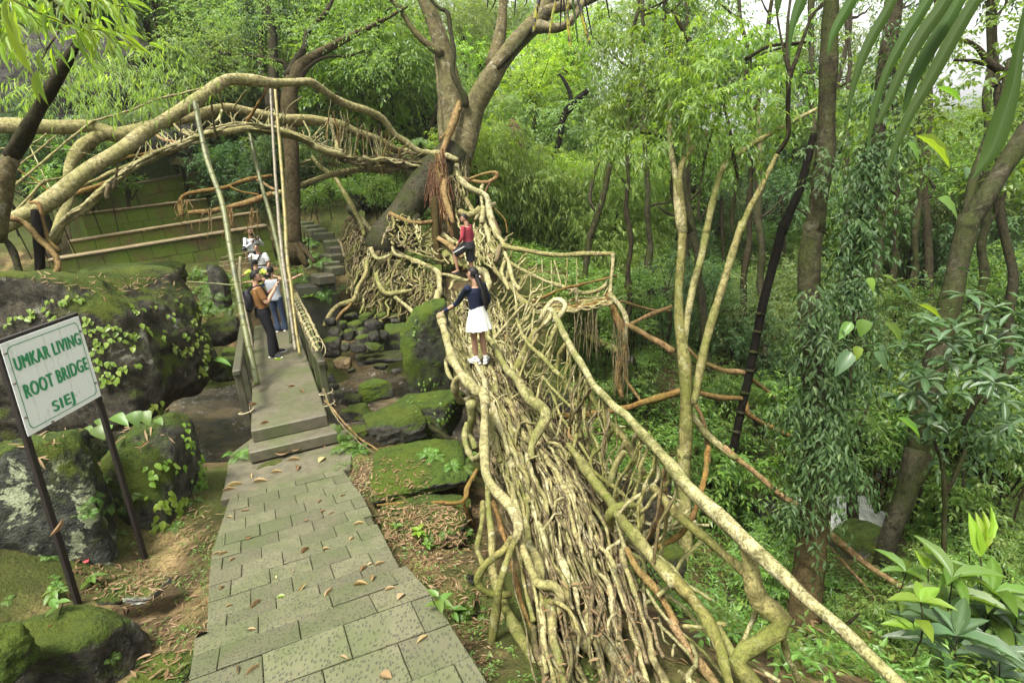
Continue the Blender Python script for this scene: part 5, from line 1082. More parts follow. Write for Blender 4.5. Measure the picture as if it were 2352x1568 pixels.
# lower brown root lines behind
under = thing('root_line', 'brown guide root strung below the arch in front of the terraces', 'root', P(1, 1215, 1400, 15.5))
for k, pts, m in ((2, [(540, 1100, 15.9, 46), (400, 1140, 15.7, 46), (250, 1145, 15.5, 44), (100, 1162, 15.3, 44), (-20, 1190, 15.1, 40), (-120, 1225, 15.0, 38), (-240, 1275, 14.8, 38), (-380, 1320, 14.7, 38)], 'root'), (1, [(1830, 1308, 14.7, 40), (1650, 1362, 14.5, 40), (1500, 1402, 14.4, 40), (1400, 1422, 14.4, 36), (1270, 1428, 14.3, 30)], 'root_orange'),
                  (1, [(1830, 1180, 15.0, 22), (1650, 1212, 14.8, 28), (1500, 1262, 14.6, 28), (1350, 1292, 14.5, 28), (1240, 1315, 14.4, 28), (1216, 1360, 14.4, 30), (1222, 1450, 14.3, 34)], 'root_orange'), (1, [(1700, 1195, 14.9, 16), (1800, 1250, 14.8, 20), (1900, 1290, 14.8, 20)], 'root_orange'), (1, [(1540, 1250, 14.6, 12), (1600, 1280, 14.6, 14), (1740, 1310, 14.7, 14)], 'root_orange'),
                  (1, [(1915, 1150, 15.0, 20), (2000, 1110, 15.1, 22), (2090, 1075, 15.2, 20)], 'root')):
    fork(under, TR(k, pts), mat=m, jit=.2, sides=7)
for i in range(26):
    x = rng.choice([1215, 1240, 1260, 1400, 1530, 1545, 1550, 1700]) + rng.normal(0, 8); y = 1340 if x < 1300 else 1400
    fork(under, TR(1, [(x, y, 14.3, rng.uniform(4, 9)), (x + rng.normal(0, 14), y + 70, 14.3, 6), (x + rng.normal(0, 28), y + rng.uniform(90, 220), 14.3, 4)]), mat='root_orange', jit=.6, sides=5, bump=0, name='hanging_fibre')
# ---------------------------------------------------------------- bamboo poles, railings, sign
def bamboo_mat(name, c, d):
    s = NT(name); v = s.pos(); n = s.noise(v, 6, 5, .6); n2 = s.noise(v, 40, 3)
    col = s.ramp(n, [(.35, d), (.5, c), (.7, tuple(x * 1.2 for x in c))]); col = s.mix(s.ramp(s.noise(v, 17, 4, .7), [(.62, 0.0), (.66, .8)]), col, (.2, .2, .13))
    s.bump(n2, .3, .004); return s.fin(col, .5, .4)
M['bamboo_green'] = bamboo_mat('bamboo_green', (.085, .092, .028), (.04, .046, .016)); M['bamboo_yellow'] = bamboo_mat('bamboo_yellow', (.16, .13, .032), (.085, .072, .02)); M['bamboo_grey'] = bamboo_mat('bamboo_grey', (.15, .13, .085), (.05, .045, .03)); M['bamboo_tan'] = bamboo_mat('bamboo_tan', (.20, .175, .085), (.10, .085, .036))
M['binding'] = plain('split_bamboo_tie', (.45, .38, .22), .7, .3, .2)
def culm(label, k, pts, mat, group=None, joint=.42, name='bamboo_pole'):
    V, r = TR(k, pts); t = thing(name, label, 'bamboo pole', V[-1], group)
    root(t, V, r * .76, mat, 'culm', jit=.04, sides=12, bump=.015)
    C = catmull(np.column_stack([V, r]), 200); L = np.concatenate([[0], np.cumsum(np.linalg.norm(np.diff(C[:, :3], axis=0), axis=1))])
    for s in np.arange(.25, L[-1], joint):
        c = np.array([np.interp(s + e, L, C[:, i]) for e in (-.012, 0, .012) for i in range(4)]).reshape(3, 4)
        root(t, c[:, :3], c[:, 3] * [.8, .92, .8], mat, 'joint', jit=0, sides=10, bump=0)
    return t


culm('long leaning green bamboo prop, leftmost of the arch props', 10, [(-320, -1160, 10.6, 58), (-200, -600, 10.2, 66), (-30, -100, 9.7, 70), (60, 420, 9.3, 72), (150, 900, 9.0, 76), (215, 1250, 8.8, 78), (335, 1790, 8.5, 82)], 'bamboo_green')
culm('thin dark pole beside the leaning green bamboo prop', 10, [(-290, -1130, 10.8, 30), (-230, -800, 10.6, 36), (-120, -380, 10.3, 30)], 'bamboo_grey')
culm('short weathered bamboo lying along the left footbridge rail', 10, [(150, 750, 10.2, 30), (200, 1000, 9.7, 40), (260, 1280, 9.2, 44), (300, 1560, 8.9, 46)], 'bamboo_grey')
culm('upright yellow bamboo pole on the right side of the footbridge', 10, [(525, -1280, 12.0, 40), (580, -600, 11.7, 44), (625, 0, 11.3, 48), (650, 480, 10.9, 50), (690, 760, 10.7, 44), (730, 1130, 10.3, 40), (782, 1480, 10.0, 38)], 'bamboo_yellow')
culm('grey split bamboo pole next to the yellow pole', 10, [(475, -1290, 12.1, 30), (520, -500, 11.8, 40), (565, 100, 11.5, 46), (605, 500, 11.2, 50), (640, 750, 11.0, 46), (690, 1100, 10.6, 48), (738, 1440, 10.3, 46)], 'bamboo_grey')
culm('crooked greenish pole leaning between terrace and footbridge', 10, [(260, -820, 13.2, 44), (330, -500, 13.0, 50), (380, -300, 12.8, 52), (470, 20, 12.4, 56), (545, 330, 12.0, 58), (600, 620, 11.6, 56), (650, 1000, 11.2, 44), (690, 1360, 10.8, 36)], 'bamboo_green')
culm('short pale bamboo post at the left far railing', 10, [(162, 465, 13.2, 44), (158, 600, 13.1, 46), (160, 780, 13.0, 46)], 'bamboo_tan')
culm('thin green bamboo pole laid from the boulder to the footbridge', 4, [(1262, 380, 10.2, 13), (1420, 392, 10.1, 15), (1590, 406, 10.0, 16)], 'bamboo_green')
for i, (a, b, h0, h1, m) in enumerate(((.3, DLEN - 1.5, .86, .84, 'bamboo_tan'), (.5, DLEN - 1.2, .84, .88, 'bamboo_green'), (1.0, DLEN - .8, .90, .82, 'bamboo_tan'))):
    q = DW / 2 + .02 + .05 * i; V = np.array([dk(q + .01, a, h0), dk(q + rng.normal(0, .02), (a + b) / 2, (h0 + h1) / 2 + rng.normal(0, .01)), dk(q - .01, b, h1)])
    t = thing('bamboo_rail', ['pale split bamboo lashed inside the right footbridge rail', 'greenish bamboo lashed on top of the right footbridge rail', 'pale bamboo lashed along the outer right footbridge rail'][i], 'bamboo rail', V[0])
    root(t, V, [.022, .024, .022], m, 'culm', jit=.3, sides=8, bump=.06)
for i in range(16):
    t_ = .6 + i * (DLEN - 1.6) / 15 + rng.normal(0, .08); q = DW / 2 + .07; th = np.linspace(0, 6.9, 16)
    V = np.array([dk(q + .10 * math.cos(a), t_ + .01 * a + .03 * math.sin(a * 2), .80 + .13 * math.sin(a)) for a in th])
    t = tag(MB().tube(V, .005, sides=5, bump=0, step=.04).build('cane_tie', M['binding'], None, True, V[0]), 'split cane tie wound round the right footbridge rail', 'tie', 'cane ties on the right rail')
for k, y, z_ in ((0, 2.0, .1), (1, 3.3, .3)):
    V = np.array([dk(-DW / 2 - .06 + .11 * math.cos(a), 1.0 + y - 2, .3 + z_ + .02 * a + .10 * math.sin(a)) for a in np.linspace(0, 6.6, 14)])
for lab, tt, h_ in (('cane tie round the near post of the left railing', .76, -.02), ('cane tie round the near post of the right railing', .46, .12), ('loose cane tie hanging at the right post foot', .46, -.06)):
    sd_ = -1 if 'left' in lab else 1
    V = np.array([dk(sd_ * (DW / 2 + .065) + .10 * math.cos(a), tt + .10 * math.sin(a), h_ + .012 * a) for a in np.linspace(0, 6.9, 18)])
    tag(MB().tube(V, .006, sides=5, bump=0, step=.04).build('cane_tie', M['binding'], None, True, V[0]), lab, 'tie')
for lab, pts, m in (('bundle of brown roots trailing from the right railing post, outer strand', [(0, 1180, 7.2, 16), (70, 1260, 7.0, 12), (160, 1360, 6.9, 12), (260, 1450, 6.8, 11), (400, 1540, 6.6, 10)], 'root_orange'), ('thin trailing root beside the right entry step', [(-10, 1100, 7.4, 18), (60, 1270, 7.0, 10), (190, 1420, 6.8, 9), (330, 1535, 6.7, 8)], 'root_dark')):
    V, r = TR(5, pts); t = thing('trailing_root', lab, 'root', V[0]); root(t, V, r, m, 'strand', jit=.5, sides=6)
V, r = TR(5, [(690, 1335, 7.4, 28), (760, 1385, 7.25, 30), (850, 1440, 7.1, 30), (945, 1500, 7.0, 28)]); t = thing('fallen_branch', 'bare brown branch lying across the dark slab', 'branch', V[0]); root(t, V, r, 'trunk_mid', 'stem', jit=.2, sides=9)
V, r = TR(8, [(690, 60, 6.6, 18), (800, 95, 6.4, 18), (900, 120, 6.3, 17), (1000, 160, 6.1, 16)]); t = thing('fallen_branch', 'pale stick lying behind the flat moss slab', 'branch', V[0]); root(t, V, r, 'root', 'stem', jit=.3, sides=7)
# small cane fence at the far end
t = thing('cane_fence', 'low cane fence beside the dark wall at the footbridge end', 'fence', P(10, 150, 560, 14))
for a, b in (((-40, 470), (300, 405)), ((-60, 520), (330, 455)), ((-60, 560), (350, 515)), ((30, 430), (50, 600)), ((190, 400), (200, 560)), ((270, 420), (285, 530))):
    fork(t, TR(10, [(*a, 14.2, 9), (*b, 14.6, 9)]), mat='bamboo_tan', name='cane', sides=6, bump=.05)
# log pile behind
for i, (a, b, w_) in enumerate((((890, 440), (990, 520), 34), ((930, 420), (1010, 500), 36), ((985, 430), (1060, 520), 44), ((1010, 415), (1080, 500), 46), ((900, 480), (960, 550), 40), ((960, 490), (1050, 545), 36), ((880, 500), (900, 560), 40), ((950, 410), (1030, 440), 30))):
    V, r = TR(13, [(*a, 19.4, w_), (*b, 18.9, w_)]); o = MB().tube(V, r, sides=10, bump=.05, rng=rng).build('log', M['black_wood'] if i % 3 else M['trunk_mid'], None, True, V[0])
    tag(o, 'dark cut log in the heap on the far bank', 'log', 'logs heaped on the far bank')
# dead thatch on the terrace top
t = thing('palm_thatch', 'heap of dry grey palm leaves on top of the terrace wall', 'thatch', P(1, 1230, 1110, 20))
_th = MB(); 
for i in range(70):
    a = frng_t = rng.uniform(-.25, 1.1); L_ = rng.uniform(60, 170); p0 = P(1, 1190 + rng.normal(0, 30), 1060 + rng.normal(0, 20), 19.9 + rng.normal(0, .2)); p1 = P(1, 1190 + math.cos(a) * L_, 1060 + math.sin(a) * L_ * .6, 19.6)
    _th.tube(np.array([p0, (p0 + p1) / 2 + [0, 0, .06], p1]), [.012, .03, .006], sides=4, bump=0, step=.15)
tag(_th.build('blades', plain('dry_thatch', (.45, .40, .30), .8, .2, .3, 8), t, False), kind='stuff')
# ---- sign
TLc, TRc, BRc, BLc = P(4, 0, 802, 4.0), P(4, 525, 612, 4.68), P(4, 682, 1145, 4.90), P(4, 190, 1420, 4.20)
ex = norm((TRc - TLc) + (BRc - BLc)); ey = (TLc - BLc) + (TRc - BRc); ey = norm(ey - ex * ey.dot(ex)); en = np.cross(ex, ey)
if en.dot(EYE - TLc) < 0: en = -en
sc_ = .25 * (TLc + TRc + BRc + BLc); SWd = .5 * (np.linalg.norm(TRc - TLc) + np.linalg.norm(BRc - BLc)); SHt = .5 * (np.linalg.norm(TLc - BLc) + np.linalg.norm(TRc - BRc))
# keep the traced corners but on one plane
def bu(u, v, d=0.0):
    p = (TLc * (1 - u) + TRc * u) * (1 - v) + (BLc * (1 - u) + BRc * u) * v
    p = p - en * (p - sc_).dot(en); return p + en * d
_s = NT('painted_white_sheet'); _sv = _s.pos((1, 1, .18)); _sc = _s.mix(_s.ramp(_s.noise(_sv, 26, 5, .7), [(.55, 0.0), (.72, .55)]), (.68, .71, .66), (.30, .30, .22)); _sc = _s.mix(_s.ramp(_s.noise(_s.pos(), 9, 5, .7), [(.6, 0.0), (.7, .5)]), _sc, (.40, .42, .33)); M['sign_white'] = _s.fin(_sc, .5, .3); M['sign_green'] = plain('green_lettering', (.035, .25, .10), .5, .4, .12, 20); M['iron'] = plain('rusty_dark_iron', (.016, .012, .010), .6, .3, .4, 25, .4); M['bolt'] = plain('bolt_steel', (.12, .10, .08), .5, .5, .2)
sign = thing('sign', 'white sign with green lettering on two dark iron posts in front of the boulder', 'sign', bu(.5, 1.0) - [0, 0, 1.0])
def plate(name, u0, v0, u1, v1, d0, d1, mat, parent):
    V = np.array([bu(u, v, d) for d in (d0, d1) for v in (v0, v1) for u in (u0, u1)])
    return MB().add(V, [[0, 1, 3, 2], [4, 6, 7, 5], [0, 4, 5, 1], [2, 3, 7, 6], [0, 2, 6, 4], [1, 5, 7, 3]]).build(name, mat, parent, False)
board = plate('board', 0, 0, 1, 1, .0, -.008, M['sign_white'], sign)
plate('frame', -.02, -.035, 1.02, .02, -.010, -.05, M['iron'], sign); plate('frame', -.02, .96, 1.02, 1.0, -.010, -.05, M['iron'], sign)
# printed border, rounded
def border(parent):
    pts = []; m_u, m_v, ru, rv = .045, .05, .05, .06
    for cu, cv, a0 in ((1 - m_u - ru, m_v + rv, -90), (1 - m_u - ru, 1 - m_v - rv, 0), (m_u + ru, 1 - m_v - rv, 90), (m_u + ru, m_v + rv, 180)):
        for a in np.linspace(a0, a0 + 90, 7): pts.append((cu + ru * math.cos(R(a)), cv + rv * math.sin(R(a))))
    pts.append(pts[0]); V = []
    cx = np.array([.5, .5])
    for p in pts:
        q = np.array(p); q2 = q + (cx - q) * np.array([.013, .014]) * 1.3
        V += [bu(*q, .0025), bu(*q2, .0025)]
    Q = [(2 * i, 2 * i + 1, 2 * i + 3, 2 * i + 2) for i in range(len(pts) - 1)]
    MB().add(V, Q).build('border', M['sign_green'], parent, False)
border(board)
def letters(txt, u0, u1, v0, v1, name):
    cu = bpy.data.curves.new('t', 'FONT'); cu.body = txt; cu.size = 1; cu.space_character = 1.12
    o = bpy.data.objects.new('t', cu); COL.objects.link(o); bpy.context.view_layer.update()
    me = bpy.data.meshes.new_from_object(o.evaluated_get(bpy.context.evaluated_depsgraph_get())); bpy.data.objects.remove(o)
    V = np.array([v.co[:] for v in me.vertices]); x0, x1 = V[:, 0].min(), V[:, 0].max(); y0, y1 = V[:, 1].min(), V[:, 1].max(); off = np.array(parent_world(board))
    T = [list(p.vertices) for p in me.polygons]; mb = MB()   # three offset coats of paint make the strokes bold
    for i, (du, dv) in enumerate(((-.007, -.004), (0, 0), (.007, .004))):
        W = np.array([bu(u0 + du + (u1 - u0) * (x - x0) / (x1 - x0), v1 + dv + (v0 - v1) * (y - y0) / (y1 - y0), .003 + i * .0006) for x, y, _z in V])
        for t_ in T:
            for j in range(1, len(t_) - 1): mb.T.append(np.array([[t_[0], t_[j], t_[j + 1]]]) + mb.n)
        mb.V.append(W); mb.n += len(W)
    bpy.data.meshes.remove(me); return mb.build(name, M['sign_green'], board, False)
letters('UMKAR LIVING', .085, .93, .175, .315, 'lettering'); letters('ROOT BRIDGE', .10, .93, .475, .625, 'lettering'); letters('SIEJ', .355, .635, .78, .935, 'lettering')
for u, (vt, vb) in ((.012, (-.03, 1)), (.988, (-.03, 1))):
    top = bu(u, vt, -.03); bot = bu(u, 1, -.03); g = float(hgt(np.array([bot[0]]), np.array([bot[1]]))[0])
    base = bot + norm(bot - top) * (bot[2] - g + .15) / max(.2, -norm(bot - top)[2]); L_ = np.linalg.norm(base - top); zz = norm(top - base); xx = norm(ex - zz * ex.dot(zz))
    MB().box((top + base) / 2, .048, .04, L_, np.array([xx, np.cross(zz, xx), zz]), .004).build('post', M['iron'], sign, False)
for u, v in ((.02, .10), (.02, .42), (.03, .80), (.965, .17), (.965, .82), (.3, .985)):
    V, Q, T = tube(np.array([bu(u, v, .0), bu(u, v, .012)]), [.011, .009], sides=8, bump=0); MB().add(V, Q, T).build('bolt', M['bolt'], sign)
# roof of leaves lodged on the near post
# ---------------------------------------------------------------- foliage tools
frng = np.random.default_rng(30)
bpy.context.view_layer.update()
_dg = bpy.context.evaluated_depsgraph_get()
def hit(k, x, y):
    """first surface met at a picture point: (location, normal, object name) or None"""
    X, Y = ZD(k, x, y)
    d = Vector(norm(FW + RT * (X - 1176) / FPX - UP * (Y - 784) / FPX))
    ok, loc, nrm, idx, ob, _m = SC.ray_cast(_dg, Vector(EYE), d)
    if not ok: return None
    nrm = np.array(nrm); 
    if nrm.dot(np.array(d)) > 0: nrm = -nrm
    return np.array(loc), nrm, ob.name
def drop(x, y, z0=8.0):
    """surface under a plan position"""
    ok, loc, nrm, idx, ob, _m = SC.ray_cast(_dg, Vector((x, y, z0)), Vector((0, 0, -1)))
    return (np.array(loc), np.array(nrm), ob.name) if ok else None
LEAFS = {  # outline: (position along, half width) pairs between base and tip
    'ovate': [(.0, .0), (.38, .5), (1, 0)], 'lance': [(0, 0), (.30, .5), (1, 0)], 'obov': [(0, 0), (.62, .5), (1, 0)]}
def leaves(pos, d, n, L, W, peak=.38, fold=.22, droop=.12):
    """N simple folded leaves, 4 triangles each"""
    pos = np.asarray(pos, float); N = len(pos); d = norm(np.asarray(d, float)); n = np.asarray(n, float); n = norm(n - d * (n * d).sum(-1, keepdims=True)); s = np.cross(d, n)
    L = np.broadcast_to(L, N)[:, None]; W = np.broadcast_to(W, N)[:, None]
    m = pos + d * L * peak
    V = np.stack([pos, m + s * W * .5 + n * W * fold, m, m - s * W * .5 + n * W * fold, pos + d * L - n * L * droop], 1).reshape(-1, 3)
    b = (np.arange(N) * 5)[:, None]
    T = np.concatenate([b + [0, 1, 2], b + [0, 2, 3], b + [1, 4, 2], b + [2, 4, 3]], 0)
    return V, T
def leaves2(pos, d, n, L, W, fold=.18, droop=.25, peak=.4):
    """bigger leaves with a curved outline and midrib fold, 12 triangles each"""
    pos = np.asarray(pos, float); N = len(pos); d = norm(np.asarray(d, float)); n = np.asarray(n, float); n = norm(n - d * (n * d).sum(-1, keepdims=True)); s = np.cross(d, n)
    L = np.broadcast_to(L, N)[:, None]; W = np.broadcast_to(W, N)[:, None]
    st = [(peak * .45, .36), (peak, .5), (peak + (1 - peak) * .55, .33)]
    P0 = [pos]
    for t, w_ in st:
        c = pos + d * L * t - n * L * droop * t * t
        P0 += [c + s * W * w_ + n * W * fold * w_ * 2, c, c - s * W * w_ + n * W * fold * w_ * 2]
    P0.append(pos + d * L - n * L * droop)
    V = np.stack(P0, 1).reshape(-1, 3); b = (np.arange(N) * 11)[:, None]
    F = [[0, 1, 2], [0, 2, 3]]
    for k in (0, 1):
        a = 1 + 3 * k; F += [[a, a + 3, a + 4], [a, a + 4, a + 1], [a + 1, a + 4, a + 5], [a + 1, a + 5, a + 2]]
    F += [[7, 10, 8], [8, 10, 9]]
    return V, np.concatenate([b + f for f in F], 0)
def sprays(o, d, twigL, k, leafL, leafW, rng, droop=.25, leafdroop=.35, peak=.38, spread=.9, big=False):
    """twigs at o heading d, each with k alternate leaves"""
    N = len(o); d = norm(d); t = np.linspace(.15, 1.0, k)[None, :, None]
    twigL = np.broadcast_to(twigL, N)[:, None, None]
    up = np.array([0, 0, 1.0])
    p = o[:, None] + d[:, None] * t * twigL - up * droop * twigL * t * t
    td = norm(d[:, None] - up * 2 * droop * t)
    s = norm(np.cross(td, up) + 1e-4); alt = np.where(np.arange(k) % 2, 1.0, -1.0)[None, :, None]
    alt = np.where(t > .97, 0, alt)
    ld = norm(td * .75 + s * alt * spread + rng.normal(0, .25, p.shape) - up * leafdroop)
    n = up + rng.normal(0, .35, p.shape) + td * .2
    q = p.reshape(-1, 3); M_ = len(q)
    f = leaves2 if big else leaves
    return f(q, ld.reshape(-1, 3), n.reshape(-1, 3), leafL * rng.uniform(.65, 1.2, M_), leafW * rng.uniform(.7, 1.15, M_), peak=peak)
def clump_crown(centres, radii, twigs, k, twigL, leafL, leafW, rng, droop=.25, leafdroop=.35, up=.15, peak=.38, spread=.9, big=False, flat=.8):
    V = []; T = []; n0 = 0
    o = []; d = []
    for c, r in zip(centres, radii):
        n = max(2, int(twigs * rng.uniform(.7, 1.3)))
        v = norm(rng.normal(0, 1, (n, 3))); rr = rng.random((n, 1)) ** .5
        off = v * rr * r * [1, 1, flat]
        o.append(c + off); d.append(norm(v + rng.normal(0, .5, (n, 3)) + [0, 0, up]))
    o = np.concatenate(o); d = np.concatenate(d)
    return sprays(o, d, twigL * rng.uniform(.6, 1.3, len(o)), k, leafL, leafW, rng, droop, leafdroop, peak, spread, big)
def ell_centres(n, R, rng, shell=.45, zmin=-.6):
    v = norm(rng.normal(0, 1, (n * 3, 3))); v = v[v[:, 2] > zmin][:n]
    return v * (shell + (1 - shell) * rng.random((len(v), 1)) ** .6) * np.array(R)
_ARCH = {}
def arch_tree(kind, i):
    """crown and stem mesh data shared by alike trees; crown centred on the origin"""
    if (kind, i) in _ARCH: return _ARCH[(kind, i)]
    r = np.random.default_rng(hash_(kind) + i * 7)
    if kind == 'bamboo':
        c = ell_centres(46, (2.0, 2.0, 1.9), r, .3); V, T = clump_crown(c, r.uniform(.35, .8, len(c)), 17, 7, .60, .22, .05, r, .5, .75, .25, .3, .5); m = 'leaf_bamboo'
    elif kind == 'fine':
        c = ell_centres(52, (2.1, 2.1, 1.4), r, .4); V, T = clump_crown(c, r.uniform(.3, .65, len(c)), 17, 8, .50, .14, .058, r, .3, .3, .1, .4, .9, False, .6); m = 'leaf_fine'
    elif kind == 'broad':
        c = ell_centres(44, (1.8, 1.8, 1.5), r, .35); V, T = clump_crown(c, r.uniform(.3, .6, len(c)), 14, 7, .42, .17, .068, r, .3, .35, .15, .42); m = 'leaf_broad'
    elif kind == 'dark':
        c = ell_centres(40, (1.7, 1.7, 1.5), r, .35); V, T = clump_crown(c, r.uniform(.3, .55, len(c)), 14, 7, .40, .15, .055, r, .3, .5, .1, .4); m = 'leaf_dark'
    elif kind == 'bright':
        c = ell_centres(36, (1.6, 1.6, 1.3), r, .3); V, T = clump_crown(c, r.uniform(.3, .6, len(c)), 14, 7, .40, .16, .055, r, .3, .4, .15, .4); m = 'leaf_bright'
    elif kind == 'shrub':
        c = ell_centres(18, (.62, .62, .55), r, .3, -.3); V, T = clump_crown(c, r.uniform(.14, .26, len(c)), 9, 6, .24, .12, .045, r, .3, .35, .35, .42); m = 'leaf_broad'
    elif kind == 'shrub_bright':
        c = ell_centres(16, (.58, .58, .5), r, .3, -.3); V, T = clump_crown(c, r.uniform(.14, .26, len(c)), 9, 6, .24, .12, .048, r, .3, .35, .35, .42); m = 'leaf_fern'
    me = mesh_np('crown', V, None, T, False, [M[m]])
    _ARCH[(kind, i)] = (me, c); return _ARCH[(kind, i)]
def hash_(s): return sum(ord(ch) * (j + 3) for j, ch in enumerate(s)) % 9973
_TR = {}
def trunk_mesh(kind, i, H, cs, mat, r0):
    mb = MB(); r = np.random.default_rng(i * 31 + hash_(kind))
    base = np.array([r.normal(0, .25), r.normal(0, .25), -H]); top = np.array([0, 0, .2])
    mid = base * .5 + r.normal(0, .18, 3) * [1, 1, 0]
    mb.tube(np.array([base, mid, top * .3, top + [r.normal(0, .3), r.normal(0, .3), .5]]), [r0 * 1.25, r0, r0 * .7, r0 * .3], sides=8, jit=r0 * .3, rng=r, step=.25)
    for c in cs[::max(1, len(cs) // 9)]:
        s = np.array([0, 0, -r.uniform(.1, .9) * min(1.2, H * .5)])
        mb.tube(np.array([s, s * .4 + c * .45 + [0, 0, -.1], c]), [r0 * .45, r0 * .3, r0 * .12], sides=5, jit=.03, rng=r, step=.2, bump=.05)
    return mb
def plant_tree(kind, i, p, scale, label, cat, group, trunk='trunk_dark', base=None, r0=.07, name='tree', squash=1.0):
    """p: crown centre; stem runs down to the ground"""
    me, cs = arch_tree(kind, i)
    g = float(hgt(np.array([p[0]]), np.array([p[1]]))[0]) if base is None else base
    H = max(.4, p[2] - g) / scale
    t = thing(name, label, cat, (p[0], p[1], g), group)
    yaw = frng.uniform(0, 6.28)
    c = link('crown', me, t, (0, 0, p[2] - g)); c.scale = (scale, scale, scale * squash); c.rotation_euler = (0, 0, yaw)
    key = (kind, i, round(H), trunk)
    if key not in _TR:
        mb = trunk_mesh(kind, i, max(.4, round(H)), cs, trunk, r0)
        V = np.concatenate(mb.V); _TR[key] = mesh_np('trunk', V, np.concatenate(mb.Q), np.concatenate(mb.T), True, [M[trunk]])
    s = link('trunk', _TR[key], t, (0, 0, p[2] - g)); s.scale = (scale,) * 3; s.rotation_euler = (0, 0, yaw)
    return t
def seat(p):
    g = float(hgt(np.array([p[0]]), np.array([p[1]]))[0]); return p if p[2] > g + .3 else np.array([p[0], p[1], g + .3])
def region(n, rect, zr, kinds, sc, label, cat, group, trunk='trunk_dark', name='tree', ok=None, r0=.07, squash=1.0):
    k = 0; tries = 0
    while k < n and tries < n * 8:
        tries += 1
        X, Y = frng.uniform(rect[0], rect[2]), frng.uniform(rect[1], rect[3]); z = frng.uniform(*zr)
        if ok and not ok(X, Y, z): continue
        p = P(0, X, Y, z); g = float(hgt(np.array([p[0]]), np.array([p[1]]))[0])
        if p[2] < g - .6: continue
        p[2] = max(p[2], g + .25); v_ = p - EYE; dz = v_.dot(FW)
        if ok and not ok(1176 + FPX * v_.dot(RT) / dz, 784 - FPX * v_.dot(UP) / dz, dz): continue
        kd = kinds[int(frng.integers(len(kinds)))]
        ad = {'bamboo': 'feathery', 'fine': 'fine leaved', 'broad': 'broad leaved', 'dark': 'dark leaved', 'bright': 'light green', 'shrub': 'mid green', 'shrub_bright': 'fresh green'}[kd]
        plant_tree(kd, int(frng.integers(4)), p, frng.uniform(*sc), ad + ' ' + label, cat, ad + ' ' + group, trunk, None, r0, name, squash); k += 1

# ---- far and middle woodland
region(46, (820, 20, 1560, 560), (24, 40), ['bamboo', 'bamboo', 'bright', 'fine', 'bright'], (1.0, 1.6), 'tree in the far thicket beyond the fig', 'tree', 'trees of the far thicket')
region(26, (1080, 330, 1480, 760), (18.5, 25), ['bamboo', 'bamboo', 'bright'], (.7, 1.1), 'bushy clump growing behind the bridge', 'bamboo', 'bamboo clumps behind the bridge', 'trunk_dark', 'bamboo_clump', None, .03)
region(34, (330, -60, 960, 240), (20, 32), ['fine', 'fine', 'dark', 'broad'], (.9, 1.5), 'tree above the root arch', 'tree', 'trees above the arch')
region(14, (560, 150, 980, 350), (22, 28), ['bamboo', 'bright', 'fine'], (.7, 1.1), 'bush on the slope behind the root arch', 'bush', 'bushes on the slope behind the arch', 'trunk_dark', 'bush')
region(12, (-100, -100, 360, 60), (18.5, 21), ['fine', 'dark', 'dark'], (.7, 1.1), 'tree on top of the dark cliff', 'tree', 'trees on the cliff top')
region(56, (1480, 380, 2500, 800), (19, 36), ['broad', 'bamboo', 'fine', 'broad', 'dark'], (.9, 1.5), 'tree on the far right hillside', 'tree', 'trees of the far right hillside')
region(20, (1480, -40, 2450, 380), (24, 34), ['broad', 'broad', 'fine'], (1.0, 1.5), 'tall open crowned tree against the bright sky at right', 'tree', 'tall trees against the sky')
region(34, (1330, 640, 2450, 1000), (13.5, 19), ['broad', 'shrub_bright', 'fine', 'dark', 'dark', 'broad'], (.5, .85), 'bush on the right slope beyond the root platform', 'bush', 'bushes on the right slope', 'trunk_dark', 'bush')
_ns = lambda X, Y, z: not (1820 < X < 2130 and 1060 < Y < 1420)
region(60, (1560, 900, 2420, 1300), (9, 14), ['shrub', 'shrub_bright', 'shrub'], (.7, 1.3), 'low shrub between the gully rocks at right', 'shrub', 'shrubs between the gully rocks', 'trunk_dark', 'shrub', _ns, .02)
region(30, (1700, 1250, 2400, 1568), (6.2, 8.5), ['shrub', 'shrub', 'shrub_bright'], (.4, .7), 'small shrub on the ground at the lower right', 'shrub', 'small shrubs at the lower right', 'trunk_dark', 'shrub', _ns, .02)
region(36, (1230, 640, 1520, 980), (11.6, 14.5), ['shrub_bright', 'shrub_bright', 'shrub'], (.45, .85), 'shrub on the slope under the root platform', 'shrub', 'shrubs under the root platform', 'trunk_dark', 'shrub', None, .02)
region(34, (690, 330, 960, 520), (17.5, 22), ['shrub_bright', 'shrub'], (.5, 1.0), 'low shrub on the far bank behind the root tangle', 'shrub', 'shrubs on the far bank', 'trunk_dark', 'shrub', None, .02)
region(16, (480, 330, 680, 470), (19, 23), ['shrub', 'dark'], (.5, .9), 'shrub on the slope right of the terraces', 'shrub', 'shrubs beside the terraces', 'trunk_dark', 'shrub', None, .02)
region(20, (-60, 290, 330, 420), (15, 20), ['shrub', 'shrub_bright', 'dark'], (.6, 1.0), 'shrub at the foot of the dark cliff', 'shrub', 'shrubs below the cliff', 'trunk_dark', 'shrub', None, .02)
# ---- dark rock cliff at the upper left
V, T = rock_mesh(np.array([4.6, 1.5, 2.3]), 301, 6, .75, .07, 16, -.1)
cp = P(0, 130, 225, 18.8)
tag(link('cliff', mesh_np('cliff', V, None, T, True, [M['rock_wet']]), None, tuple(cp)), 'dark wet rock cliff half hidden by leaves at the upper left', 'cliff')
def joined(name, parts, mat, parent=None, kind=None, loc=None):
    mb = MB()
    for V, T in parts: mb.add(V, None, T)
    o = mb.build(name, M[mat] if isinstance(mat, str) else mat, parent, False, loc)
    if kind: o['kind'] = kind
    return o
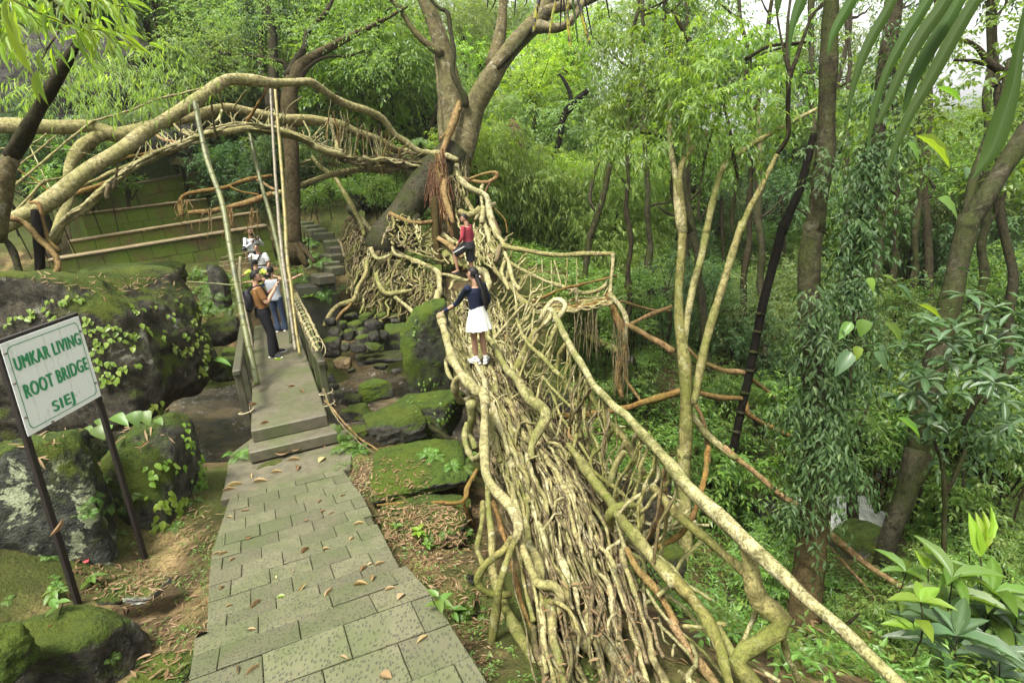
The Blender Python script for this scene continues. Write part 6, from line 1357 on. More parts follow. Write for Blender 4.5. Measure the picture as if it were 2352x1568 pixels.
# ---- trees traced one by one
def stems(t, lst, mat, name='trunk', sides=12, bump=.06, jit=.06):
    for k, pts in lst: fork(t, TR(k, pts), mat=mat, name=name, jit=jit, sides=sides, bump=bump)
def crown_at(t, pts, mat, twigs, k, twigL, leafL, leafW, name='crown', **kw):
    c = np.array([P(*p[:4]) for p in pts]); r = np.array([p[4] for p in pts])
    V, T = clump_crown(c, r, twigs, k, twigL, leafL, leafW, frng, **kw)
    return joined(name, [(V, T)], mat, t)
def scatter_pts(n, rect, zr, rr, k=0): return [(k, frng.uniform(rect[0], rect[2]), frng.uniform(rect[1], rect[3]), frng.uniform(*zr), frng.uniform(*rr)) for _ in range(n)]
# tree behind the arch with a tan trunk
t = thing('tree', 'tan trunked tree with spreading root flare beside the stone steps', 'tree', P(4, 1975, 200, 14.6))
stems(t, [(4, [(1990, 230, 14.4, 150), (1980, 120, 14.6, 104), (1972, 0, 14.7, 96)]), (1, [(1978, 1640, 14.5, 96), (1972, 1400, 14.7, 92), (1968, 1250, 14.8, 96), (1958, 1050, 14.9, 100), (1945, 850, 15, 104), (1945, 700, 15.1, 100), (1960, 560, 15.2, 92), (2010, 450, 15.3, 80), (2120, 370, 15.4, 60), (2352, 250, 15.5, 46), (2550, 150, 15.6, 28), (2750, 40, 15.7, 10)]),
          (4, [(1985, 120, 14.5, 70), (2020, 200, 14.2, 50), (2060, 270, 14.0, 36)]), (4, [(2000, 130, 14.5, 60), (2070, 190, 14.2, 34), (2110, 250, 14.0, 22)])], 'trunk_tan')
stems(t, [(1, [(1940, 520, 15.2, 70), (1985, 410, 15.3, 46), (2050, 320, 15.4, 40), (2062, 230, 15.5, 36), (2130, 150, 15.6, 32), (2185, 85, 15.6, 28), (2240, -10, 15.7, 18), (2280, -90, 15.7, 8)]), (1, [(1990, 560, 15.1, 40), (2100, 430, 15.2, 22), (2200, 385, 15.3, 18), (2352, 375, 15.4, 14), (2480, 330, 15.4, 6)]), (1, [(1930, 470, 15.2, 40), (1900, 420, 15.1, 26), (1800, 395, 15.0, 22), (1600, 370, 14.9, 20), (1490, 365, 14.8, 18), (1415, 400, 14.7, 16)]), (1, [(1500, 365, 14.8, 14), (1440, 330, 14.8, 12), (1380, 280, 14.8, 10)])], 'trunk_dark', 'limb')
crown_at(t, scatter_pts(56, (400, -40, 960, 170), (13.2, 17), (.3, .6)), 'leaf_fine', 14, 8, .45, .11, .042, flat=.5)
crown_at(t, scatter_pts(22, (370, 60, 560, 230), (13.5, 17), (.3, .55)), 'leaf_fine', 14, 8, .45, .11, .042, flat=.5)
t = thing('tree', 'slim dark trunk rising behind the arch peak', 'tree', P(1, 1845, 900, 20))
stems(t, [(1, [(1860, 1000, 20, 70), (1845, 700, 20, 66), (1838, 450, 20, 64), (1825, 200, 20, 60), (1790, 80, 20, 56), (1770, -60, 20, 50)]), (1, [(1740, 500, 20, 30), (1755, 400, 20, 34), (1760, 330, 20, 34), (1750, 240, 20, 30), (1790, 130, 20, 28)]), (1, [(1800, 720, 20, 30), (1790, 600, 20, 34), (1752, 470, 20, 30)])], 'trunk_dark')
# the two vine covered trunks
vine1 = thing('tree', 'tall lichen spotted trunk wrapped in climbing vine right of the bridge', 'tree', P(9, 800, 1500, 6.6))
stems(vine1, [(3, [(1075, -200, 6.8, 84), (1058, 0, 6.8, 88), (1048, 200, 6.8, 98), (1035, 450, 6.7, 108), (1028, 750, 6.7, 110), (1020, 950, 6.7, 114), (990, 1200, 6.6, 122), (965, 1400, 6.6, 128), (945, 1567, 6.6, 130)]), (6, [(942, -10, 6.6, 132), (910, 200, 6.6, 130), (902, 450, 6.6, 128), (905, 700, 6.6, 128), (925, 950, 6.6, 132), (945, 1250, 6.6, 142), (955, 1500, 6.5, 150), (958, 1600, 6.5, 154)])], 'trunk_mid', sides=16)
stems(vine1, [(9, [(958, 30, 6.5, 156), (962, 250, 6.5, 168), (955, 450, 6.4, 176), (925, 700, 6.4, 184), (890, 900, 6.3, 200), (860, 1150, 6.2, 226), (825, 1400, 6.1, 262), (800, 1567, 6.0, 290), (790, 1750, 5.9, 330)])], 'trunk_tan', sides=16)
vine2 = thing('tree', 'dark trunk hidden by glossy climbing leaves, second of the two vine trunks', 'tree', P(6, 1060, 1300, 7.6))
stems(vine2, [(3, [(1490, -100, 7.4, 84), (1478, 80, 7.4, 96), (1450, 220, 7.4, 98), (1425, 420, 7.4, 96), (1400, 620, 7.4, 90), (1375, 820, 7.5, 96), (1345, 1000, 7.5, 104), (1315, 1250, 7.5, 100), (1290, 1560, 7.5, 96)]), (6, [(1270, 30, 7.5, 116), (1240, 250, 7.5, 112), (1215, 480, 7.5, 110), (1170, 720, 7.5, 112), (1110, 1000, 7.5, 104), (1070, 1250, 7.5, 100), (1040, 1500, 7.5, 110), (1020, 1700, 7.5, 120)])], 'trunk_dark', sides=14)
def vine_leaves(t, k, axis, width, n, L, W, mat='leaf_dark', out=.1, zoff=-.15):
    """leaves hanging around a trunk: axis = [(x,y,z)] in zoom px, width in px"""
    A_ = np.array(axis); i = np.linspace(0, 1, len(A_)); u = frng.random(n)
    X = np.interp(u, i, A_[:, 0]) + frng.normal(0, width * .5, n); Y = np.interp(u, i, A_[:, 1]); Z = np.interp(u, i, A_[:, 2]) + zoff + frng.uniform(-.25, .12, n)
    o = np.array([P(k, a, b, c) for a, b, c in zip(X, Y, Z)])
    d = norm(frng.normal(0, 1, (n, 3)) * [1, .8, .4] + [0, -.35, -.25])
    return sprays(o, d, .36 * frng.uniform(.5, 1.5, n), 7, L, W, frng, .6, .5, .4, .8)
v = thing('climbing_vine', 'dark glossy leaved vine climbing the lichen spotted trunk', 'vine', P(9, 900, 700, 6.4))
joined('foliage', [vine_leaves(v, 6, [(960, 380, 6.5), (960, 800, 6.5), (970, 1200, 6.5), (980, 1567, 6.4)], 70, 150, .125, .042), vine_leaves(v, 9, [(960, 0, 6.4), (970, 200, 6.4), (930, 600, 6.3)], 70, 70, .105, .036), vine_leaves(v, 3, [(1010, 950, 6.6), (960, 1250, 6.6)], 60, 24, .10, .036),
                   vine_leaves(v, 6, [(760, 1180, 6.6), (900, 1300, 6.5)], 90, 46, .105, .036), vine_leaves(v, 9, [(720, 330, 6.3), (830, 450, 6.3)], 60, 30, .105, .034)], 'leaf_dark', v)
v = thing('climbing_vine', 'thick leafy vine covering the dark second trunk', 'vine', P(6, 1100, 1300, 7.3))
joined('foliage', [vine_leaves(v, 3, [(1400, 850, 7.3), (1300, 1200, 7.3), (1250, 1560, 7.2)], 130, 210, .125, .042), vine_leaves(v, 6, [(1250, 0, 7.3), (1150, 400, 7.2), (1080, 800, 7.2), (1060, 1200, 7.2), (1040, 1560, 7.2)], 130, 420, .125, .042), vine_leaves(v, 9, [(1060, 0, 7.1), (1150, 200, 7.1)], 110, 90, .12, .04),
                   vine_leaves(v, 3, [(1460, 100, 7.3), (1380, 700, 7.3)], 70, 40, .11, .04)], 'leaf_dark', v)
# leaning tree further right and its fork
t2_ = t = thing('tree', 'leaning pale barked tree at the far right', 'tree', P(9, 1380, 1060, 8.3))
stems(t, [(3, [(2600, 600, 8.6, 110), (2470, 760, 8.6, 112), (2352, 920, 8.5, 114), (2200, 1160, 8.5, 112), (2080, 1340, 8.4, 108), (1960, 1540, 8.4, 112)]), (6, [(1985, -60, 8.4, 120), (1930, 180, 8.4, 118), (1880, 400, 8.4, 114), (1830, 600, 8.4, 118), (1780, 850, 8.4, 126), (1720, 1080, 8.4, 128), (1660, 1300, 8.4, 120), (1630, 1560, 8.4, 112)]), (9, [(1625, 0, 8.4, 118), (1580, 220, 8.4, 126), (1520, 400, 8.4, 124), (1450, 580, 8.3, 118), (1400, 800, 8.3, 118), (1380, 950, 8.3, 126), (1370, 1120, 8.2, 140)]),
          (9, [(1560, 300, 8.4, 80), (1650, 200, 8.3, 64), (1710, 60, 8.3, 52), (1740, -100, 8.3, 46)]), (3, [(1950, 1567, 8.5, 60), (2000, 1250, 8.6, 56), (2080, 1000, 8.7, 52), (2190, 720, 8.8, 48), (2260, 400, 8.9, 40)])], 'trunk_mid', sides=14)
stems(t, [(3, [(2200, 480, 9.2, 50), (2120, 420, 9.2, 44), (2050, 330, 9.2, 34), (1960, 270, 9.2, 24)]), (3, [(2090, 430, 9.2, 30), (2000, 410, 9.2, 24), (1880, 405, 9.2, 16)])], 'trunk_dark', 'limb')
crown_at(t, scatter_pts(30, (2150, -40, 2420, 420), (8.5, 12), (.25, .5)), 'leaf_broad', 9, 7, .4, .15, .075)
crown_at(t, scatter_pts(14, (1930, 20, 2200, 300), (9, 12), (.25, .5)), 'leaf_broad', 9, 7, .4, .15, .075)
# dark jointed bamboo stem
t = thing('bamboo_plant', 'thick dark jointed bamboo stem leaning right behind the orange roots', 'bamboo', P(6, 390, 1520, 9.6))
stems(t, [(3, [(940, 900, 9.6, 44), (850, 1260, 9.6, 56), (790, 1400, 9.6, 58), (725, 1567, 9.6, 60)]), (6, [(740, -20, 9.6, 60), (650, 330, 9.6, 58), (600, 520, 9.6, 56), (555, 750, 9.6, 54), (505, 1000, 9.6, 52), (450, 1250, 9.6, 52), (390, 1540, 9.6, 52)])], 'black_wood', 'culm', bump=.02, jit=.02)
for y, x, w_ in ((600, 578, 62), (720, 560, 60), (855, 533, 60), (980, 508, 58), (1130, 476, 58), (1260, 447, 58), (1390, 420, 58)):
    fork(t, TR(6, [(x, y - 6, 9.58, w_), (x - 2, y + 6, 9.58, w_)]), mat='trunk_mid', name='joint', jit=0, sides=12, bump=0)
# clump of slim pale stems right of the platform
t = thing('tree', 'clump of slim pale stems with drooping leaf sprays beside the root platform', 'tree', P(9, 110, 950, 8.2))
stems(t, [(6, [(30, -300, 8.4, 44), (55, 0, 8.4, 58), (45, 250, 8.4, 54), (30, 480, 8.4, 58), (35, 700, 8.4, 74), (70, 950, 8.3, 92), (80, 1200, 8.3, 84), (75, 1560, 8.3, 88)]), (9, [(72, 0, 8.3, 88), (65, 300, 8.3, 90), (80, 600, 8.2, 98), (110, 1000, 8.1, 116)]),
          (3, [(960, 735, 8.6, 24), (850, 790, 8.6, 28), (740, 850, 8.6, 30), (560, 950, 8.5, 36), (430, 1040, 8.5, 38), (335, 1120, 8.5, 42), (270, 1330, 8.4, 46), (215, 1567, 8.4, 50)]), (6, [(230, -20, 8.4, 46), (190, 180, 8.4, 48), (130, 400, 8.4, 50), (90, 620, 8.4, 46), (60, 830, 8.4, 50)]),
          (3, [(690, 1040, 8.2, 26), (600, 1230, 8.2, 34), (500, 1420, 8.1, 40), (440, 1567, 8.1, 46)]), (6, [(460, -20, 8.1, 48), (400, 170, 8.1, 50), (340, 380, 8.1, 50), (265, 600, 8.1, 54), (200, 850, 8.1, 60), (150, 1120, 8.1, 54), (130, 1200, 8.1, 50)]),
          (3, [(220, 890, 8.7, 40), (140, 980, 8.7, 42), (60, 1090, 8.6, 44), (20, 1240, 8.5, 46)]), (3, [(180, 740, 8.7, 16), (110, 850, 8.7, 20), (95, 1000, 8.7, 26), (80, 1060, 8.7, 30)]), (3, [(-30, 700, 8.6, 30), (-20, 1000, 8.6, 36), (10, 1200, 8.5, 44), (30, 1400, 8.4, 60), (60, 1567, 8.4, 66)])], 'root_moss', sides=10)
stems(t, [(3, [(1000, 20, 8.0, 14), (920, 120, 8.0, 18), (870, 260, 8.0, 24), (825, 390, 8.0, 30), (780, 510, 8.0, 34), (770, 620, 8.0, 30), (765, 760, 8.1, 28), (765, 910, 8.1, 30), (690, 1040, 8.2, 28)]), (3, [(780, 510, 8.0, 24), (740, 360, 8.0, 16), (700, 150, 8.0, 14), (680, -20, 8.0, 12)]), (3, [(775, 480, 8.0, 24), (760, 300, 8.0, 22), (770, 100, 8.0, 20), (785, -20, 8.0, 18)]), (3, [(330, 690, 8.5, 18), (370, 850, 8.5, 24), (400, 1050, 8.4, 24), (425, 1200, 8.4, 22), (395, 1400, 8.4, 22), (390, 1567, 8.4, 22)]),
          (3, [(280, 800, 8.5, 16), (200, 1100, 8.5, 16), (165, 1400, 8.4, 14), (170, 1480, 8.4, 14), (220, 1400, 8.4, 12)]), (3, [(0, 90, 9.4, 34), (90, 250, 9.4, 30), (150, 370, 9.4, 26), (200, 560, 9.4, 22)]), (3, [(480, 400, 9.0, 26), (620, 320, 9.0, 22), (760, 295, 9.0, 20), (920, 285, 9.0, 16)]), (3, [(600, 360, 9.2, 12), (700, 330, 9.2, 14), (850, 290, 9.2, 14)])], 'trunk_dark', 'branch', 8)
for rect, zr, n in (((1480, 20, 1660, 330), (8, 11), 34), ((1640, 20, 1860, 300), (8, 11.5), 40), ((1540, 240, 1830, 330), (8, 10), 14), ((1880, 120, 2100, 420), (8.5, 11), 18)):
    crown_at(t, scatter_pts(n, rect, zr, (.2, .42)), 'leaf_broad', 7, 8, .42, .15, .052, droop=.5, leafdroop=.55)
crown_at(t, [(3, x, y, z, .16) for x, y, z in ((170, 470, 7.6), (250, 620, 7.8), (60, 560, 7.8), (320, 400, 8), (200, 130, 8), (440, 600, 8), (110, 300, 8.4), (560, 560, 8), (180, 700, 7.8), (640, 700, 8.2), (90, 800, 8.2), (20, 430, 8), (330, 230, 8.2), (500, 180, 8.4), (620, 480, 8.2), (60, 700, 8))], 'leaf_bamboo', 8, 9, .42, .15, .046, droop=.5, leafdroop=.6)
t = thing('tree', 'slender dark tree with leaf sprays overhanging the bridge middle', 'tree', P(2, 2300, 1560, 9.5))
stems(t, [(2, [(2450, 1560, 9.6, 50), (2340, 1300, 9.6, 40), (2352, 1100, 9.6, 34), (2300, 950, 9.5, 28), (2200, 900, 9.5, 22), (2120, 890, 9.5, 16)]), (2, [(2330, 900, 9.5, 20), (2290, 740, 9.5, 18), (2230, 690, 9.5, 16), (1980, 680, 9.5, 10)])], 'trunk_mid')
crown_at(t, [(2, x, y, z, .24) for x, y, z in ((1980, 540, 9.6), (2060, 620, 9.4), (1900, 690, 9.4), (2000, 720, 9.2), (2130, 640, 9.4), (2240, 560, 9.4), (1850, 830, 9.4), (1960, 800, 9.2), (2080, 760, 9.2), (1930, 980, 9.2), (1990, 1040, 9.0), (1870, 1040, 9.2), (2050, 960, 9.0), (2160, 480, 9.6), (2080, 420, 9.6), (2250, 380, 9.6), (2330, 620, 9.2), (2200, 1000, 9.2), (1790, 860, 9.5), (1870, 340, 10), (1950, 300, 10), (2040, 250, 10), (1830, 230, 10))], 'leaf_broad', 9, 8, .46, .155, .05, droop=.5, leafdroop=.6)
# middle distance slender trees
for lab, lst, mat in (('dark crooked sapling leaning in front of the pale thicket', [(2, [(1340, 1560, 22, 40), (1440, 1250, 22, 44), (1560, 1000, 22, 44), (1600, 800, 22, 44), (1650, 720, 22, 46), (1760, 610, 22, 40)]), (2, [(1640, 740, 22, 30), (1650, 640, 22, 30), (1600, 530, 22, 20), (1570, 500, 22, 14)])], 'black_wood'),
                      ('grey slender tree standing behind the platform railing', [(5, [(1740, 380, 16, 40), (1765, 200, 16, 44), (1780, 50, 16, 42)]), (2, [(1780, 1600, 16, 42), (1830, 1440, 16, 44), (1880, 1280, 16, 44), (1910, 1100, 16, 40)]), (2, [(1820, 1420, 16, 24), (1780, 1340, 16, 26), (1800, 1200, 16, 24), (1850, 1060, 16, 18)])], 'trunk_mid'),
                      ('straight pale trunk far behind the slim stems', [(3, [(580, 780, 17, 46), (570, 1000, 17, 48), (560, 1250, 17, 48)])], 'trunk'),
                      ('dark leaning trunk between the fig and the arch', [(2, [(690, 1000, 21, 26), (720, 840, 21, 26), (760, 700, 21, 22)])], 'trunk_dark')):
    p = P(lst[0][0], *lst[0][1][0][:3]); t = thing('tree', lab, 'tree', p); stems(t, lst, mat)
# left foreground tree
t = thing('tree', 'dark bare leaning trunk standing on the huge boulder at left', 'tree', P(1, 20, 1600, 7.6))
stems(t, [(1, [(620, 60, 6.6, 14), (545, 230, 6.7, 34), (490, 330, 6.8, 54), (430, 440, 6.9, 74), (340, 600, 7.0, 72), (260, 740, 7.1, 76), (200, 840, 7.1, 84), (150, 940, 7.2, 92), (80, 1050, 7.3, 98)]), (1, [(480, 345, 6.8, 46), (560, 290, 6.7, 26), (640, 270, 6.6, 14), (720, 230, 6.5, 6)]), (1, [(430, 430, 6.9, 30), (380, 400, 6.9, 24), (330, 400, 6.8, 12)])], 'trunk_dark')
stems(t, [(1, [(85, 1045, 7.3, 96), (50, 1110, 7.3, 100), (40, 1170, 7.3, 104), (25, 1300, 7.4, 96), (5, 1450, 7.5, 92), (-10, 1620, 7.6, 96)])], 'trunk')
t = thing('dead_stump', 'short black burnt post in front of the arch foot', 'stump', P(4, 280, 350, 7.9))
stems(t, [(4, [(232, -100, 7.9, 40), (245, -20, 7.9, 50), (262, 120, 7.9, 56), (275, 380, 7.9, 58)])], 'black_wood')
t = thing('looped_root', 'brown curved root looping beside the black post', 'root', P(4, 380, 360, 7.8))
stems(t, [(4, [(-40, -30, 7.7, 36), (80, -42, 7.7, 38), (170, -10, 7.8, 38), (250, 80, 7.8, 38), (330, 155, 7.8, 38), (378, 215, 7.8, 38), (392, 290, 7.8, 36), (350, 365, 7.8, 34)]), (4, [(200, -150, 8.0, 18), (260, -140, 8.0, 26), (290, 0, 8, 28), (330, 110, 8, 32), (400, 175, 8, 28)])], 'root_orange')
t = thing('broken_trunk', 'short leaning brown stick trunk at the left edge of the boulder', 'stump', P(4, 145, 380, 7.7))
stems(t, [(4, [(35, 95, 7.7, 34), (80, 170, 7.7, 42), (115, 260, 7.7, 44), (150, 390, 7.7, 50)])], 'trunk_mid')

# slim trunks standing through the right woodland
for i in range(15):
    x = 1440 + i * 62 + frng.normal(0, 14); z = frng.uniform(11.5, 19); y0 = frng.uniform(800, 1010); lx = frng.normal(0, 60); w_ = frng.uniform(9, 21)
    t = thing('tree', ['slim dark trunk', 'slim mossy brown trunk'][i % 2] + ' rising through the right woodland', 'tree', P(0, x, y0, z), ['slim dark', 'slim mossy brown'][i % 2] + ' trunks of the right woodland')
    V, r = TR(0, [(x, y0, z, w_ * 1.2), (x + lx * .3 + frng.normal(0, 8), y0 * .7, z, w_), (x + lx * .6 + frng.normal(0, 12), y0 * .36, z, w_ * .8), (x + lx, -60, z, w_ * .55)])
    root(t, V, r, ['trunk_dark', 'trunk_mid'][i % 2], 'trunk', jit=.4, sides=8)
    for q in (.45, .6, .75, .9):
        c = V[0] + (V[3] - V[0]) * q; e = c + RT * frng.uniform(-1.1, 1.1) + UP * frng.uniform(.3, 1.0); root(t, np.array([c, (c + e) / 2 - UP * .08, e]), [r[1] * .4, r[1] * .3, r[1] * .12], 'trunk_dark', 'branch', jit=.4, sides=5)
        if q > .5: Vv, Tt = clump_crown(np.array([e, e + frng.normal(0, .3, 3)]), np.array([.4, .35]), 12, 7, .4, .15, .055, frng, .4, .45); joined('crown', [(Vv, Tt)], ['leaf_broad', 'leaf_dark'][i % 2], t)

crown_at(t2_, scatter_pts(26, (1990, 700, 2370, 1060), (6.6, 8), (.2, .4)), 'leaf_dark', 8, 7, .4, .15, .055)
# ---- undergrowth on the slopes
px = frng.uniform(-14, 22, 15000); py = 8.5 + frng.random(15000) ** 1.3 * 26
ph = hgt(px, py)
sx_ = (px * RT[0] + (py) * RT[1] + (ph - CAM_Z) * RT[2]); dz_ = (px * FW[0] + py * FW[1] + (ph - CAM_Z) * FW[2]); sy_ = (px * UP[0] + py * UP[1] + (ph - CAM_Z) * UP[2])
SXp = 1176 + sx_ / dz_ * FPX; SYp = 784 - sy_ / dz_ * FPX
keep = (ph > WATER + .12) | (px > 1.5)
dq = (px - _dc[0]) * drx[0] + (py - _dc[1]) * drx[1]; dt_ = (px - _dc[0]) * dax[0] + (py - _dc[1]) * dax[1]
keep &= ~((np.abs(dq) < 1.6) & (dt_ > -1) & (dt_ < DLEN + 2.5))
keep &= ~((SXp > 690) & (SXp < 820) & (SYp > 480) & (SYp < 800))               # steps and trodden soil
keep &= ~((SXp > 800) & (SXp < 900) & (SYp > 470) & (SYp < 560))
keep &= ~((SXp > -60) & (SXp < 640) & (SYp > 380) & (SYp < 640))               # terraces
keep &= ~((px > -5) & (px < 1.0) & (py < 13)) & ~((px > -3.2) & (px < 1.2) & (py < 15))
keep &= (SXp > -150) & (SXp < 2500) & (SYp < 1650)
keep &= ~((SXp > 1860) & (SXp < 2100) & (SYp > 1090) & (SYp < 1420))
px, py, ph = px[keep], py[keep], ph[keep]
qx = frng.uniform(.9, 9, 2600); qy = frng.uniform(2.5, 9, 2600); qh = hgt(qx, qy); _k = (qx > 1.0 + .13 * np.abs(qy - 5)) & ~((qy > 8) & (qx < 1.6)) & ~((1176 + FPX * qx / (qy + .3 * (2.9 - qh)) > 1850) & (qy > 7))
qx, qy, qh = qx[_k], qy[_k], qh[_k]
def clump_field(px, py, ph, k, L, W, h):
    n = len(px); o = np.column_stack([px, py, ph + .02])
    return sprays(np.repeat(o, 3, 0) + frng.normal(0, .09, (n * 3, 3)) * [1, 1, .2], norm(frng.normal(0, .8, (n * 3, 3)) * [1, 1, .3] + [0, 0, .9]), h * frng.uniform(.5, 1.4, n * 3), k, L, W, frng, .3, .3)
a = frng.random(len(px))
u1 = joined('undergrowth', [clump_field(px[a < .55], py[a < .55], ph[a < .55], 6, .14, .05, .42)], 'leaf_broad', None, 'stuff')
u2 = joined('undergrowth', [clump_field(px[a >= .55], py[a >= .55], ph[a >= .55], 6, .14, .045, .4)], 'leaf_fern', None, 'stuff')
_n = 260; lt = frng.uniform(-.6, PLEN, _n); lq = np.where(frng.random(_n) < .6, np.interp(lt, (pL - _near) @ _ax, (pL - _near) @ _rx) - frng.exponential(.45, _n) - .06, np.interp(lt, (pR - _near) @ _ax, (pR - _near) @ _rx) + frng.exponential(.25, _n) + .06)
lx, ly = [_near[i] + _ax[i] * lt + _rx[i] * lq for i in (0, 1)]; _b = lq < 1.35; lx, ly = lx[_b], ly[_b]
joined('undergrowth', [clump_field(lx, ly, np.minimum(hgt(lx, ly), 9) - .03, 4, .035, .018, .09)], 'leaf_fern', None, 'stuff')
for i, m_ in ((0, 'leaf_fern'), (1, 'leaf_broad')): joined('undergrowth', [clump_field(qx[i::2], qy[i::2], qh[i::2], 6, .085, .032, .26)], m_, None, 'stuff')
# ---- ferns
def fern_mesh(seed, n=7, L=.5):
    r = np.random.default_rng(seed); pos = []; d = []; nn = []; Ls = []; Ws = []; mb = MB()
    for i in range(n):
        az = i * 6.283 / n + r.normal(0, .3); el = r.uniform(.5, 1.1); l = L * r.uniform(.7, 1.15)
        h = np.array([math.cos(az), math.sin(az), 0]); t = np.linspace(0, 1, 12)
        c = h * (t * l * math.cos(el))[:, None] + np.array([0, 0, 1.0]) * (t * l * math.sin(el) - .75 * l * t * t)[:, None]
        T_ = norm(np.gradient(c, axis=0)); s = norm(np.cross(T_, [0, 0, 1.0])); up = np.cross(s, T_)
        for j in range(1, 12):
            for sg in (-1, 1):
                pos.append(c[j]); d.append(norm(s[j] * sg + T_[j] * .45 - up[j] * .15)); nn.append(up[j]); Ls.append(l * .24 * math.sin(math.pi * (.12 + .86 * t[j])) + .01); Ws.append(l * .055)
        mb.tube(c, np.linspace(.004, .0015, 12), sides=3, bump=0, rng=r, step=.06)
    V, T = leaves(np.array(pos), np.array(d), np.array(nn), np.array(Ls), np.array(Ws), .35, .1, .1)
    mb.add(V, None, T)
    V = np.concatenate(mb.V); return mesh_np('fronds', V, np.concatenate(mb.Q), np.concatenate(mb.T), False, [M['leaf_fern']])
_FERN = [fern_mesh(i, 6 + i % 3, .5) for i in range(4)]
def fern(loc, scale, label, group, tilt=None):
    o = link('fern', _FERN[int(frng.integers(4))], None, tuple(map(float, loc))); o.scale = (scale,) * 3
    if tilt is not None:
        q = Vector((0, 0, 1)).rotation_difference(Vector(norm(np.array(tilt) * .6 + [0, 0, .5]))); o.rotation_euler = q.to_euler()
        o.rotation_euler.rotate_axis('Z', float(frng.uniform(0, 6.28)))
    else: o.rotation_euler = (0, 0, float(frng.uniform(0, 6.28)))
    return tag(o, label, 'fern', group)
def ferns(k, pts, sc, label, group):
    for x, y in pts:
        h_ = hit(k, x, y)
        if h_ and h_[2].startswith(('ground', 'boulder', 'rock', 'stone', 'landing', 'root_bank', 'abut', 'step')): fern(h_[0], sc * frng.uniform(.75, 1.25) * (h_[0][1] / 6 + .3), label, group, h_[1])
ferns(4, [(1540, 1490), (1600, 1560), (1500, 1540), (1570, 1420)], .55, 'bright fern left of the footbridge entry step', 'ferns left of the footbridge step')
ferns(5, [(60, 1330), (90, 1400), (130, 1440), (180, 1490), (240, 1530), (130, 1510)], .42, 'small fern right of the footbridge entry step', 'ferns right of the footbridge step')
ferns(8, [(690, 40), (740, 60), (860, 120), (930, 110), (980, 150), (960, 60)], .4, 'fern between the moss slab and the root bridge', 'ferns beside the moss slab')
ferns(7, [(330, 720), (360, 860), (380, 920), (720, 200), (560, 380), (520, 440), (640, 320), (770, 330), (830, 380), (880, 300), (1180, 520), (1300, 340), (720, 400), (800, 560), (60, 1010), (740, 1400), (960, 1400), (600, 430), (1340, 250), (1360, 190)], .26, 'little fern rooted between the near boulders', 'ferns between the near boulders')
ferns(4, [(1330, 340), (1400, 420), (1360, 460), (1440, 480), (1480, 560), (1540, 480), (1420, 560), (1560, 560), (1390, 540), (960, 240), (740, 250), (700, 240), (420, 260), (450, 300)], .34, 'fern on the rocks left of the footbridge', 'ferns on the rocks left of the footbridge')
ferns(10, [(830, 690), (760, 720), (800, 740), (1010, 530), (950, 540), (860, 440), (900, 470), (1230, 800), (930, 330), (880, 300), (1080, 860), (1040, 830)], .34, 'fern beside the stone steps', 'ferns beside the stone steps')
ferns(12, [(1260, 250), (1320, 270), (1290, 330), (1350, 380), (1380, 440), (1440, 500), (1220, 320), (1300, 400), (1400, 560), (1500, 620), (1380, 220), (1560, 560), (1600, 520), (1680, 620), (1700, 720), (1620, 680), (1560, 720), (1840, 640), (1900, 700), (1980, 640)], .5, 'lush bright fern on the slope under the root platform', 'ferns under the root platform')
ferns(9, [(960, 1420), (1080, 1330), (1180, 1360), (1240, 1460), (1100, 1480), (1300, 1440), (1360, 1530), (930, 1500), (1320, 1200), (1280, 1120), (1120, 990), (700, 480), (560, 520), (640, 560), (480, 480), (260, 600), (330, 350), (280, 180), (740, 700), (120, 1000), (300, 980)], .30, 'fern among the mossy rocks at the lower right', 'ferns at the lower right')
ferns(8, [(700, 590), (820, 540), (980, 620), (950, 560), (1060, 1100), (1050, 1200), (960, 1070), (910, 1090)], .26, 'fern on the bank beside the near end of the root bridge', 'ferns on the near bank')
# ---- heart leaf creeper on the boulders
def creeper(name, label, k, pts, L, mat, n_each, spread, hang=.6):
    pos = []; d = []; nn = []
    for x, y in pts:
        for _ in range(n_each):
            h_ = hit(k, x + frng.normal(0, spread), y + frng.normal(0, spread))
            if h_ is None: continue
            p, n, nm = h_
            if not (nm.startswith('boulder') or nm.startswith('rock')): continue
            pos.append(p + n * .03); s = norm(np.cross(n, [0, 0, 1.0]) + 1e-3)
            d.append(norm(-np.array([0, 0, 1.0]) * hang + s * frng.normal(0, .5) + n * .45)); nn.append(norm(n + np.array([0, 0, .7]) + frng.normal(0, .25, 3)))
    if not pos: return
    t = thing(name, label, 'creeper', np.mean(pos, 0))
    L_ = L * frng.uniform(.6, 1.3, len(pos))
    V, T = leaves2(np.array(pos), np.array(d), np.array(nn), L_, L_ * .72, .12, .25, .34)
    o = joined('foliage', [(V, T)], mat, t)
creeper('creeper', 'bright heart leaved creeper hanging across the face of the huge boulder', 4, [(340, 500), (430, 500), (320, 560), (350, 610), (400, 620), (110, 610), (60, 650), (180, 600), (230, 610), (580, 670), (620, 700), (660, 690), (700, 720), (640, 760), (720, 680), (780, 700), (700, 800), (740, 760), (820, 770), (860, 740), (940, 690), (900, 750), (990, 700), (880, 830), (680, 830), (630, 830), (1020, 545), (1190, 535), (1140, 600), (1240, 710), (640, 890), (700, 900), (760, 920), (720, 980), (800, 950), (850, 960), (910, 945), (690, 1000), (650, 960), (780, 1020), (720, 1030), (870, 560), (930, 570), (1080, 740), (600, 620), (560, 690), (490, 480), (540, 490)], .085, 'leaf_bright', 3, 16)
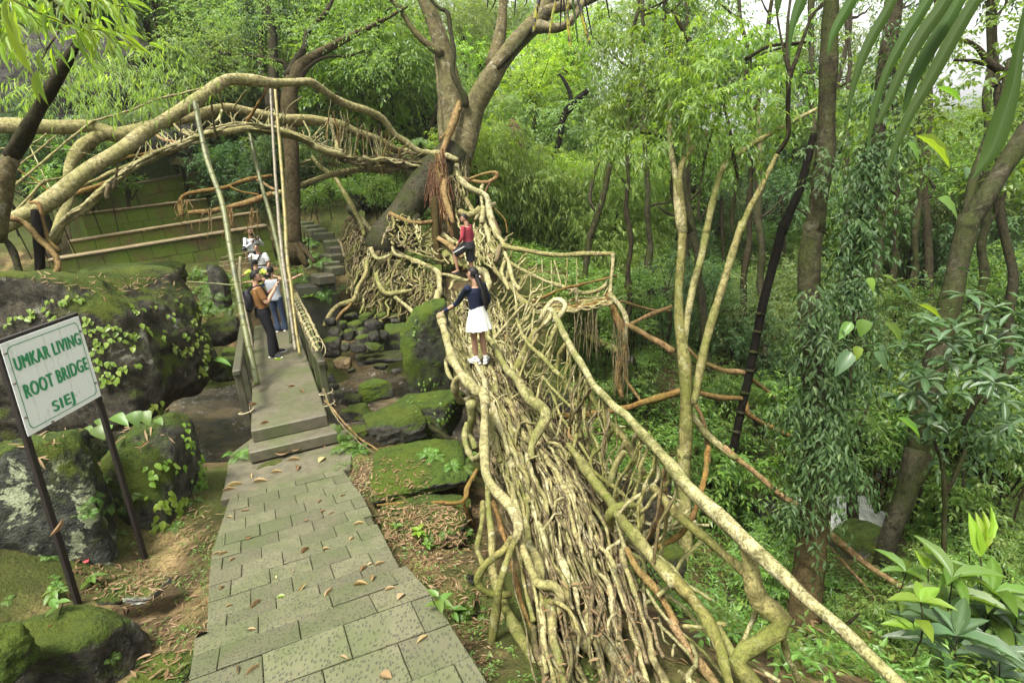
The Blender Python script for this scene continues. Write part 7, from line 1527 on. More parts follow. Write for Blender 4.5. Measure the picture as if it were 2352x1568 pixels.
creeper('creeper', 'trailing bright creeper down the right edge of the huge boulder', 4, [(1330, 500), (1345, 560), (1355, 620), (1365, 690), (1370, 740), (1375, 800), (1370, 860), (1360, 900), (1350, 960), (1340, 470), (1360, 980), (1300, 620), (1180, 820), (1230, 850), (1010, 1210), (1070, 1215), (1280, 800), (1340, 740)], .085, 'leaf_bright', 6, 18)
creeper('creeper', 'lime green round leaved plant at the foot of the green boulder', 7, [(1010, 540), (1060, 500), (1100, 470), (1130, 520), (1030, 610), (1080, 590), (1140, 590), (1100, 380), (1150, 350), (1190, 320), (1050, 360), (1080, 330), (1200, 420), (1250, 420), (1230, 470), (1290, 360), (1060, 560), (1160, 480), (1180, 380), (1240, 340), (1120, 560)], .085, 'leaf_lime', 4, 30)
creeper('creeper', 'bright creeper along the right edge of the green boulder', 7, [(1345, 120), (1350, 180), (1360, 240), (1340, 290), (1350, 330), (1320, 220), (1330, 60), (1230, -130), (1260, -80), (1270, -20), (1180, 120), (1130, 80), (1040, 110), (1000, 170)], .07, 'leaf_bright', 5, 22)
creeper('creeper', 'sparse small creeper on the dark slab by the root bridge', 5, [(760, 1200), (800, 1230), (840, 1220), (620, 1190), (560, 1180), (700, 1290), (790, 1280), (640, 1060), (620, 740), (640, 690), (760, 1050), (720, 1080)], .05, 'leaf_fern', 4, 30)
creeper('creeper', 'small leaved creeper spread over the mossy mound at lower right', 9, [(1050, 1420), (1100, 1400), (1150, 1430), (1200, 1480), (1250, 1500), (1120, 1500), (1060, 1520), (1180, 1560), (1280, 1440), (1340, 1500), (1000, 1480)], .06, 'leaf_fern', 9, 45)
# ---- single leafy plants near the camera, every leaf a part
def big_leaf_mesh(seed, peak=.4, fold=.12, droop=.3, seg=7, wave=.04):
    r = np.random.default_rng(seed); V = []; F = []
    for i in range(seg + 1):
        t = i / seg; w_ = math.sin(math.pi * min(1, (t / (2 * peak)) if t < peak else .5 + .5 * (t - peak) / (1 - peak))) ** (.75 if t < peak else .9) * .5
        c = np.array([t, 0, -droop * t * t])
        for s in (-1, -.5, 0, .5, 1): V.append(c + [0, s * w_, abs(s) * w_ * fold * 2 + wave * math.sin(t * 19 + s * 3) * abs(s) * w_])
    for i in range(seg):
        for j in range(4): a = i * 5 + j; F.append((a, a + 1, a + 6, a + 5))
    return np.array(V), np.array(F)
_BL = {}
def leaf_data(kind, mat, w_):
    key = (kind, mat, w_)
    if key not in _BL:
        pk, fo, dr = {'lance': (.42, .16, .22), 'ovate': (.36, .12, .28), 'heart': (.26, .10, .30), 'obov': (.6, .12, .15), 'strap': (.3, .3, .25)}[kind]
        V, F = big_leaf_mesh(hash_(kind), pk, fo, dr); V[:, 1] *= w_; V[:, 2] = V[:, 2] * 1.0
        _BL[key] = mesh_np('leaf', V, F, None, True, [M[mat]])
    return _BL[key]
def put_leaf(t, p, d, n, L, kind, mat, w_=.35, name='leaf'):
    d = norm(np.array(d, float)); n = np.array(n, float); n = norm(n - d * n.dot(d)); s = np.cross(n, d)
    o = link(name, leaf_data(kind, mat, w_), t); off = np.array(parent_world(t)); p = np.array(p) - off
    o.matrix_local = Matrix(((d[0] * L, s[0] * L, n[0] * L, p[0]), (d[1] * L, s[1] * L, n[1] * L, p[1]), (d[2] * L, s[2] * L, n[2] * L, p[2]), (0, 0, 0, 1)))
    return o
def leafy(name, label, cat, base, top, n, L, kind, mat, w_, group=None, whorl=True, stem='trunk_mid', sr=.008, tilt=.2):
    t = thing(name, label, cat, base, group)
    fork(t, (np.array([base, (np.array(base) + top) / 2 + frng.normal(0, .03, 3), top]), np.array([sr, sr * .8, sr * .5])), mat=stem, name='stem', sides=6, bump=.05)
    for i in range(n):
        az = i * 2.4 + frng.normal(0, .3); f = 1 if whorl else frng.uniform(.35, 1)
        if whorl and i >= n * .55: f = frng.uniform(.5, .85)
        p = np.array(base) + (np.array(top) - base) * f; el = frng.uniform(-.25, .45) + tilt
        d = [math.cos(az) * math.cos(el), math.sin(az) * math.cos(el), math.sin(el)]
        put_leaf(t, p, d, [0, 0, 1], L * frng.uniform(.7, 1.15), kind, mat, w_)
    return t
for (x, y, z, hh, n, L, kind, mat, w_, lab) in (
    (1560, 820, 4.9, .5, 9, .30, 'lance', 'leaf_broad', .30, 'small whorled plant, leftmost of the broad leaved plants at lower right'),
    (1870, 860, 4.5, .75, 14, .36, 'lance', 'leaf_broad', .30, 'tall broad leaved plant beneath the bright new shoot at right'),
    (1660, 1020, 3.9, .6, 10, .22, 'ovate', 'leaf_bright', .42, 'fresh light green sapling in front of the dark whorled plants'),
    (1900, 1250, 4.0, .7, 12, .36, 'lance', 'leaf_gloss', .30, 'dark glossy whorled plant at the bottom right'),
    (2140, 960, 4.6, .7, 14, .40, 'lance', 'leaf_broad', .28, 'large leaved plant spreading at the right edge'),
    (2200, 1380, 4.0, .55, 12, .30, 'lance', 'leaf_gloss', .28, 'dark narrow leaved plant in the bottom right corner'),
    (2300, 1130, 4.4, .6, 12, .34, 'lance', 'leaf_gloss', .30, 'glossy plant cut by the right edge of the picture'),
    (2010, 1450, 4.3, .6, 10, .26, 'lance', 'leaf_broad', .30, 'low green plant below the glossy whorled plant'),
    (1740, 1150, 4.6, .6, 10, .34, 'lance', 'leaf_gloss', .32, 'drooping dark leaved plant beside the fresh sapling'),
    (2060, 1120, 4.8, .6, 10, .36, 'lance', 'leaf_gloss', .30, 'dark plant hidden among the broad leaved plants')):
    top = P(9, x, y, z); leafy('broad_leaf_plant', lab, 'plant', top - [0, 0, hh], top, n, L, kind, mat, w_)
for x0, y0, x1, y1, z, lab in ((1710, 800, 1670, 640, 4.7, 'rolled bright green shoot standing among the broad leaves'), (2060, 720, 2100, 420, 4.6, 'upright bright green shoot fan above the broad leaved plants')):
    t = thing('plant_shoot', lab, 'plant', P(9, x0, y0 + 200, z)); a, b = P(9, x0, y0, z), P(9, x1, y1, z)
    fork(t, (np.array([P(9, x0, y0 + 200, z), a]), np.array([.006, .005])), mat='trunk_mid', name='stem', sides=6)
    for i in range(2 if x0 < 2000 else 5): put_leaf(t, a + (b - a) * .08 * i, (b - a) + frng.normal(0, .05, 3) + RT * (.06 * (i - 2) if x0 > 2000 else .02), -FW + RT * (i - 2) * .3, np.linalg.norm(b - a) * frng.uniform(.75, 1.0), 'lance', 'leaf_lime', .26)
# glossy rosette shrub at the right edge
t = thing('rosette_shrub', 'grey green shiny leaved rosette shrub at the right edge', 'shrub', P(9, 1815, 800, 6.4))
stems(t, [(9, [(1815, 820, 6.4, 30), (1818, 500, 6.4, 30), (1820, 290, 6.3, 34), (1800, 100, 6.3, 24), (1750, -60, 6.2, 18)]), (9, [(1825, 300, 6.3, 24), (1900, 150, 6.2, 26), (1960, 0, 6.2, 24)]), (6, [(1940, 1340, 6.2, 26), (2030, 1180, 6.1, 36), (2060, 1100, 6.1, 34), (2020, 1000, 6.1, 26), (1990, 850, 6.0, 18)]), (6, [(2080, 1200, 6.1, 26), (2200, 1000, 6.0, 16), (2240, 850, 6.0, 14)])], 'trunk_mid', 'branch', 8)
_ros = [(1730, 660), (1790, 780), (1950, 470), (2000, 850), (2040, 950), (2180, 790), (1680, 1030), (1740, 1060), (2030, 1030), (2150, 1050), (1620, 1130), (1660, 1150), (1740, 1270), (2200, 1180), (2300, 920), (2250, 700), (1880, 700), (2100, 640), (2330, 780), (1560, 820), (1700, 1350), (1500, 1150), (2260, 1350), (1830, 920), (1930, 780), (2100, 900), (2330, 1050), (2060, 740), (2150, 560), (2290, 600), (1600, 960), (1870, 1130)]
n_leaf = 0
for x, y in _ros:
    z = 6.0 + frng.normal(0, .25); c = P(6, x, y, z)
    for i in range(9):
        az = i * 2.4 + frng.normal(0, .3); el = frng.uniform(-.75, .45); put_leaf(t, c + frng.normal(0, .015, 3), [math.cos(az) * math.cos(el), math.sin(az) * math.cos(el), math.sin(el)], [0, 0, 1], .23 * frng.uniform(.7, 1.15), 'obov', 'leaf_gloss', .30); n_leaf += 1
# big torn leaves climbing on the second trunk
t = thing('climbing_aroid', 'climbing plant with big pale ribbed leaves on the second vine trunk', 'plant', P(6, 1200, 900, 6.2))
fork(t, TR(6, [(1230, 590, 6.4, 14), (1290, 640, 6.3, 12), (1200, 850, 6.3, 14), (1190, 1100, 6.4, 14)]), mat='trunk_mid', name='stem', sides=6)
for k, (x0, y0), (x1, y1), z, wd, m in ((6, (1190, 850), (1090, 1000), 5.8, .52, 'leaf_gloss'), (6, (1270, 630), (1275, 745), 5.8, .95, 'leaf_fern'), (6, (1190, 650), (1115, 755), 5.9, .5, 'leaf_fern'), (6, (1410, 650), (1560, 790), 5.8, .36, 'leaf_fern'), (6, (1340, 850), (1465, 965), 5.9, .45, 'leaf_gloss'), (6, (1295, 355), (1365, 440), 5.9, .8, 'leaf_bright'), (6, (1230, 810), (1240, 905), 5.9, .7, 'leaf_bright'), (6, (1640, 535), (1830, 610), 5.8, .2, 'leaf_bright'), (6, (1490, 400), (1620, 500), 6.0, .35, 'leaf_gloss'), (6, (1400, 340), (1500, 365), 6.0, .3, 'leaf_fern'), (6, (1500, 1290), (1690, 1410), 5.6, .25, 'leaf_fern'), (6, (1380, 810), (1430, 860), 6.0, .7, 'leaf_gloss'),
                                        (3, (1560, 960), (1690, 1070), 6.0, .6, 'leaf_fern'), (3, (1620, 910), (1920, 1080), 6.0, .22, 'leaf_bright'), (3, (1760, 590), (1960, 650), 6.0, .4, 'leaf_fern'), (3, (1770, 1330), (1960, 1440), 6.0, .5, 'leaf_fern'), (3, (1700, 1130), (1820, 1190), 6.1, .4, 'leaf_gloss'), (3, (1960, 1120), (1980, 1190), 6.1, .6, 'leaf_gloss'), (3, (1780, 700), (1740, 620), 6.1, .5, 'leaf_bright')):
    a, b = P(k, x0, y0, z), P(k, x1, y1, z - .05); root(t, np.array([a + (a - b) * .5 + FW * .7 - UP * .1, a + (a - b) * .25 + FW * .2, a]), [.006, .005, .004], 'trunk_mid', 'petiole', jit=.5, sides=5); put_leaf(t, a, b - a, -FW + UP * .8 + frng.normal(0, .2, 3), np.linalg.norm(b - a), 'heart' if wd > .4 else 'lance', m, wd)
# taro leaves behind the sign
t = thing('taro_plant', 'big round taro leaves between the sign posts', 'plant', P(4, 800, 1340, 5.6))
for x0, y0, x1, y1, w_ in ((900, 1250, 915, 1340, .9), (960, 1250, 995, 1330, .75), (760, 1280, 850, 1320, .6), (660, 1345, 690, 1425, 1.0), (570, 1360, 630, 1395, .5), (660, 1300, 690, 1350, .6), (745, 1340, 720, 1390, .6), (1050, 1300, 1085, 1325, .6)):
    z = 5.3 + frng.normal(0, .1); a, b = P(4, x0, y0, z), P(4, x1, y1, z - .08); put_leaf(t, a, b - a, -FW * .6 + UP, np.linalg.norm(b - a), 'heart', 'leaf_fern', w_)
# small seedlings
for k, x, y, n, L, lab in ((7, 620, 880, 6, .14, 'leafy seedling beside the front sign post foot'), (7, 370, 980, 6, .12, 'seedling in front of the lichen boulder'), (7, 400, 1080, 4, .12, 'toothed leaf seedling below the lichen boulder'), (8, 640, 570, 10, .10, 'round leaved seedling on the bank rock edge'), (8, 480, 520, 4, .09, 'light green seedling on the mossy bank rock'), (8, 690, 650, 8, .08, 'small leaved sprig hanging over the bank hollow'), (8, 770, 1050, 6, .12, 'upright seedling on the leaf litter by the path'), (8, 860, 1110, 4, .12, 'low seedling on the leaf litter'), (4, 1440, 940, 5, .34, 'pale palmate leaf plant left of the footbridge'), (10, 910, 890, 5, .40, 'palmate leaf plant above the far abutment')):
    h_ = hit(k, x, y + 25)
    if h_: leafy('seedling', lab, 'plant', h_[0], h_[0] + [0, 0, .22 if L > .14 else .10], n, L, 'ovate', 'leaf_fern' if n != 10 else 'leaf_bright', .5, None, False, 'trunk_mid', .004, .1)
# ---- palm leaflets hanging into the picture
_s = NT('leaf_palm_spotted'); M['leaf_palm_yellow'] = _s.fin(_s.ramp(_s.noise(_s.pos((1, 1, .35)), 34, 4, .6), [(.46, (.012, .012, .008)), (.52, (.17, .15, .008)), (.7, (.05, .09, .008))]), .6, .2)
def strap(t, k, pts, mat, name='leaflet'):
    """folded strap leaf along picture points (x, y, z, width px)"""
    s = _ZF[k][2]; A_ = np.array([[*P(k, p[0], p[1], p[2]), .66 * p[3] * s / FPX * p[2]] for p in pts]); C = catmull(A_, 18)
    c, w_ = C[:, :3], np.maximum(C[:, 3:], .001); T_ = norm(np.gradient(c, axis=0)); sd_ = norm(np.cross(T_, c - EYE)); nn = norm(np.cross(sd_, T_))
    V = np.stack([c - sd_ * w_ * .5 + nn * w_ * .3, c - sd_ * w_ * .04, c + sd_ * w_ * .04 - nn * w_ * .02, c + sd_ * w_ * .5 + nn * w_ * .3], 1).reshape(-1, 3)
    Q = [(i * 4 + j, i * 4 + j + 1, i * 4 + j + 5, i * 4 + j + 4) for i in range(17) for j in range(3)]
    MB().add(V, Q).build(name, M[mat], t, True)
t = thing('palm_frond', 'long green palm leaflets hanging into the upper right corner', 'palm frond', P(3, 1900, -300, 2.6))
fork(t, TR(3, [(1300, -330, 2.6, 30), (1700, -230, 2.6, 34), (2100, -180, 2.6, 36), (2600, -180, 2.7, 40), (3200, -500, 2.8, 46), (3700, -1300, 3.0, 50)]), mat='trunk_tan', name='midrib', sides=8)
for pts in ([(900, -120, 2.7, 90), (850, 20, 2.7, 110), (800, 160, 2.7, 60), (780, 280, 2.7, 30), (775, 400, 2.7, 6)], [(1260, -150, 2.6, 100), (1180, 30, 2.6, 110), (1100, 170, 2.6, 90), (1055, 270, 2.6, 50), (1035, 370, 2.6, 10)], [(1520, -130, 2.5, 70), (1440, 60, 2.5, 100), (1320, 270, 2.5, 100), (1240, 460, 2.5, 70), (1190, 640, 2.5, 44), (1160, 800, 2.5, 28), (1152, 920, 2.5, 6)],
            [(1800, -150, 2.5, 90), (1680, 50, 2.5, 110), (1560, 240, 2.5, 110), (1460, 420, 2.5, 84), (1380, 620, 2.5, 60), (1330, 820, 2.5, 50), (1300, 1010, 2.5, 12)], [(1890, -100, 2.4, 110), (1790, 60, 2.4, 130), (1650, 260, 2.4, 130), (1530, 480, 2.4, 90), (1440, 680, 2.4, 80), (1370, 830, 2.4, 40)], [(1960, -80, 2.5, 110), (1850, 120, 2.5, 130), (1720, 330, 2.5, 130), (1620, 520, 2.5, 100), (1560, 700, 2.5, 50), (1545, 760, 2.5, 12)],
            [(2110, -120, 2.4, 110), (1990, 60, 2.4, 120), (1860, 280, 2.4, 130), (1720, 540, 2.4, 110), (1590, 760, 2.4, 90), (1500, 960, 2.4, 64), (1440, 1140, 2.4, 30), (1405, 1265, 2.4, 6)], [(720, -80, 2.8, 70), (700, 20, 2.8, 60), (700, 90, 2.8, 8)]): strap(t, 3, pts, 'leaf_palm')
t = thing('palm_frond', 'single broad green palm leaflet hanging at the right edge', 'palm frond', P(3, 2380, -80, 2.3))
strap(t, 3, [(2400, -60, 2.3, 60), (2360, 120, 2.3, 70), (2310, 360, 2.3, 90), (2270, 600, 2.3, 130), (2190, 850, 2.3, 180), (2130, 1020, 2.3, 150), (2060, 1130, 2.3, 60), (2000, 1210, 2.3, 8)], 'leaf_palm')
t = thing('palm_frond', 'yellow spotted dying palm leaflets hanging at the top centre', 'palm frond', P(2, 1600, -60, 3.2))
fork(t, TR(2, [(1050, -70, 3.2, 10), (1500, -90, 3.2, 20), (1900, -120, 3.2, 24), (2500, -500, 3.3, 28), (3000, -1300, 3.5, 32)]), mat='black_wood', name='midrib', sides=6)
for pts, m in (([(1450, -60, 3.2, 40), (1420, 80, 3.2, 44), (1398, 215, 3.2, 26)], 'leaf_palm_yellow'), ([(1560, -60, 3.2, 30), (1530, 100, 3.2, 28), (1496, 288, 3.2, 6)], 'leaf_palm_yellow'), ([(1590, -60, 3.2, 18), (1584, 100, 3.2, 16), (1578, 205, 3.2, 6)], 'black_wood'), ([(1625, -60, 3.2, 26), (1632, 140, 3.2, 32), (1648, 318, 3.2, 26)], 'leaf_palm_yellow'), ([(1655, -60, 3.2, 24), (1680, 120, 3.2, 24), (1700, 290, 3.2, 14)], 'leaf_palm'), ([(1690, -60, 3.2, 30), (1730, 120, 3.2, 38), (1780, 292, 3.2, 26)], 'leaf_palm_yellow'), ([(1735, -60, 3.2, 16), (1770, 120, 3.2, 16), (1800, 270, 3.2, 6)], 'black_wood'),
               ([(1880, -60, 3.2, 16), (1900, 50, 3.2, 16), (1916, 140, 3.2, 4)], 'black_wood'), ([(1280, -60, 3.2, 14), (1278, 40, 3.2, 14), (1270, 120, 3.2, 4)], 'black_wood'), ([(1100, -60, 3.2, 18), (1095, 0, 3.2, 18), (1088, 70, 3.2, 6)], 'black_wood'), ([(1160, -60, 3.2, 16), (1140, 20, 3.2, 14), (1105, 88, 3.2, 4)], 'black_wood'), ([(1365, -60, 3.2, 12), (1355, 10, 3.2, 12), (1340, 50, 3.2, 4)], 'black_wood'), ([(1600, -60, 3.2, 16), (1608, 60, 3.2, 14), (1615, 175, 3.2, 5)], 'black_wood')): strap(t, 2, pts, m)
# hanging tan dead frond and small palms
def palm_leaf(t, k, a, b, z, n, lw, mat, sag=.1):
    A_, B_ = P(k, *a, z), P(k, *b, z); L_ = np.linalg.norm(B_ - A_); tt = np.linspace(.1, 1, n); c = A_ + (B_ - A_) * tt[:, None] - np.array([0, 0, sag * L_]) * (tt ** 2)[:, None]
    T_ = norm(B_ - A_); s = norm(np.cross(T_, FW)); pos = np.repeat(c, 2, 0); d = np.tile(np.array([s + T_ * .6, -s + T_ * .6]), (n, 1)) + frng.normal(0, .1, (2 * n, 3)) - [0, 0, .25]
    V, T = leaves(pos, d, -FW + frng.normal(0, .3, (2 * n, 3)), L_ * lw * np.repeat(np.sin(np.pi * (.15 + .8 * tt)), 2), L_ * .05, .3)
    joined('frond', [(V, T)], mat, t)
t = thing('dead_palm_frond', 'tan dead palm frond hanging right of the fig trunk', 'palm frond', P(2, 1240, 780, 19)); palm_leaf(t, 2, (1240, 780), (1330, 970), 19, 26, .28, 'leaf_dry')
for lab, k, x, y, z, n, r_, m in (('pale palm behind the arch end', 2, 640, 960, 19, 9, 100, 'leaf_fern'), ('small palm behind the fig trunk left side', 2, 600, 400, 23, 7, 90, 'leaf_fern'), ('young palm right of the fig trunk', 2, 1190, 680, 21, 8, 130, 'leaf_bamboo'), ('fan palm on the right slope below the railing', 5, 2080, 640, 14, 10, 130, 'leaf_fern'), ('low palm beside the dark bamboo stem', 6, 640, 1080, 12, 10, 110, 'leaf_fern'), ('palm with drooping fronds in front of the cliff', 1, 1000, 760, 16, 12, 160, 'leaf_fine')):
    t = thing('palm', lab, 'palm', P(k, x, y + r_ * .5, z))
    for i in range(n):
        a = math.pi * (i + .5) / n + frng.normal(0, .15); palm_leaf(t, k, (x, y), (x + math.cos(a) * r_ * frng.uniform(.8, 1.3), y - math.sin(a) * r_ * .8 + 30), z + frng.normal(0, .2), 15, .35, m, .3)
# ---- bright bamboo leaves overhanging the upper left
t = thing('bamboo_spray', 'bright backlit bamboo leaves overhanging the upper left corner', 'bamboo', P(1, 300, -60, 4.6))
for pts in ([(130, -40, 4.6, 10), (220, 150, 4.6, 9), (300, 340, 4.6, 6)], [(470, 90, 5, 10), (340, 300, 5, 12), (280, 400, 5, 6)], [(-20, -60, 4.4, 10), (200, 60, 4.4, 10), (500, 180, 4.5, 8), (800, 210, 4.6, 5)], [(300, -60, 4.8, 8), (480, 160, 4.8, 8), (620, 420, 4.8, 4)], [(500, -80, 5, 8), (700, 20, 5, 8), (930, 60, 5, 4)]):
    fork(t, TR(1, pts), mat='trunk_tan', name='twig', sides=5, bump=0)
for i in range(260):
    if i < 170: x, y = frng.uniform(-20, 880), abs(frng.normal(0, 130)) - 40
    elif i < 225: x, y = frng.uniform(330, 850), frng.uniform(120, 380)
    else: x, y = frng.uniform(-20, 160), frng.uniform(0, 330)
    z = frng.uniform(4.2, 5.8); a = frng.normal(-1.25 if x < 200 else -1.0, .55)
    d = RT * math.cos(a) + UP * math.sin(a) + FW * frng.normal(0, .35)
    put_leaf(t, P(1, x, y, z), d, -FW * .3 + UP * .7 + frng.normal(0, .4, 3), frng.uniform(.12, .24), 'lance', frng.choice(['leaf_bright', 'leaf_lime', 'leaf_bamboo']), frng.choice([.14, .18]))
for x, y, a, L, z in ((100, 60, -1.45, .5, 4.2), (60, 0, -1.6, .25, 4.1), (270, 470, -1.5, .28, 4.4), (260, 480, -1.7, .26, 4.5), (760, 30, -1.1, .28, 4.6), (840, 160, -.7, .2, 4.6), (1000, 290, -.4, .17, 4.8)):
    put_leaf(t, P(1, x, y, z), RT * math.cos(a) + UP * math.sin(a), -FW, L, 'lance', 'leaf_lime' if a > -1.5 else 'leaf_bamboo', .18)
# darker hanging leaves in front of the cliff
t = thing('hanging_foliage', 'dark bamboo leaves hanging in front of the cliff', 'foliage', P(1, 500, 300, 12))
crown_at(t, scatter_pts(36, (20, 100, 420, 230), (10, 15), (.2, .5), 0), 'leaf_bamboo', 9, 7, .55, .22, .035, 'foliage', droop=.7, leafdroop=.9)
crown_at(t, scatter_pts(22, (180, 160, 420, 290), (14, 17), (.3, .6), 0), 'leaf_fine', 9, 7, .5, .2, .045, 'foliage', droop=.6, leafdroop=.8)
# ---------------------------------------------------------------- people
def skin(n, c): return plain(n, c, .5, .4, .06, 12)
M['skin_a'] = skin('skin_light_brown', (.36, .21, .13)); M['skin_b'] = skin('skin_brown', (.25, .14, .085)); M['hair'] = plain('black_hair', (.006, .005, .0045), .55, .2, .3, 60, .3); M['eye'] = plain('eye_dark', (.02, .015, .012), .2, .6, 0)
M['phone'] = plain('phone_black', (.015, .015, .017), .25, .6, 0); M['sole'] = plain('shoe_sole', (.55, .53, .48), .7, .3, .1)
def cloth(n, c, v=.12): return plain(n, c, .85, .15, v, 25, .25)
M['brown_tee'] = cloth('brown_cotton', (.17, .085, .028)); M['black_cloth'] = cloth('black_cloth', (.012, .012, .014)); M['denim'] = cloth('dark_denim', (.035, .05, .085), .3); M['white_cloth'] = cloth('white_cloth', (.58, .58, .54), .05); M['grey_top'] = cloth('grey_check', (.32, .34, .36), .15)
M['lime'] = cloth('lime_cloth', (.42, .50, .08)); M['maroon'] = cloth('maroon_cloth', (.24, .035, .05)); M['charcoal'] = cloth('charcoal_cloth', (.03, .03, .034)); M['navy'] = cloth('navy_cloth', (.009, .013, .028)); M['pale_shirt'] = cloth('pale_shirt', (.50, .52, .53), .06); M['cream_skirt'] = cloth('white_skirt', (.62, .63, .56), .03)
def stripe_mat():
    s = NT('striped_cotton'); c = s.n("ShaderNodeTexCoord"); sx = s.n("ShaderNodeSeparateXYZ"); s.l(c.outputs['Object'], sx.inputs[0])
    o = s.ramp(sx.outputs['Z'], [(0, (.7, .7, .68))] ); e = o.node.color_ramp; e.interpolation = 'CONSTANT'
    for p, v in ((1.00, .70), (1.03, .09), (1.09, .70), (1.145, .05), (1.155, .70), (1.205, .05), (1.215, .70), (1.25, .05), (1.26, .70)):
        q = e.elements.new(min(1, p / 1.6)); q.color = (v, v, v * .98, 1)
    mm = s.math('DIVIDE', sx.outputs['Z'], 1.6); s.l(mm, o.node.inputs[0])
    return s.fin(o, .85, .15)
M['striped'] = stripe_mat()
def ell(c, rx, ry, rz, ax, sub=3):
    D, T = ico(sub); return c + (D * [rx, ry, rz]) @ ax, T
def loft(rings, sides=16):
    """rings: (centre, side half-axis vector, depth half-axis vector)"""
    th = np.linspace(0, 2 * np.pi, sides, endpoint=False); V = []
    for c, a, b in rings: V.append(np.array(c) + np.cos(th)[:, None] * a + np.sin(th)[:, None] * b)
    n = len(rings); V = np.vstack(V + [np.array([rings[0][0], rings[-1][0]])]); i = np.arange(n * sides).reshape(n, sides); j = np.roll(i, -1, 1)
    Q = np.stack([i[:-1], j[:-1], j[1:], i[1:]], -1).reshape(-1, 4)
    T = np.vstack([np.stack([np.full(sides, n * sides), j[0], i[0]], -1), np.stack([np.full(sides, n * sides + 1), i[-1], j[-1]], -1)])
    return V, Q, T
def fuse(name, mb, mat, parent, vox=.010, smooth=4):
    """one continuous skin over overlapping pieces"""
    o = mb.build(name, mat, parent); o.modifiers.new('r', 'REMESH'); o.modifiers['r'].mode = 'VOXEL'; o.modifiers['r'].voxel_size = vox
    m = o.modifiers.new('s', 'SMOOTH'); m.factor = .5; m.iterations = smooth
    bpy.context.view_layer.update(); me = bpy.data.meshes.new_from_object(o.evaluated_get(bpy.context.evaluated_depsgraph_get()))
    o.modifiers.clear(); o.data = me; me.polygons.foreach_set('use_smooth', np.ones(len(me.polygons), bool)); me.name = name
    if not me.materials: me.materials.append(mat)
    return o
def taper(mb, pts, rs, sides=12): mb.tube(np.array(pts), np.array(rs), sides=sides, bump=0, step=.03)
def hand(mb, w_, d, side, curl=.4, up=None):
    """palm and five fingers from the wrist along d"""
    d = norm(d); u = np.array([0, 0, 1.0]) if up is None else norm(up); s = norm(np.cross(d, u)) * side; n = np.cross(s, d) * side
    V, T = ell(w_ + d * .045, .045, .020, .040, np.array([d, n, s])); mb.add(V, None, T)
    for i, (o, l) in enumerate(((.030, .070), (.010, .080), (-.010, .074), (-.028, .058))):
        b = w_ + d * .075 + s * o; k = d * math.cos(curl) - n * math.sin(curl); k2 = d * math.cos(curl * 2) - n * math.sin(curl * 2)
        taper(mb, [w_ + d * .04 + s * o * .8, b, b + k * l * .5, b + k * l * .5 + k2 * l * .5], [.010, .0095, .009, .0075], 7)
    taper(mb, [w_ + d * .02 + s * .025, w_ + d * .05 + s * .055 - n * .012, w_ + d * .085 + s * .06 - n * .028], [.011, .0105, .008], 7)
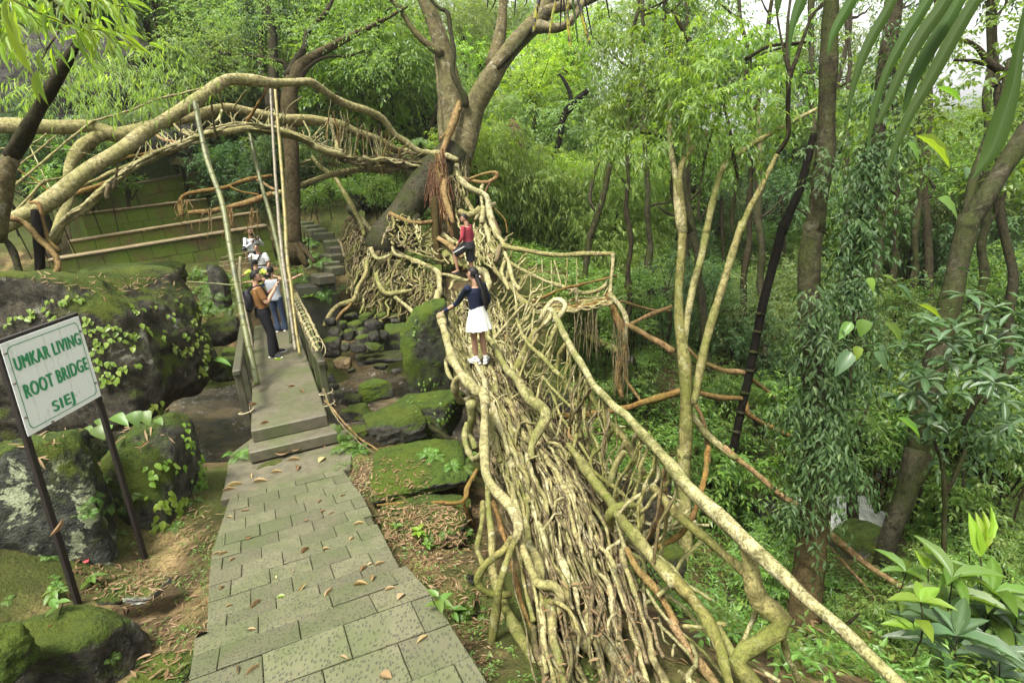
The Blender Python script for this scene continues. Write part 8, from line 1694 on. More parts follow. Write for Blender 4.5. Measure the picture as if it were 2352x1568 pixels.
def person(label, foot, H, face, skin_m, P_, outfit, hair='short', glasses=False, beard=False, lean=(0, 0), head_face=None, head_tilt=0.0, build=1.0, feet_h=(0, 0)):
    k = H / 1.72; f = norm(np.array([face[0], face[1], 0])); r = np.array([f[1], -f[0], 0.0]); u = np.array([0, 0, 1.0]); foot = np.array(foot, float)
    t = thing('person', label, 'person', foot)
    def W(p): return np.array(p[1:4], float) if p[0] == 'W' else foot + k * (r * p[0] + f * p[1] + u * p[2])
    J = {'hipL': (-.09, 0, .90), 'hipR': (.09, 0, .90), 'kneeL': (-.10, .03, .49), 'kneeR': (.10, .03, .49), 'ankL': (-.10, -.01, .085), 'ankR': (.10, -.01, .085), 'shL': (-.185, 0, 1.40), 'shR': (.185, 0, 1.40), 'elL': (-.25, -.02, 1.12), 'elR': (.25, -.02, 1.12), 'wrL': (-.26, .08, .88), 'wrR': (.26, .08, .88), 'neck': (0, -.01, 1.44), 'head': (0, .03, 1.60), 'dL': None, 'dR': None}
    J.update(P_); lx, ly = lean
    for n_ in ('shL', 'shR', 'neck', 'head'):
        if n_ not in P_: a = J[n_]; q = (a[2] - .9) / .7; J[n_] = (a[0] + lx * q, a[1] + ly * q, a[2])
    for s_, sg in (('L', -1), ('R', 1)):
        for n_ in ('el', 'wr'):
            if n_ + s_ not in P_: a = J[n_ + s_]; J[n_ + s_] = (a[0] + lx * .6, a[1] + ly * .6, a[2])
    A = {n_: W(p) for n_, p in J.items() if p is not None and n_[:3] != 'toe' and n_ not in ('dL', 'dR')}
    sh = norm(A['shR'] - A['shL']); hp = norm(A['hipR'] - A['hipL']); mh = .5 * (A['hipL'] + A['hipR']); ms = .5 * (A['shL'] + A['shR'])
    spine = norm(ms - mh); fr = norm(np.cross(u, sh) * 1.0); fr = np.cross(spine, sh); hf = norm(np.array([head_face[0], head_face[1], 0])) if head_face is not None else f
    hr = np.array([hf[1], -hf[0], 0]); tl = math.sin(head_tilt); hu = norm(u - hf * tl); hf2 = np.cross(hu, hr); HA = np.array([hr, hf2, hu]); hc = A['head']
    b = build
    def torso(mb, e=0.0, lo=0.0, hi=1.0, wide=1.0):
        st = [(-.10, .155, .115), (0, .165, .118), (.18, .150, .108), (.36, .150, .105), (.62, .172, .112), (.84, .182, .108), (.97, .150, .090), (1.05, .085, .065)]
        rg = []
        for q, a, c in st:
            if q < lo - .001 or q > hi + .001: continue
            d_ = norm(hp * (1 - min(max(q, 0), 1)) + sh * min(max(q, 0), 1)); ctr = mh + (ms - mh) * q
            rg.append((ctr, d_ * (a * k * b * wide + e), np.cross(spine, d_) * (c * k * b + e)))
        mb.add(*loft(rg))
    # body: one continuous mesh
    mb = MB(); torso(mb)
    taper(mb, [A['neck'] - u * .06 * k, A['neck'] + u * .03, hc - hu * .03], [.062 * k, .056 * k, .056 * k])
    V, T = ell(hc + hu * .012, .074 * k, .092 * k, .108 * k, HA); mb.add(V, None, T)
    V, T = ell(hc - hu * .055 * k + hf2 * .018 * k, .056 * k, .064 * k, .058 * k, HA); mb.add(V, None, T)
    taper(mb, [hc + hf2 * .085 * k + hu * .02 * k, hc + hf2 * .108 * k - hu * .018 * k], [.010, .017], 8)
    V, T = ell(hc + hf2 * .082 * k - hu * .05 * k, .024 * k, .012 * k, .010 * k, HA, 2); mb.add(V, None, T)
    for sg in (-1, 1): V, T = ell(hc + hr * sg * .076 * k - hf2 * .005, .012 * k, .020 * k, .032 * k, HA, 2); mb.add(V, None, T)
    for s_, sg in (('L', -1), ('R', 1)):
        taper(mb, [A['sh' + s_], A['sh' + s_] * .5 + A['el' + s_] * .5, A['el' + s_], A['el' + s_] * .6 + A['wr' + s_] * .4, A['wr' + s_]], np.array([.052, .047, .038, .040, .026]) * k * b)
        d = norm(A['wr' + s_] - A['el' + s_]) if J['d' + s_] is None else norm(np.array(J['d' + s_], float)); hand(mb, A['wr' + s_], d, sg, .45)
        taper(mb, [A['hip' + s_], A['hip' + s_] * .45 + A['knee' + s_] * .55, A['knee' + s_], A['knee' + s_] * .62 + A['ank' + s_] * .38, A['ank' + s_]], np.array([.088, .072, .054, .056, .036]) * k * b)
        ad = f * 1.0 if 'toe' + s_ not in P_ else norm(r * P_['toe' + s_][0] + f * P_['toe' + s_][1])
        taper(mb, [A['ank' + s_] - ad * .03, A['ank' + s_] + ad * .07 - u * .045 * k, A['ank' + s_] + ad * .16 - u * .06 * k], [.036, .036, .026])
    fuse('body', mb, M[skin_m], t, .0105)
    # face details
    mb = MB()
    for sg in (-1, 1):
        V, T = ell(hc + hr * sg * .031 * k + hf2 * .083 * k + hu * .018 * k, .012, .008, .007, HA, 2); mb.add(V, None, T)
        taper(mb, [hc + hr * sg * .014 * k + hf2 * .092 * k + hu * .040 * k, hc + hr * sg * .050 * k + hf2 * .076 * k + hu * .040 * k], [.005, .004], 6)
    mb.build('eyes_and_brows', M['eye'], t)
    if beard:
        D, T = ico(3); keep = D[:, 2] < .05 + .25 * np.minimum(D[:, 1], .4) * 0; V = hc - hu * .048 * k + hf2 * .018 * k + (D * [.062 * k, .070 * k, .066 * k]) @ HA
        m_ = (D[:, 2] < -.05) & (D[:, 1] > -.35); Tk = T[m_[T].all(1)]; MB().add(V, None, Tk).build('beard', M['hair'], t)
    if glasses:
        mb = MB()
        for sg in (-1, 1):
            th = np.linspace(0, 6.283, 12); c = hc + hr * sg * .033 * k + hf2 * .099 * k + hu * .016 * k
            mb.tube(np.array([c + hr * .025 * math.cos(a) + hu * .019 * math.sin(a) for a in th]), .0028, sides=5, bump=0, step=.012)
            mb.tube(np.array([c + hr * sg * .025, hc + hr * sg * .078 * k + hu * .018]), .0028, sides=5, bump=0)
        mb.tube(np.array([hc - hr * .009 + hf2 * .101 * k + hu * .018, hc + hr * .009 + hf2 * .101 * k + hu * .018]), .0028, sides=5, bump=0); mb.build('glasses', M['eye'], t)
    # hair
    D, T = ico(4); sc = np.array([.082, .101, .116]) * k; n_ = fbm(D * 5, 3)[:, None]
    lim = -.12 if hair in ('short', 'tousled') else -.30
    lo_ = np.where(D[:, 1] > .25, .42 + .1 * D[:, 1], lim - .15 * (D[:, 1] < -.3)); m_ = D[:, 2] > lo_
    thick = {'short': 1.0, 'tousled': 1.13, 'tied': 1.03, 'long': 1.05}[hair]
    V = hc + hu * .014 * k + (D * sc * (thick + .05 * n_ * (2 if hair == 'tousled' else 1))) @ HA
    mb = MB().add(V, None, T[m_[T].all(1)])
    V2 = hc + hu * .012 * k + (D * sc * .93) @ HA; mb.add(V2, None, T[m_[T].all(1)][:, ::-1])
    if hair == 'tied':
        V, T2 = ell(hc - hf2 * .10 * k - hu * .06 * k, .035, .032, .04, HA); mb.add(V, None, T2); taper(mb, [hc - hf2 * .105 * k - hu * .07 * k, hc - hf2 * .12 * k - hu * .13 * k, hc - hf2 * .11 * k - hu * .17 * k], [.030, .026, .012])
    if hair == 'long':
        for i in range(26):
            a = rng.uniform(-1, 1); st = hc - hf2 * .075 * k + hr * a * .06 * k - hu * rng.uniform(-.03, .05); m1 = hc - hf2 * (.09 + .02 * rng.random()) * k - fr * .10 * k + hr * a * .075 * k - hu * .20 * k
            e_ = hc - hf2 * (.06 + .04 * rng.random()) * k - fr * .17 * k + hr * a * .11 * k - u * rng.uniform(.42, .62) * k
            taper(mb, [st, m1, (m1 + e_) / 2 + rng.normal(0, .012, 3), e_], [.022, .026, .022, .006], 7)
    mb.build('hair', M['hair'], t)
    # clothes
    o = outfit
    mb = MB(); torso(mb, .014 * k, -.10 if o.get('untucked', 1) else 0, 1.0, o.get('top_wide', 1.0))
    sl = o.get('sleeve', .5)
    for s_, sg in (('L', -1), ('R', 1)):
        if sl > 0:
            a, e_, w_ = A['sh' + s_], A['el' + s_], A['wr' + s_]
            if sl <= 1: taper(mb, [a - (e_ - a) * .05, a + (e_ - a) * .5 * sl, a + (e_ - a) * sl], np.array([.068, .066, .064]) * k * b)
            else: taper(mb, [a - (e_ - a) * .05, a * .5 + e_ * .5, e_, e_ + (w_ - e_) * (sl - 1)], np.array([.066, .058, .048, .040]) * k * b)
    sh_o = fuse('top', mb, M[o['top']], t, .011)
    if 'skirt' in o:
        rg = []; n_s = 44; th = np.linspace(0, 2 * np.pi, n_s, endpoint=False); V = []
        for q, a, c, pl in ((.06, .150, .115, 0), (-.06, .180, .145, .03), (-.22, .212, .18, .10), (-.36, .240, .205, .16)):
            ctr = mh + u * q * k * 1.0 + u * .10 * k; w_ = 1 + pl * np.where(np.arange(n_s) % 4 < 2, 1, -1) * .5
            V.append(ctr + (np.cos(th) * w_ * a * k)[:, None] * hp + (np.sin(th) * w_ * c * k)[:, None] * np.cross(u, hp))
        i = np.arange(4 * n_s).reshape(4, n_s); j = np.roll(i, -1, 1); MB().add(np.vstack(V), np.stack([i[:-1], j[:-1], j[1:], i[1:]], -1).reshape(-1, 4)).build('skirt', M[o['skirt']], t)
    if 'legs' in o:
        mb = MB(); e = o.get('leg_e', .018) * k; ln = o.get('leg_len', 1.0)
        rg = [(mh + u * z_ * k, hp * (a * k * b + e), np.cross(u, hp) * (c * k * b + e)) for z_, a, c in ((.12, .150, .105), (.02, .165, .118), (-.08, .160, .12))]; mb.add(*loft(rg))
        for s_ in 'LR':
            h_, kn, an = A['hip' + s_], A['knee' + s_], A['ank' + s_]
            if ln < 1: taper(mb, [h_ + u * .02, h_ * .5 + kn * .5, h_ + (kn - h_) * ln * 1.9], np.array([.095, .088, .086]) * k * b + e)
            else: taper(mb, [h_ + u * .02, h_ * .5 + kn * .5, kn, kn * .5 + an * .5, an + u * .02, an - u * .035], np.array([.095, .082, .068, .066, o.get('hem', .062), o.get('hem', .062)]) * k * b + e * .6)
        lg = fuse('trousers' if ln >= 1 else 'shorts', mb, M[o['legs']], t, .011)
        if o.get('stripe'):
            for s_, sg in (('L', -1), ('R', 1)):
                h_, kn = A['hip' + s_], A['knee' + s_]; e_ = h_ + (kn - h_) * ln * 1.85; sd_ = norm(hp * sg); nn_ = .095 * k + e
                for oo in (-.014, .014): MB().tube(np.array([h_ + sd_ * nn_ * 1.02 + f * oo, (h_ + e_) / 2 + sd_ * nn_ * .99 + f * oo, e_ + sd_ * nn_ * .96 + f * oo]), .0055, sides=6, bump=0).build('stripe', M['white_cloth'], lg)
    for s_, sg in (('L', -1), ('R', 1)):
        an = A['ank' + s_]; ad = f if 'toe' + s_ not in P_ else norm(r * P_['toe' + s_][0] + f * P_['toe' + s_][1]); sd_ = np.cross(ad, u)
        if o.get('shoe'):
            mb = MB(); taper(mb, [an - ad * .06 * k - u * .035 * k, an + ad * .02 - u * .03 * k, an + ad * .10 * k - u * .045 * k, an + ad * .185 * k - u * .055 * k], np.array([.040, .047, .043, .030]) * k); so = fuse('shoe', mb, M[o['shoe']], t, .011, 2)
            rg = [(an + ad * x * k - u * z_ * k, sd_ * w_ * k, ad * 0 + u * .016 * k) for x, w_, z_ in ((-.105, .020, .075), (-.07, .038, .075), (.05, .044, .075), (.14, .044, .075), (.20, .026, .073), (.215, .008, .072))]
            MB().add(*loft(rg, 10)).build('sole', M['sole'], so)
            if o.get('socks'): mb = MB(); taper(mb, [an - u * .01, an + u * .06 * k], [.043 * k, .042 * k]); mb.build('sock', M['white_cloth'], t)
            if o.get('shoe_flash'): MB().tube(np.array([an + sd_ * .046 * k + ad * .0 - u * .03, an + sd_ * .047 * k + ad * .07 - u * .045, an - sd_ * .04 * k - ad * .06 - u * .03]), .008, sides=6, bump=0).build('shoe_stripe', M[o['shoe_flash']], so)
        if o.get('sandal'):
            rg = [(an + ad * x * k - u * .078 * k, sd_ * w_ * k, u * .012) for x, w_ in ((-.07, .030), (0, .040), (.12, .046), (.19, .03))]; so = MB().add(*loft(rg, 10)).build('sandal', M['charcoal'], t)
            for x in (.02, .11): c = an + ad * x * k - u * .045 * k; MB().tube(np.array([c - sd_ * .045 - u * .025, c + u * .012 + ad * .01, c + sd_ * .045 - u * .025]), .011, sides=6, bump=0).build('strap', M['charcoal'], so)
    return t, A, k, (r, f, u), (hr, hf2, hu)
def on(k, x, y, z): # foot position: the surface under the picture point, else the given depth
    h_ = hit2(k, x, y); return h_ if h_ is not None else P(k, x, y, z)
def hit2(k, x, y):
    X, Y = ZD(k, x, y); d = norm(FW + RT * (X - 1176) / FPX - UP * (Y - 784) / FPX)
    # the footbridge deck plane
    t_ = (_dc - EYE).dot(dup) / d.dot(dup); return EYE + d * t_
def phone(label, c, n, upv, w_=.072, h_=.15):
    n = norm(n); upv = norm(upv - n * n.dot(upv)); s = np.cross(upv, n)
    o = MB().box([0, 0, 0], w_, h_, .009, np.array([s, upv, n]), .002).build('phone', M['phone'], None, False); o.location = tuple(c)
    MB().box(np.array(c) + n * .0052 + upv * h_ * .36 - s * w_ * .28, .02, .03, .002, np.array([s, upv, n])).build('lens_plate', M['charcoal'], o, False); return tag(o, label, 'phone')
# man in the brown tee on the footbridge
ft = hit2(10, 485, 1495); fc = norm(np.array([.80, .45]))
t, A, k, (r, f, u), (hr, hf, hu) = person('man in brown t-shirt and black trousers with a backpack, photographing on the footbridge', ft, 1.74, fc, 'skin_a',
    {'ankL': (-.12, .10, .085), 'ankR': (.20, .02, .085), 'kneeL': (-.11, .08, .50), 'kneeR': (.15, .06, .50), 'elL': (-.22, .12, 1.17), 'wrL': (-.04, .32, 1.37), 'elR': (.26, .08, 1.12), 'wrR': (.09, .30, 1.36), 'dL': tuple(fc * .4) + (.8,), 'dR': tuple(fc * .3) + (.85,), 'toeR': (.7, .7), 'toeL': (0, 1)},
    {'top': 'brown_tee', 'sleeve': .75, 'top_wide': 1.12, 'legs': 'black_cloth', 'leg_e': .03, 'shoe': 'charcoal'}, 'tousled', True, True, (0, -.02), (.97, .15), .15)
phone('black phone held up by the man in the brown t-shirt', .5 * (A['wrL'] + A['wrR']) + f * .06 + u * .11, f, u)
# his backpack
bp_ = thing('backpack', 'black backpack on the back of the man in brown', 'backpack', A['neck'])
mb = MB(); c = .5 * (A['shL'] + A['shR']) - f * .21 - u * .24; V, T = ell(c, .145, .10, .23, np.array([r, f, u]), 4); mb.add(V, None, T); V, T = ell(c - f * .06 - u * .08, .11, .08, .12, np.array([r, f, u])); mb.add(V, None, T); fuse('bag', mb, M['charcoal'], bp_, .012)
for sg, n_ in ((-1, 'shL'), (1, 'shR')):
    s_ = A[n_] * .75 + A['neck'] * .25; MB().tube(np.array([c + r * sg * .08 + u * .16, s_ + u * .045, s_ + f * .135 - u * .10, s_ + f * .13 - u * .28, c + r * sg * .13 - u * .16]), .014, sides=6, bump=0).build('strap', M['black_cloth'], bp_)
# woman with her back turned, arms spread
ft = hit2(10, 590, 1240)
person('woman in sleeveless grey top and jeans, back turned with arms spread', ft, 1.60, (.05, 1), 'skin_a',
    {'elL': (-.44, .06, 1.33), 'wrL': (-.70, .10, 1.34), 'elR': (.42, .05, 1.32), 'wrR': (.66, .12, 1.43), 'dL': (-1, .1, .05), 'dR': (.9, .1, .45), 'ankL': (-.08, 0, .085), 'ankR': (.10, .05, .085)},
    {'top': 'grey_top', 'sleeve': 0, 'legs': 'denim', 'leg_e': .006, 'hem': .085, 'shoe': 'white_cloth'}, 'tied')
# person in lime in front of her
ft = hit2(10, 420, 1090)
person('person in lime green top with arms spread, mostly hidden behind the others', ft, 1.62, (.1, 1), 'skin_a',
    {'elL': (-.42, -.04, 1.28), 'wrL': (-.68, -.05, 1.18), 'elR': (.40, -.03, 1.26), 'wrR': (.64, -.05, 1.20), 'dL': (-1, 0, -.1), 'dR': (1, 0, -.05)}, {'top': 'lime', 'sleeve': .6, 'legs': 'denim', 'shoe': 'charcoal'}, 'short')
# man in the striped shirt with a camera
ft = P(10, 440, 905, 16.4)
t, A, k, (r, f, u), _h = person('man in striped white t-shirt holding up a camera, facing us', ft, 1.72, (-.05, -1), 'skin_a',
    {'elR': (.34, .06, 1.22), 'wrR': (.27, .20, 1.46), 'dR': (0, -.3, 1), 'elL': (-.29, .02, 1.14), 'wrL': (-.26, .14, .92)}, {'top': 'striped', 'sleeve': .85, 'top_wide': 1.1, 'legs': 'charcoal', 'shoe': 'charcoal'}, 'short', False, False, (0, 0), (.15, -1), .12, 1.08)
cam_t = thing('camera_gear', 'black camera raised by the man in the striped shirt', 'camera', A['wrR'] + u * .12)
MB().box(A['wrR'] + u * .13 + f * .03, .13, .07, .10, np.array([r, f, u]), .012).build('camera_body', M['phone'], cam_t, False); MB().tube(np.array([A['wrR'] + u * .13 + f * .05, A['wrR'] + u * .14 + f * .16]), [.04, .045], sides=14, bump=0).build('lens', M['phone'], cam_t); MB().box(A['wrR'] + u * .20 + f * .02, .06, .06, .05, np.array([r, f, u]), .01).build('viewfinder', M['phone'], cam_t, False)
bg_ = thing('sling_bag', 'dark sling strap across the striped shirt', 'bag', A['neck'])
sp = [A['shL'] + u * .05 - r * -.05, A['neck'] * .4 + A['hipR'] * .0 + A['shL'] * .6 + f * .12 - u * .02, .5 * (A['shR'] + A['hipL']) + f * .155 + u * .0, A['hipR'] + r * .10 + f * .10 + u * .12, A['hipR'] + r * .17 + u * .06]
MB().tube(np.array(sp), .020, sides=6, bump=0).build('strap', M['charcoal'], bg_); V, T = ell(A['hipR'] + r * .19 - u * .04, .07, .10, .12, np.array([r, f, u])); MB().add(V, None, T).build('pouch', M['charcoal'], bg_)
# man in the white shirt at the back
ft = P(10, 360, 720, 17.2)
t, A, k, (r, f, u), _h = person('man in white long sleeved shirt using a phone, farthest on the footbridge', ft, 1.72, (.75, -.65), 'skin_b',
    {'elR': (.28, .10, 1.14), 'wrR': (.10, .32, 1.28), 'elL': (-.27, .14, 1.15), 'wrL': (-.06, .34, 1.36), 'dL': (.3, -.2, .9), 'dR': (.3, -.2, .8)}, {'top': 'pale_shirt', 'sleeve': 1.85, 'legs': 'charcoal', 'shoe': 'charcoal'}, 'short', True, True, (0, 0), (.8, -.6), .25)
phone('phone in the hands of the man in the white shirt', .5 * (A['wrL'] + A['wrR']) + f * .05 + u * .09, -f, u)
# man in the maroon shirt on the root bridge
ft = P(15, 530, 722, 13.3); fc = norm(np.array([-.93, .36]))
person('man in maroon shirt and dark striped shorts, one foot raised on the roots', ft, 1.66, fc, 'skin_b',
    {'hipL': (-.09, .03, .92), 'kneeR': (.11, .36, .74), 'ankR': (.12, .34, .30), 'kneeL': (-.08, .04, .50), 'ankL': (-.08, .0, .085), 'hipR': (.09, .02, .91), 'elR': (.24, .04, 1.14), 'wrR': (.16, .30, .90), 'dR': (-.5, .2, -.5), 'elL': (-.22, .06, 1.14), 'wrL': (-.14, .28, .92)} if False else
    {'hipL': (-.09, .02, .91), 'hipR': (.09, .0, .90), 'kneeL': (-.11, .36, .74), 'ankL': (-.11, .33, .29), 'kneeR': (.10, .03, .49), 'ankR': (.10, -.02, .085), 'elL': (-.25, .06, 1.13), 'wrL': (-.16, .28, .90), 'dL': (-.7, .1, -.4), 'elR': (.24, -.02, 1.13), 'wrR': (.22, .10, .90)},
    {'top': 'maroon', 'sleeve': 1.45, 'legs': 'charcoal', 'leg_len': .50, 'leg_e': .03, 'stripe': 1, 'sandal': 1}, 'short', False, True, (0, .04), (-.98, -.05), .05)
# woman in the white skirt
ft = P(15, 622, 1462, 8.75); fc = norm(np.array([-.75, .66]))
hp_ = P(15, 262, 1004, 8.75); r_ = np.array([fc[1], -fc[0], 0])
t, A, k, (r, f, u), (hr, hf, hu) = person('woman in navy top and white pleated skirt holding the left root handrail', ft, 1.60, fc, 'skin_b',
    {'wrL': ('W', *(hp_ + RT * .02)), 'elL': ('W', *(P(15, 395, 925, 8.72))), 'dL': tuple(-RT * .8 - UP * .5), 'elR': (.27, -.02, 1.12), 'wrR': (.20, .10, .92), 'ankL': (-.05, .09, .085), 'ankR': (.07, -.03, .085), 'kneeL': (-.05, .09, .49), 'kneeR': (.08, .02, .49), 'toeL': (-.1, 1), 'toeR': (.75, .45)},
    {'top': 'navy', 'sleeve': 1.9, 'untucked': 0, 'skirt': 'cream_skirt', 'shoe': 'pale_shirt', 'socks': 1, 'shoe_flash': 'denim'}, 'long', False, False, (0, .02), (-.95, .25), .12, 1.0)
MB().tube(np.array([hc_ for hc_ in [A['head'] - hf * .115 + hr * .035 * math.cos(a) + hu * .035 * math.sin(a) - hu * .05 for a in np.linspace(0, 6.283, 12)]]), .013, sides=7, bump=.2).build('scrunchie', plain('scrunchie', (.55, .38, .36), .8, .2, .3, 80), t)
# ---------------------------------------------------------------- leaf litter
lrng = np.random.default_rng(45)
bpy.context.view_layer.update(); _dg = bpy.context.evaluated_depsgraph_get()
def litter(poly_k, rects, n, L, names, mat, obj_name='leaf_litter'):
    pos = []; d = []; nn = []
    for x0, y0, x1, y1, share in rects:
        for _ in range(int(n * share)):
            h_ = hit(poly_k, lrng.uniform(x0, x1), lrng.uniform(y0, y1))
            if h_ is None or not any(h_[2].startswith(s) for s in names): continue
            p, m, _n = h_
            if m[2] < .35: continue
            a = lrng.uniform(0, 6.283); v = np.array([math.cos(a), math.sin(a), lrng.normal(0, .12)]); v = norm(v - m * v.dot(m) + m * lrng.normal(.04, .10)); pos.append(p + m * lrng.uniform(.004, .03)); d.append(v); nn.append(norm(m + lrng.normal(0, .25, 3)))
    if not pos: return None
    l = L * lrng.uniform(.45, 1.5, len(pos)); V, T = leaves2(np.array(pos), np.array(d), np.array(nn), l, l * lrng.uniform(.08, .34 if mat == 'leaf_dry' else .18, len(pos)), .25, .12)
    return joined(obj_name, [(V, T)], mat, None, 'stuff')
litter(7, [(880, 330, 1420, 1567, .5), (420, 700, 1000, 1100, .35)], 700, .06, ('ground', 'rock'), 'leaf_dry')
litter(7, [(880, 800, 1420, 1400, .4), (1150, 400, 1520, 700, .3), (600, 800, 1100, 1000, .3)], 260, .075, ('ground', 'rock'), 'leaf_tan')
litter(8, [(320, 560, 1100, 1567, .55), (200, 60, 700, 500, .15), (330, 380, 1050, 640, .3)], 2600, .055, ('ground', 'rock', 'boulder'), 'leaf_dry')
litter(8, [(320, 560, 1100, 1567, .55), (190, 60, 330, 330, .2), (330, 380, 900, 640, .25)], 1000, .065, ('ground', 'rock', 'boulder'), 'leaf_tan')
litter(4, [(0, 340, 1250, 480, .7), (800, 1330, 1300, 1500, .1), (100, 1300, 700, 1567, .2)], 220, .10, ('boulder',), 'leaf_tan')
litter(8, [(1450, 900, 2250, 1567, 1)], 260, .05, ('root',), 'leaf_dry')
litter(13, [(450, 480, 900, 1300, .6), (0, 560, 300, 1000, .2), (800, 430, 1250, 650, .2)], 900, .07, ('ground', 'step', 'root_bank', 'ledge'), 'leaf_dry')
litter(9, [(0, 900, 2352, 1567, 1)], 500, .08, ('ground', 'boulder'), 'leaf_dry')
litter(1, [(300, 1290, 1900, 1560, 1)], 500, .13, ('ledge', 'ground'), 'leaf_tan')
# the countable leaves lying on the pavers
_fl = [(7, 2050, 680, .17, 1.5, 'leaf_dry', .22), (7, 1890, 990, .09, .1, 'leaf_bright', .5), (7, 2025, 935, .15, .95, 'leaf_tan', .2), (7, 2215, 930, .13, 1.2, 'leaf_tan', .2), (7, 1720, 1040, .17, 1.45, 'leaf_tan', .14), (7, 1450, 1150, .16, .9, 'leaf_tan', .16), (7, 1690, 1215, .09, .0, 'leaf_tan', .3), (7, 1490, 930, .09, 1.7, 'leaf_dry', .4),
       (7, 1540, 1050, .07, .7, 'leaf_dry', .35), (7, 1430, 1240, .1, .9, 'leaf_tan', .3), (7, 1670, 590, .09, .3, 'leaf_dry', .4), (7, 1550, 610, .12, 1.5, 'leaf_tan', .2), (7, 2170, 415, .08, .7, 'leaf_dry', .5), (7, 2060, 480, .07, .4, 'leaf_dry', .5), (7, 2230, 430, .1, .8, 'leaf_tan', .15), (7, 2140, 715, .1, .7, 'leaf_tan', .3),
       (7, 2190, 670, .1, .2, 'leaf_dry', .4), (7, 1910, 635, .08, -.2, 'leaf_tan', .3), (7, 1855, 860, .06, -.8, 'leaf_tan', .4), (7, 1970, 820, .06, -1, 'leaf_tan', .3), (7, 1545, 455, .1, .0, 'leaf_tan', .3), (7, 1760, 440, .1, -.1, 'leaf_tan', .2), (7, 2150, 350, .12, 1.4, 'leaf_tan', .2), (7, 2310, 310, .11, .3, 'leaf_dry', .4), (7, 1660, 410, .08, .4, 'leaf_dry', .4),
       (8, 260, 800, .13, 1.3, 'leaf_dry', .35), (8, 320, 870, .15, -1.2, 'leaf_dry', .35), (8, 410, 860, .15, .6, 'leaf_tan', .25), (8, 240, 910, .17, -.2, 'leaf_dry', .25), (8, 265, 870, .08, -.1, 'leaf_dry', .6), (8, 305, 770, .06, .8, 'leaf_tan', .7), (8, 512, 990, .11, 1.3, 'leaf_tan', .6), (8, 370, 770, .14, .5, 'leaf_tan', .15), (8, 280, 560, .09, 1.0, 'leaf_tan', .3), (8, 180, 600, .1, 1.3, 'leaf_tan', .35),
       (8, 290, 660, .12, -.4, 'leaf_tan', .25), (8, 230, 500, .16, .2, 'leaf_tan', .2), (8, 655, 1275, .12, .7, 'leaf_tan', .25), (8, 380, 1335, .08, .7, 'leaf_dry', .6), (8, 445, 1490, .1, .3, 'leaf_tan', .6), (8, 410, 1525, .11, -.3, 'leaf_dry', .65), (8, 125, 1540, .12, -.4, 'black_wood', .5), (8, 30, 960, .13, 1.2, 'leaf_tan', .25), (8, 440, 940, .12, .3, 'leaf_tan', .2), (8, 130, 1400, .09, -.3, 'leaf_tan', .2), (8, 740, 1530, .13, .3, 'leaf_tan', .12), (8, 120, 310, .09, .4, 'leaf_dry', .3), (8, 20, 420, .12, .8, 'leaf_tan', .15),
       (7, 1560, 740, .1, 1.3, 'leaf_tan', .3), (7, 1500, 700, .13, .7, 'leaf_tan', .18), (7, 1460, 700, .11, .5, 'leaf_tan', .22), (7, 2040, 640, .07, .8, 'leaf_tan', .3), (7, 1600, 1480, .12, -.9, 'leaf_tan', .1), (7, 1970, 1400, .05, 1, 'leaf_bright', .5), (7, 1700, 1480, .13, 1.0, 'leaf_tan', .1), (7, 1640, 410, .09, .4, 'leaf_dry', .35)]
_lab = {'leaf_dry': 'brown curled leaf lying on the pavers', 'leaf_tan': 'straw coloured narrow leaf lying on the pavers', 'leaf_bright': 'yellow green leaf lying on the pavers', 'black_wood': 'blackened leaf lying on the near pavers'}
def one_leaf(k, x, y, L, a, mat, w_, label, group):
    h_ = hit(k, x, y)
    if h_ is None: return
    p, m, _n = h_; v = RT * math.cos(a) + (UP + FW) * math.sin(a); v = norm(v - m * v.dot(m)); s = np.cross(m, v); p = p + m * .004 - v * L / 2
    V, F = big_leaf_mesh(int(x), .45, .25, .06 * lrng.random(), 6, .03); V[:, 1] *= w_; V[:, 2] += .01
    o = link('fallen_leaf', mesh_np('fallen_leaf', V * L, F, None, True, [M[mat]])); o.matrix_world = Matrix(((v[0], s[0], m[0], p[0]), (v[1], s[1], m[1], p[1]), (v[2], s[2], m[2], p[2]), (0, 0, 0, 1)))
    tag(o, label, 'leaf', group)
for k, x, y, L, a, mat, w_ in _fl[::2] + _fl[1::6]: one_leaf(k, x, y, L * .72, a, mat, w_, _lab[mat], {'leaf_dry': 'brown leaves on the pavers', 'leaf_tan': 'straw leaves on the pavers', 'leaf_bright': 'green leaves on the pavers', 'black_wood': None}[mat])
for k, x, y, L, a, mat, w_ in ((4, 1900, 1520, .2, 0, 'leaf_tan', .25), (4, 1700, 1210, .16, 1.2, 'leaf_dry', .3), (4, 1870, 905, .16, .3, 'leaf_bright', .3), (4, 2030, 1120, .14, -.6, 'leaf_dry', .3), (4, 1960, 1085, .12, .2, 'leaf_dry', .3), (7, 1750, 215, .18, .1, 'leaf_tan', .25), (7, 1690, 180, .12, -.9, 'leaf_tan', .25), (7, 2165, 70, .14, 1.2, 'leaf_tan', .6), (7, 2005, 125, .14, 1.8, 'leaf_dry', .4), (7, 1980, 70, .18, .1, 'leaf_tan', .16), (7, 1580, 240, .2, .4, 'leaf_tan', .15), (7, 1540, 270, .15, .3, 'leaf_tan', .2), (7, 1860, 155, .16, .1, 'leaf_tan', .18), (4, 1990, 1500, .12, .2, 'leaf_tan', .25), (4, 2170, 1490, .14, -.5, 'leaf_dry', .25), (4, 1780, 1330, .12, .5, 'leaf_dry', .3)):
    one_leaf(k, x, y, L, a, mat, w_, 'dry leaf on the wet concrete of landing and footbridge' if mat != 'leaf_bright' else 'yellow leaf at the feet of the man in brown', 'dry leaves on the concrete' if mat != 'leaf_bright' else None)
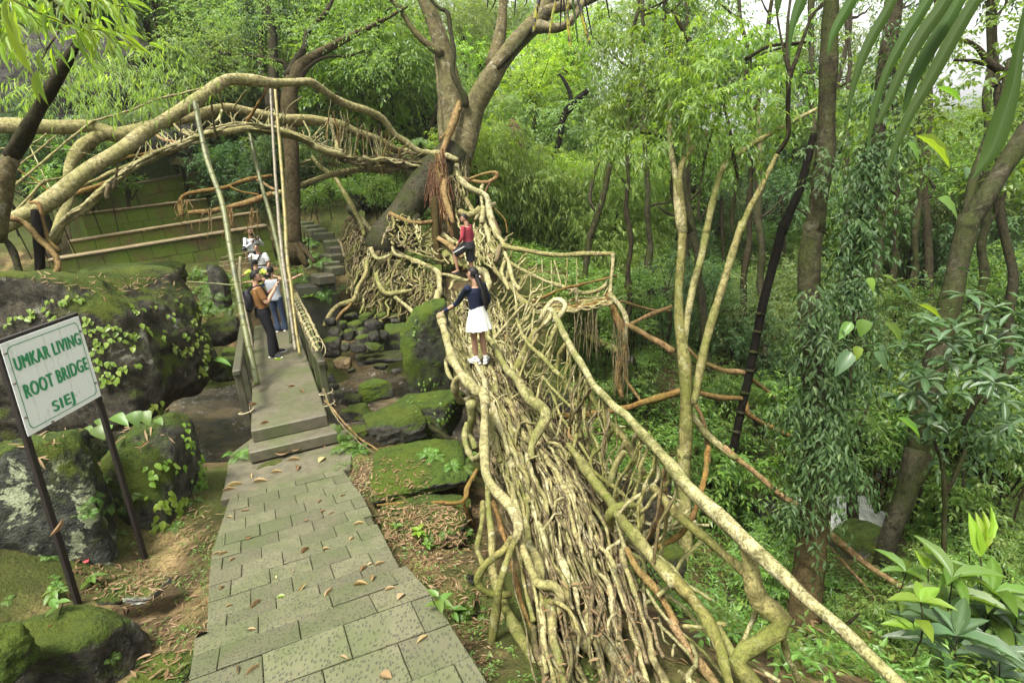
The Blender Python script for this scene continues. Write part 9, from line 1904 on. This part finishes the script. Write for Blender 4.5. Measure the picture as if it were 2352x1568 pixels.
# large dry leaves caught near the sign
for x, y, L, a, lab in ((370, 520, .42, -1.05, 'big curled brown leaf leaning on the front sign post'), (700, 900, .34, -.7, 'big curled brown leaf on the soil between the sign posts'), (335, 1190, .13, -1.3, 'pale dry leaf on the bottom left block'), (840, 1100, .30, -.8, 'red brown bark strip beside the bottom left block'), (1360, 1250, .2, .7, 'dark leaf leaning on the paver edge')):
    one_leaf(7, x, y, L * .4, a, 'leaf_dry' if 'dark' not in lab else 'black_wood', .2, lab, None)
# tiny red flower on the soil
h_ = hit(7, 590, 778)
if h_:
    fl = thing('red_flower', 'tiny red flower on the dark soil between the sign posts', 'flower', h_[0]); mr_ = plain('red_petal', (.7, .05, .06), .5, .3, .1)
    for i in range(5): V, T = ell(h_[0] + [.012 * math.cos(i * 1.256), .012 * math.sin(i * 1.256), .05], .011, .011, .006, np.eye(3), 2); MB().add(V, None, T).build('petal', mr_, fl)
    MB().tube(np.array([h_[0], h_[0] + [0, 0, .05]]), .002, sides=5, bump=0).build('stalk', M['trunk_mid'], fl)
# ---------------------------------------------------------------- moist forest air
hm = bpy.data.materials.new('forest_air'); hm.use_nodes = True; hn = hm.node_tree
for n_ in list(hn.nodes):
    if n_.type == 'BSDF_PRINCIPLED': hn.nodes.remove(n_)
pv = hn.nodes.new('ShaderNodeVolumePrincipled'); pv.inputs['Color'].default_value = (.93, .96, .90, 1); pv.inputs['Density'].default_value = .0004; pv.inputs['Anisotropy'].default_value = .2
hn.links.new(pv.outputs[0], [n_ for n_ in hn.nodes if n_.type == 'OUTPUT_MATERIAL'][0].inputs['Volume'])
_zz = float(HH.min()); _ob = [o for o in SC.objects if o.type == 'MESH']
bpy.context.view_layer.update()
_top = max(max((o.matrix_world @ Vector(c)).z for c in o.bound_box) for o in _ob)
_lo = min(min((o.matrix_world @ Vector(c)).z for c in o.bound_box) for o in _ob)
haze = MB().box([8, 47, (_lo - 1 + _top + 1) / 2], 160, 130, _top - _lo + 2).build('haze', hm, None, False); tag(haze, kind='stuff')
cy.volume_bounces = 1
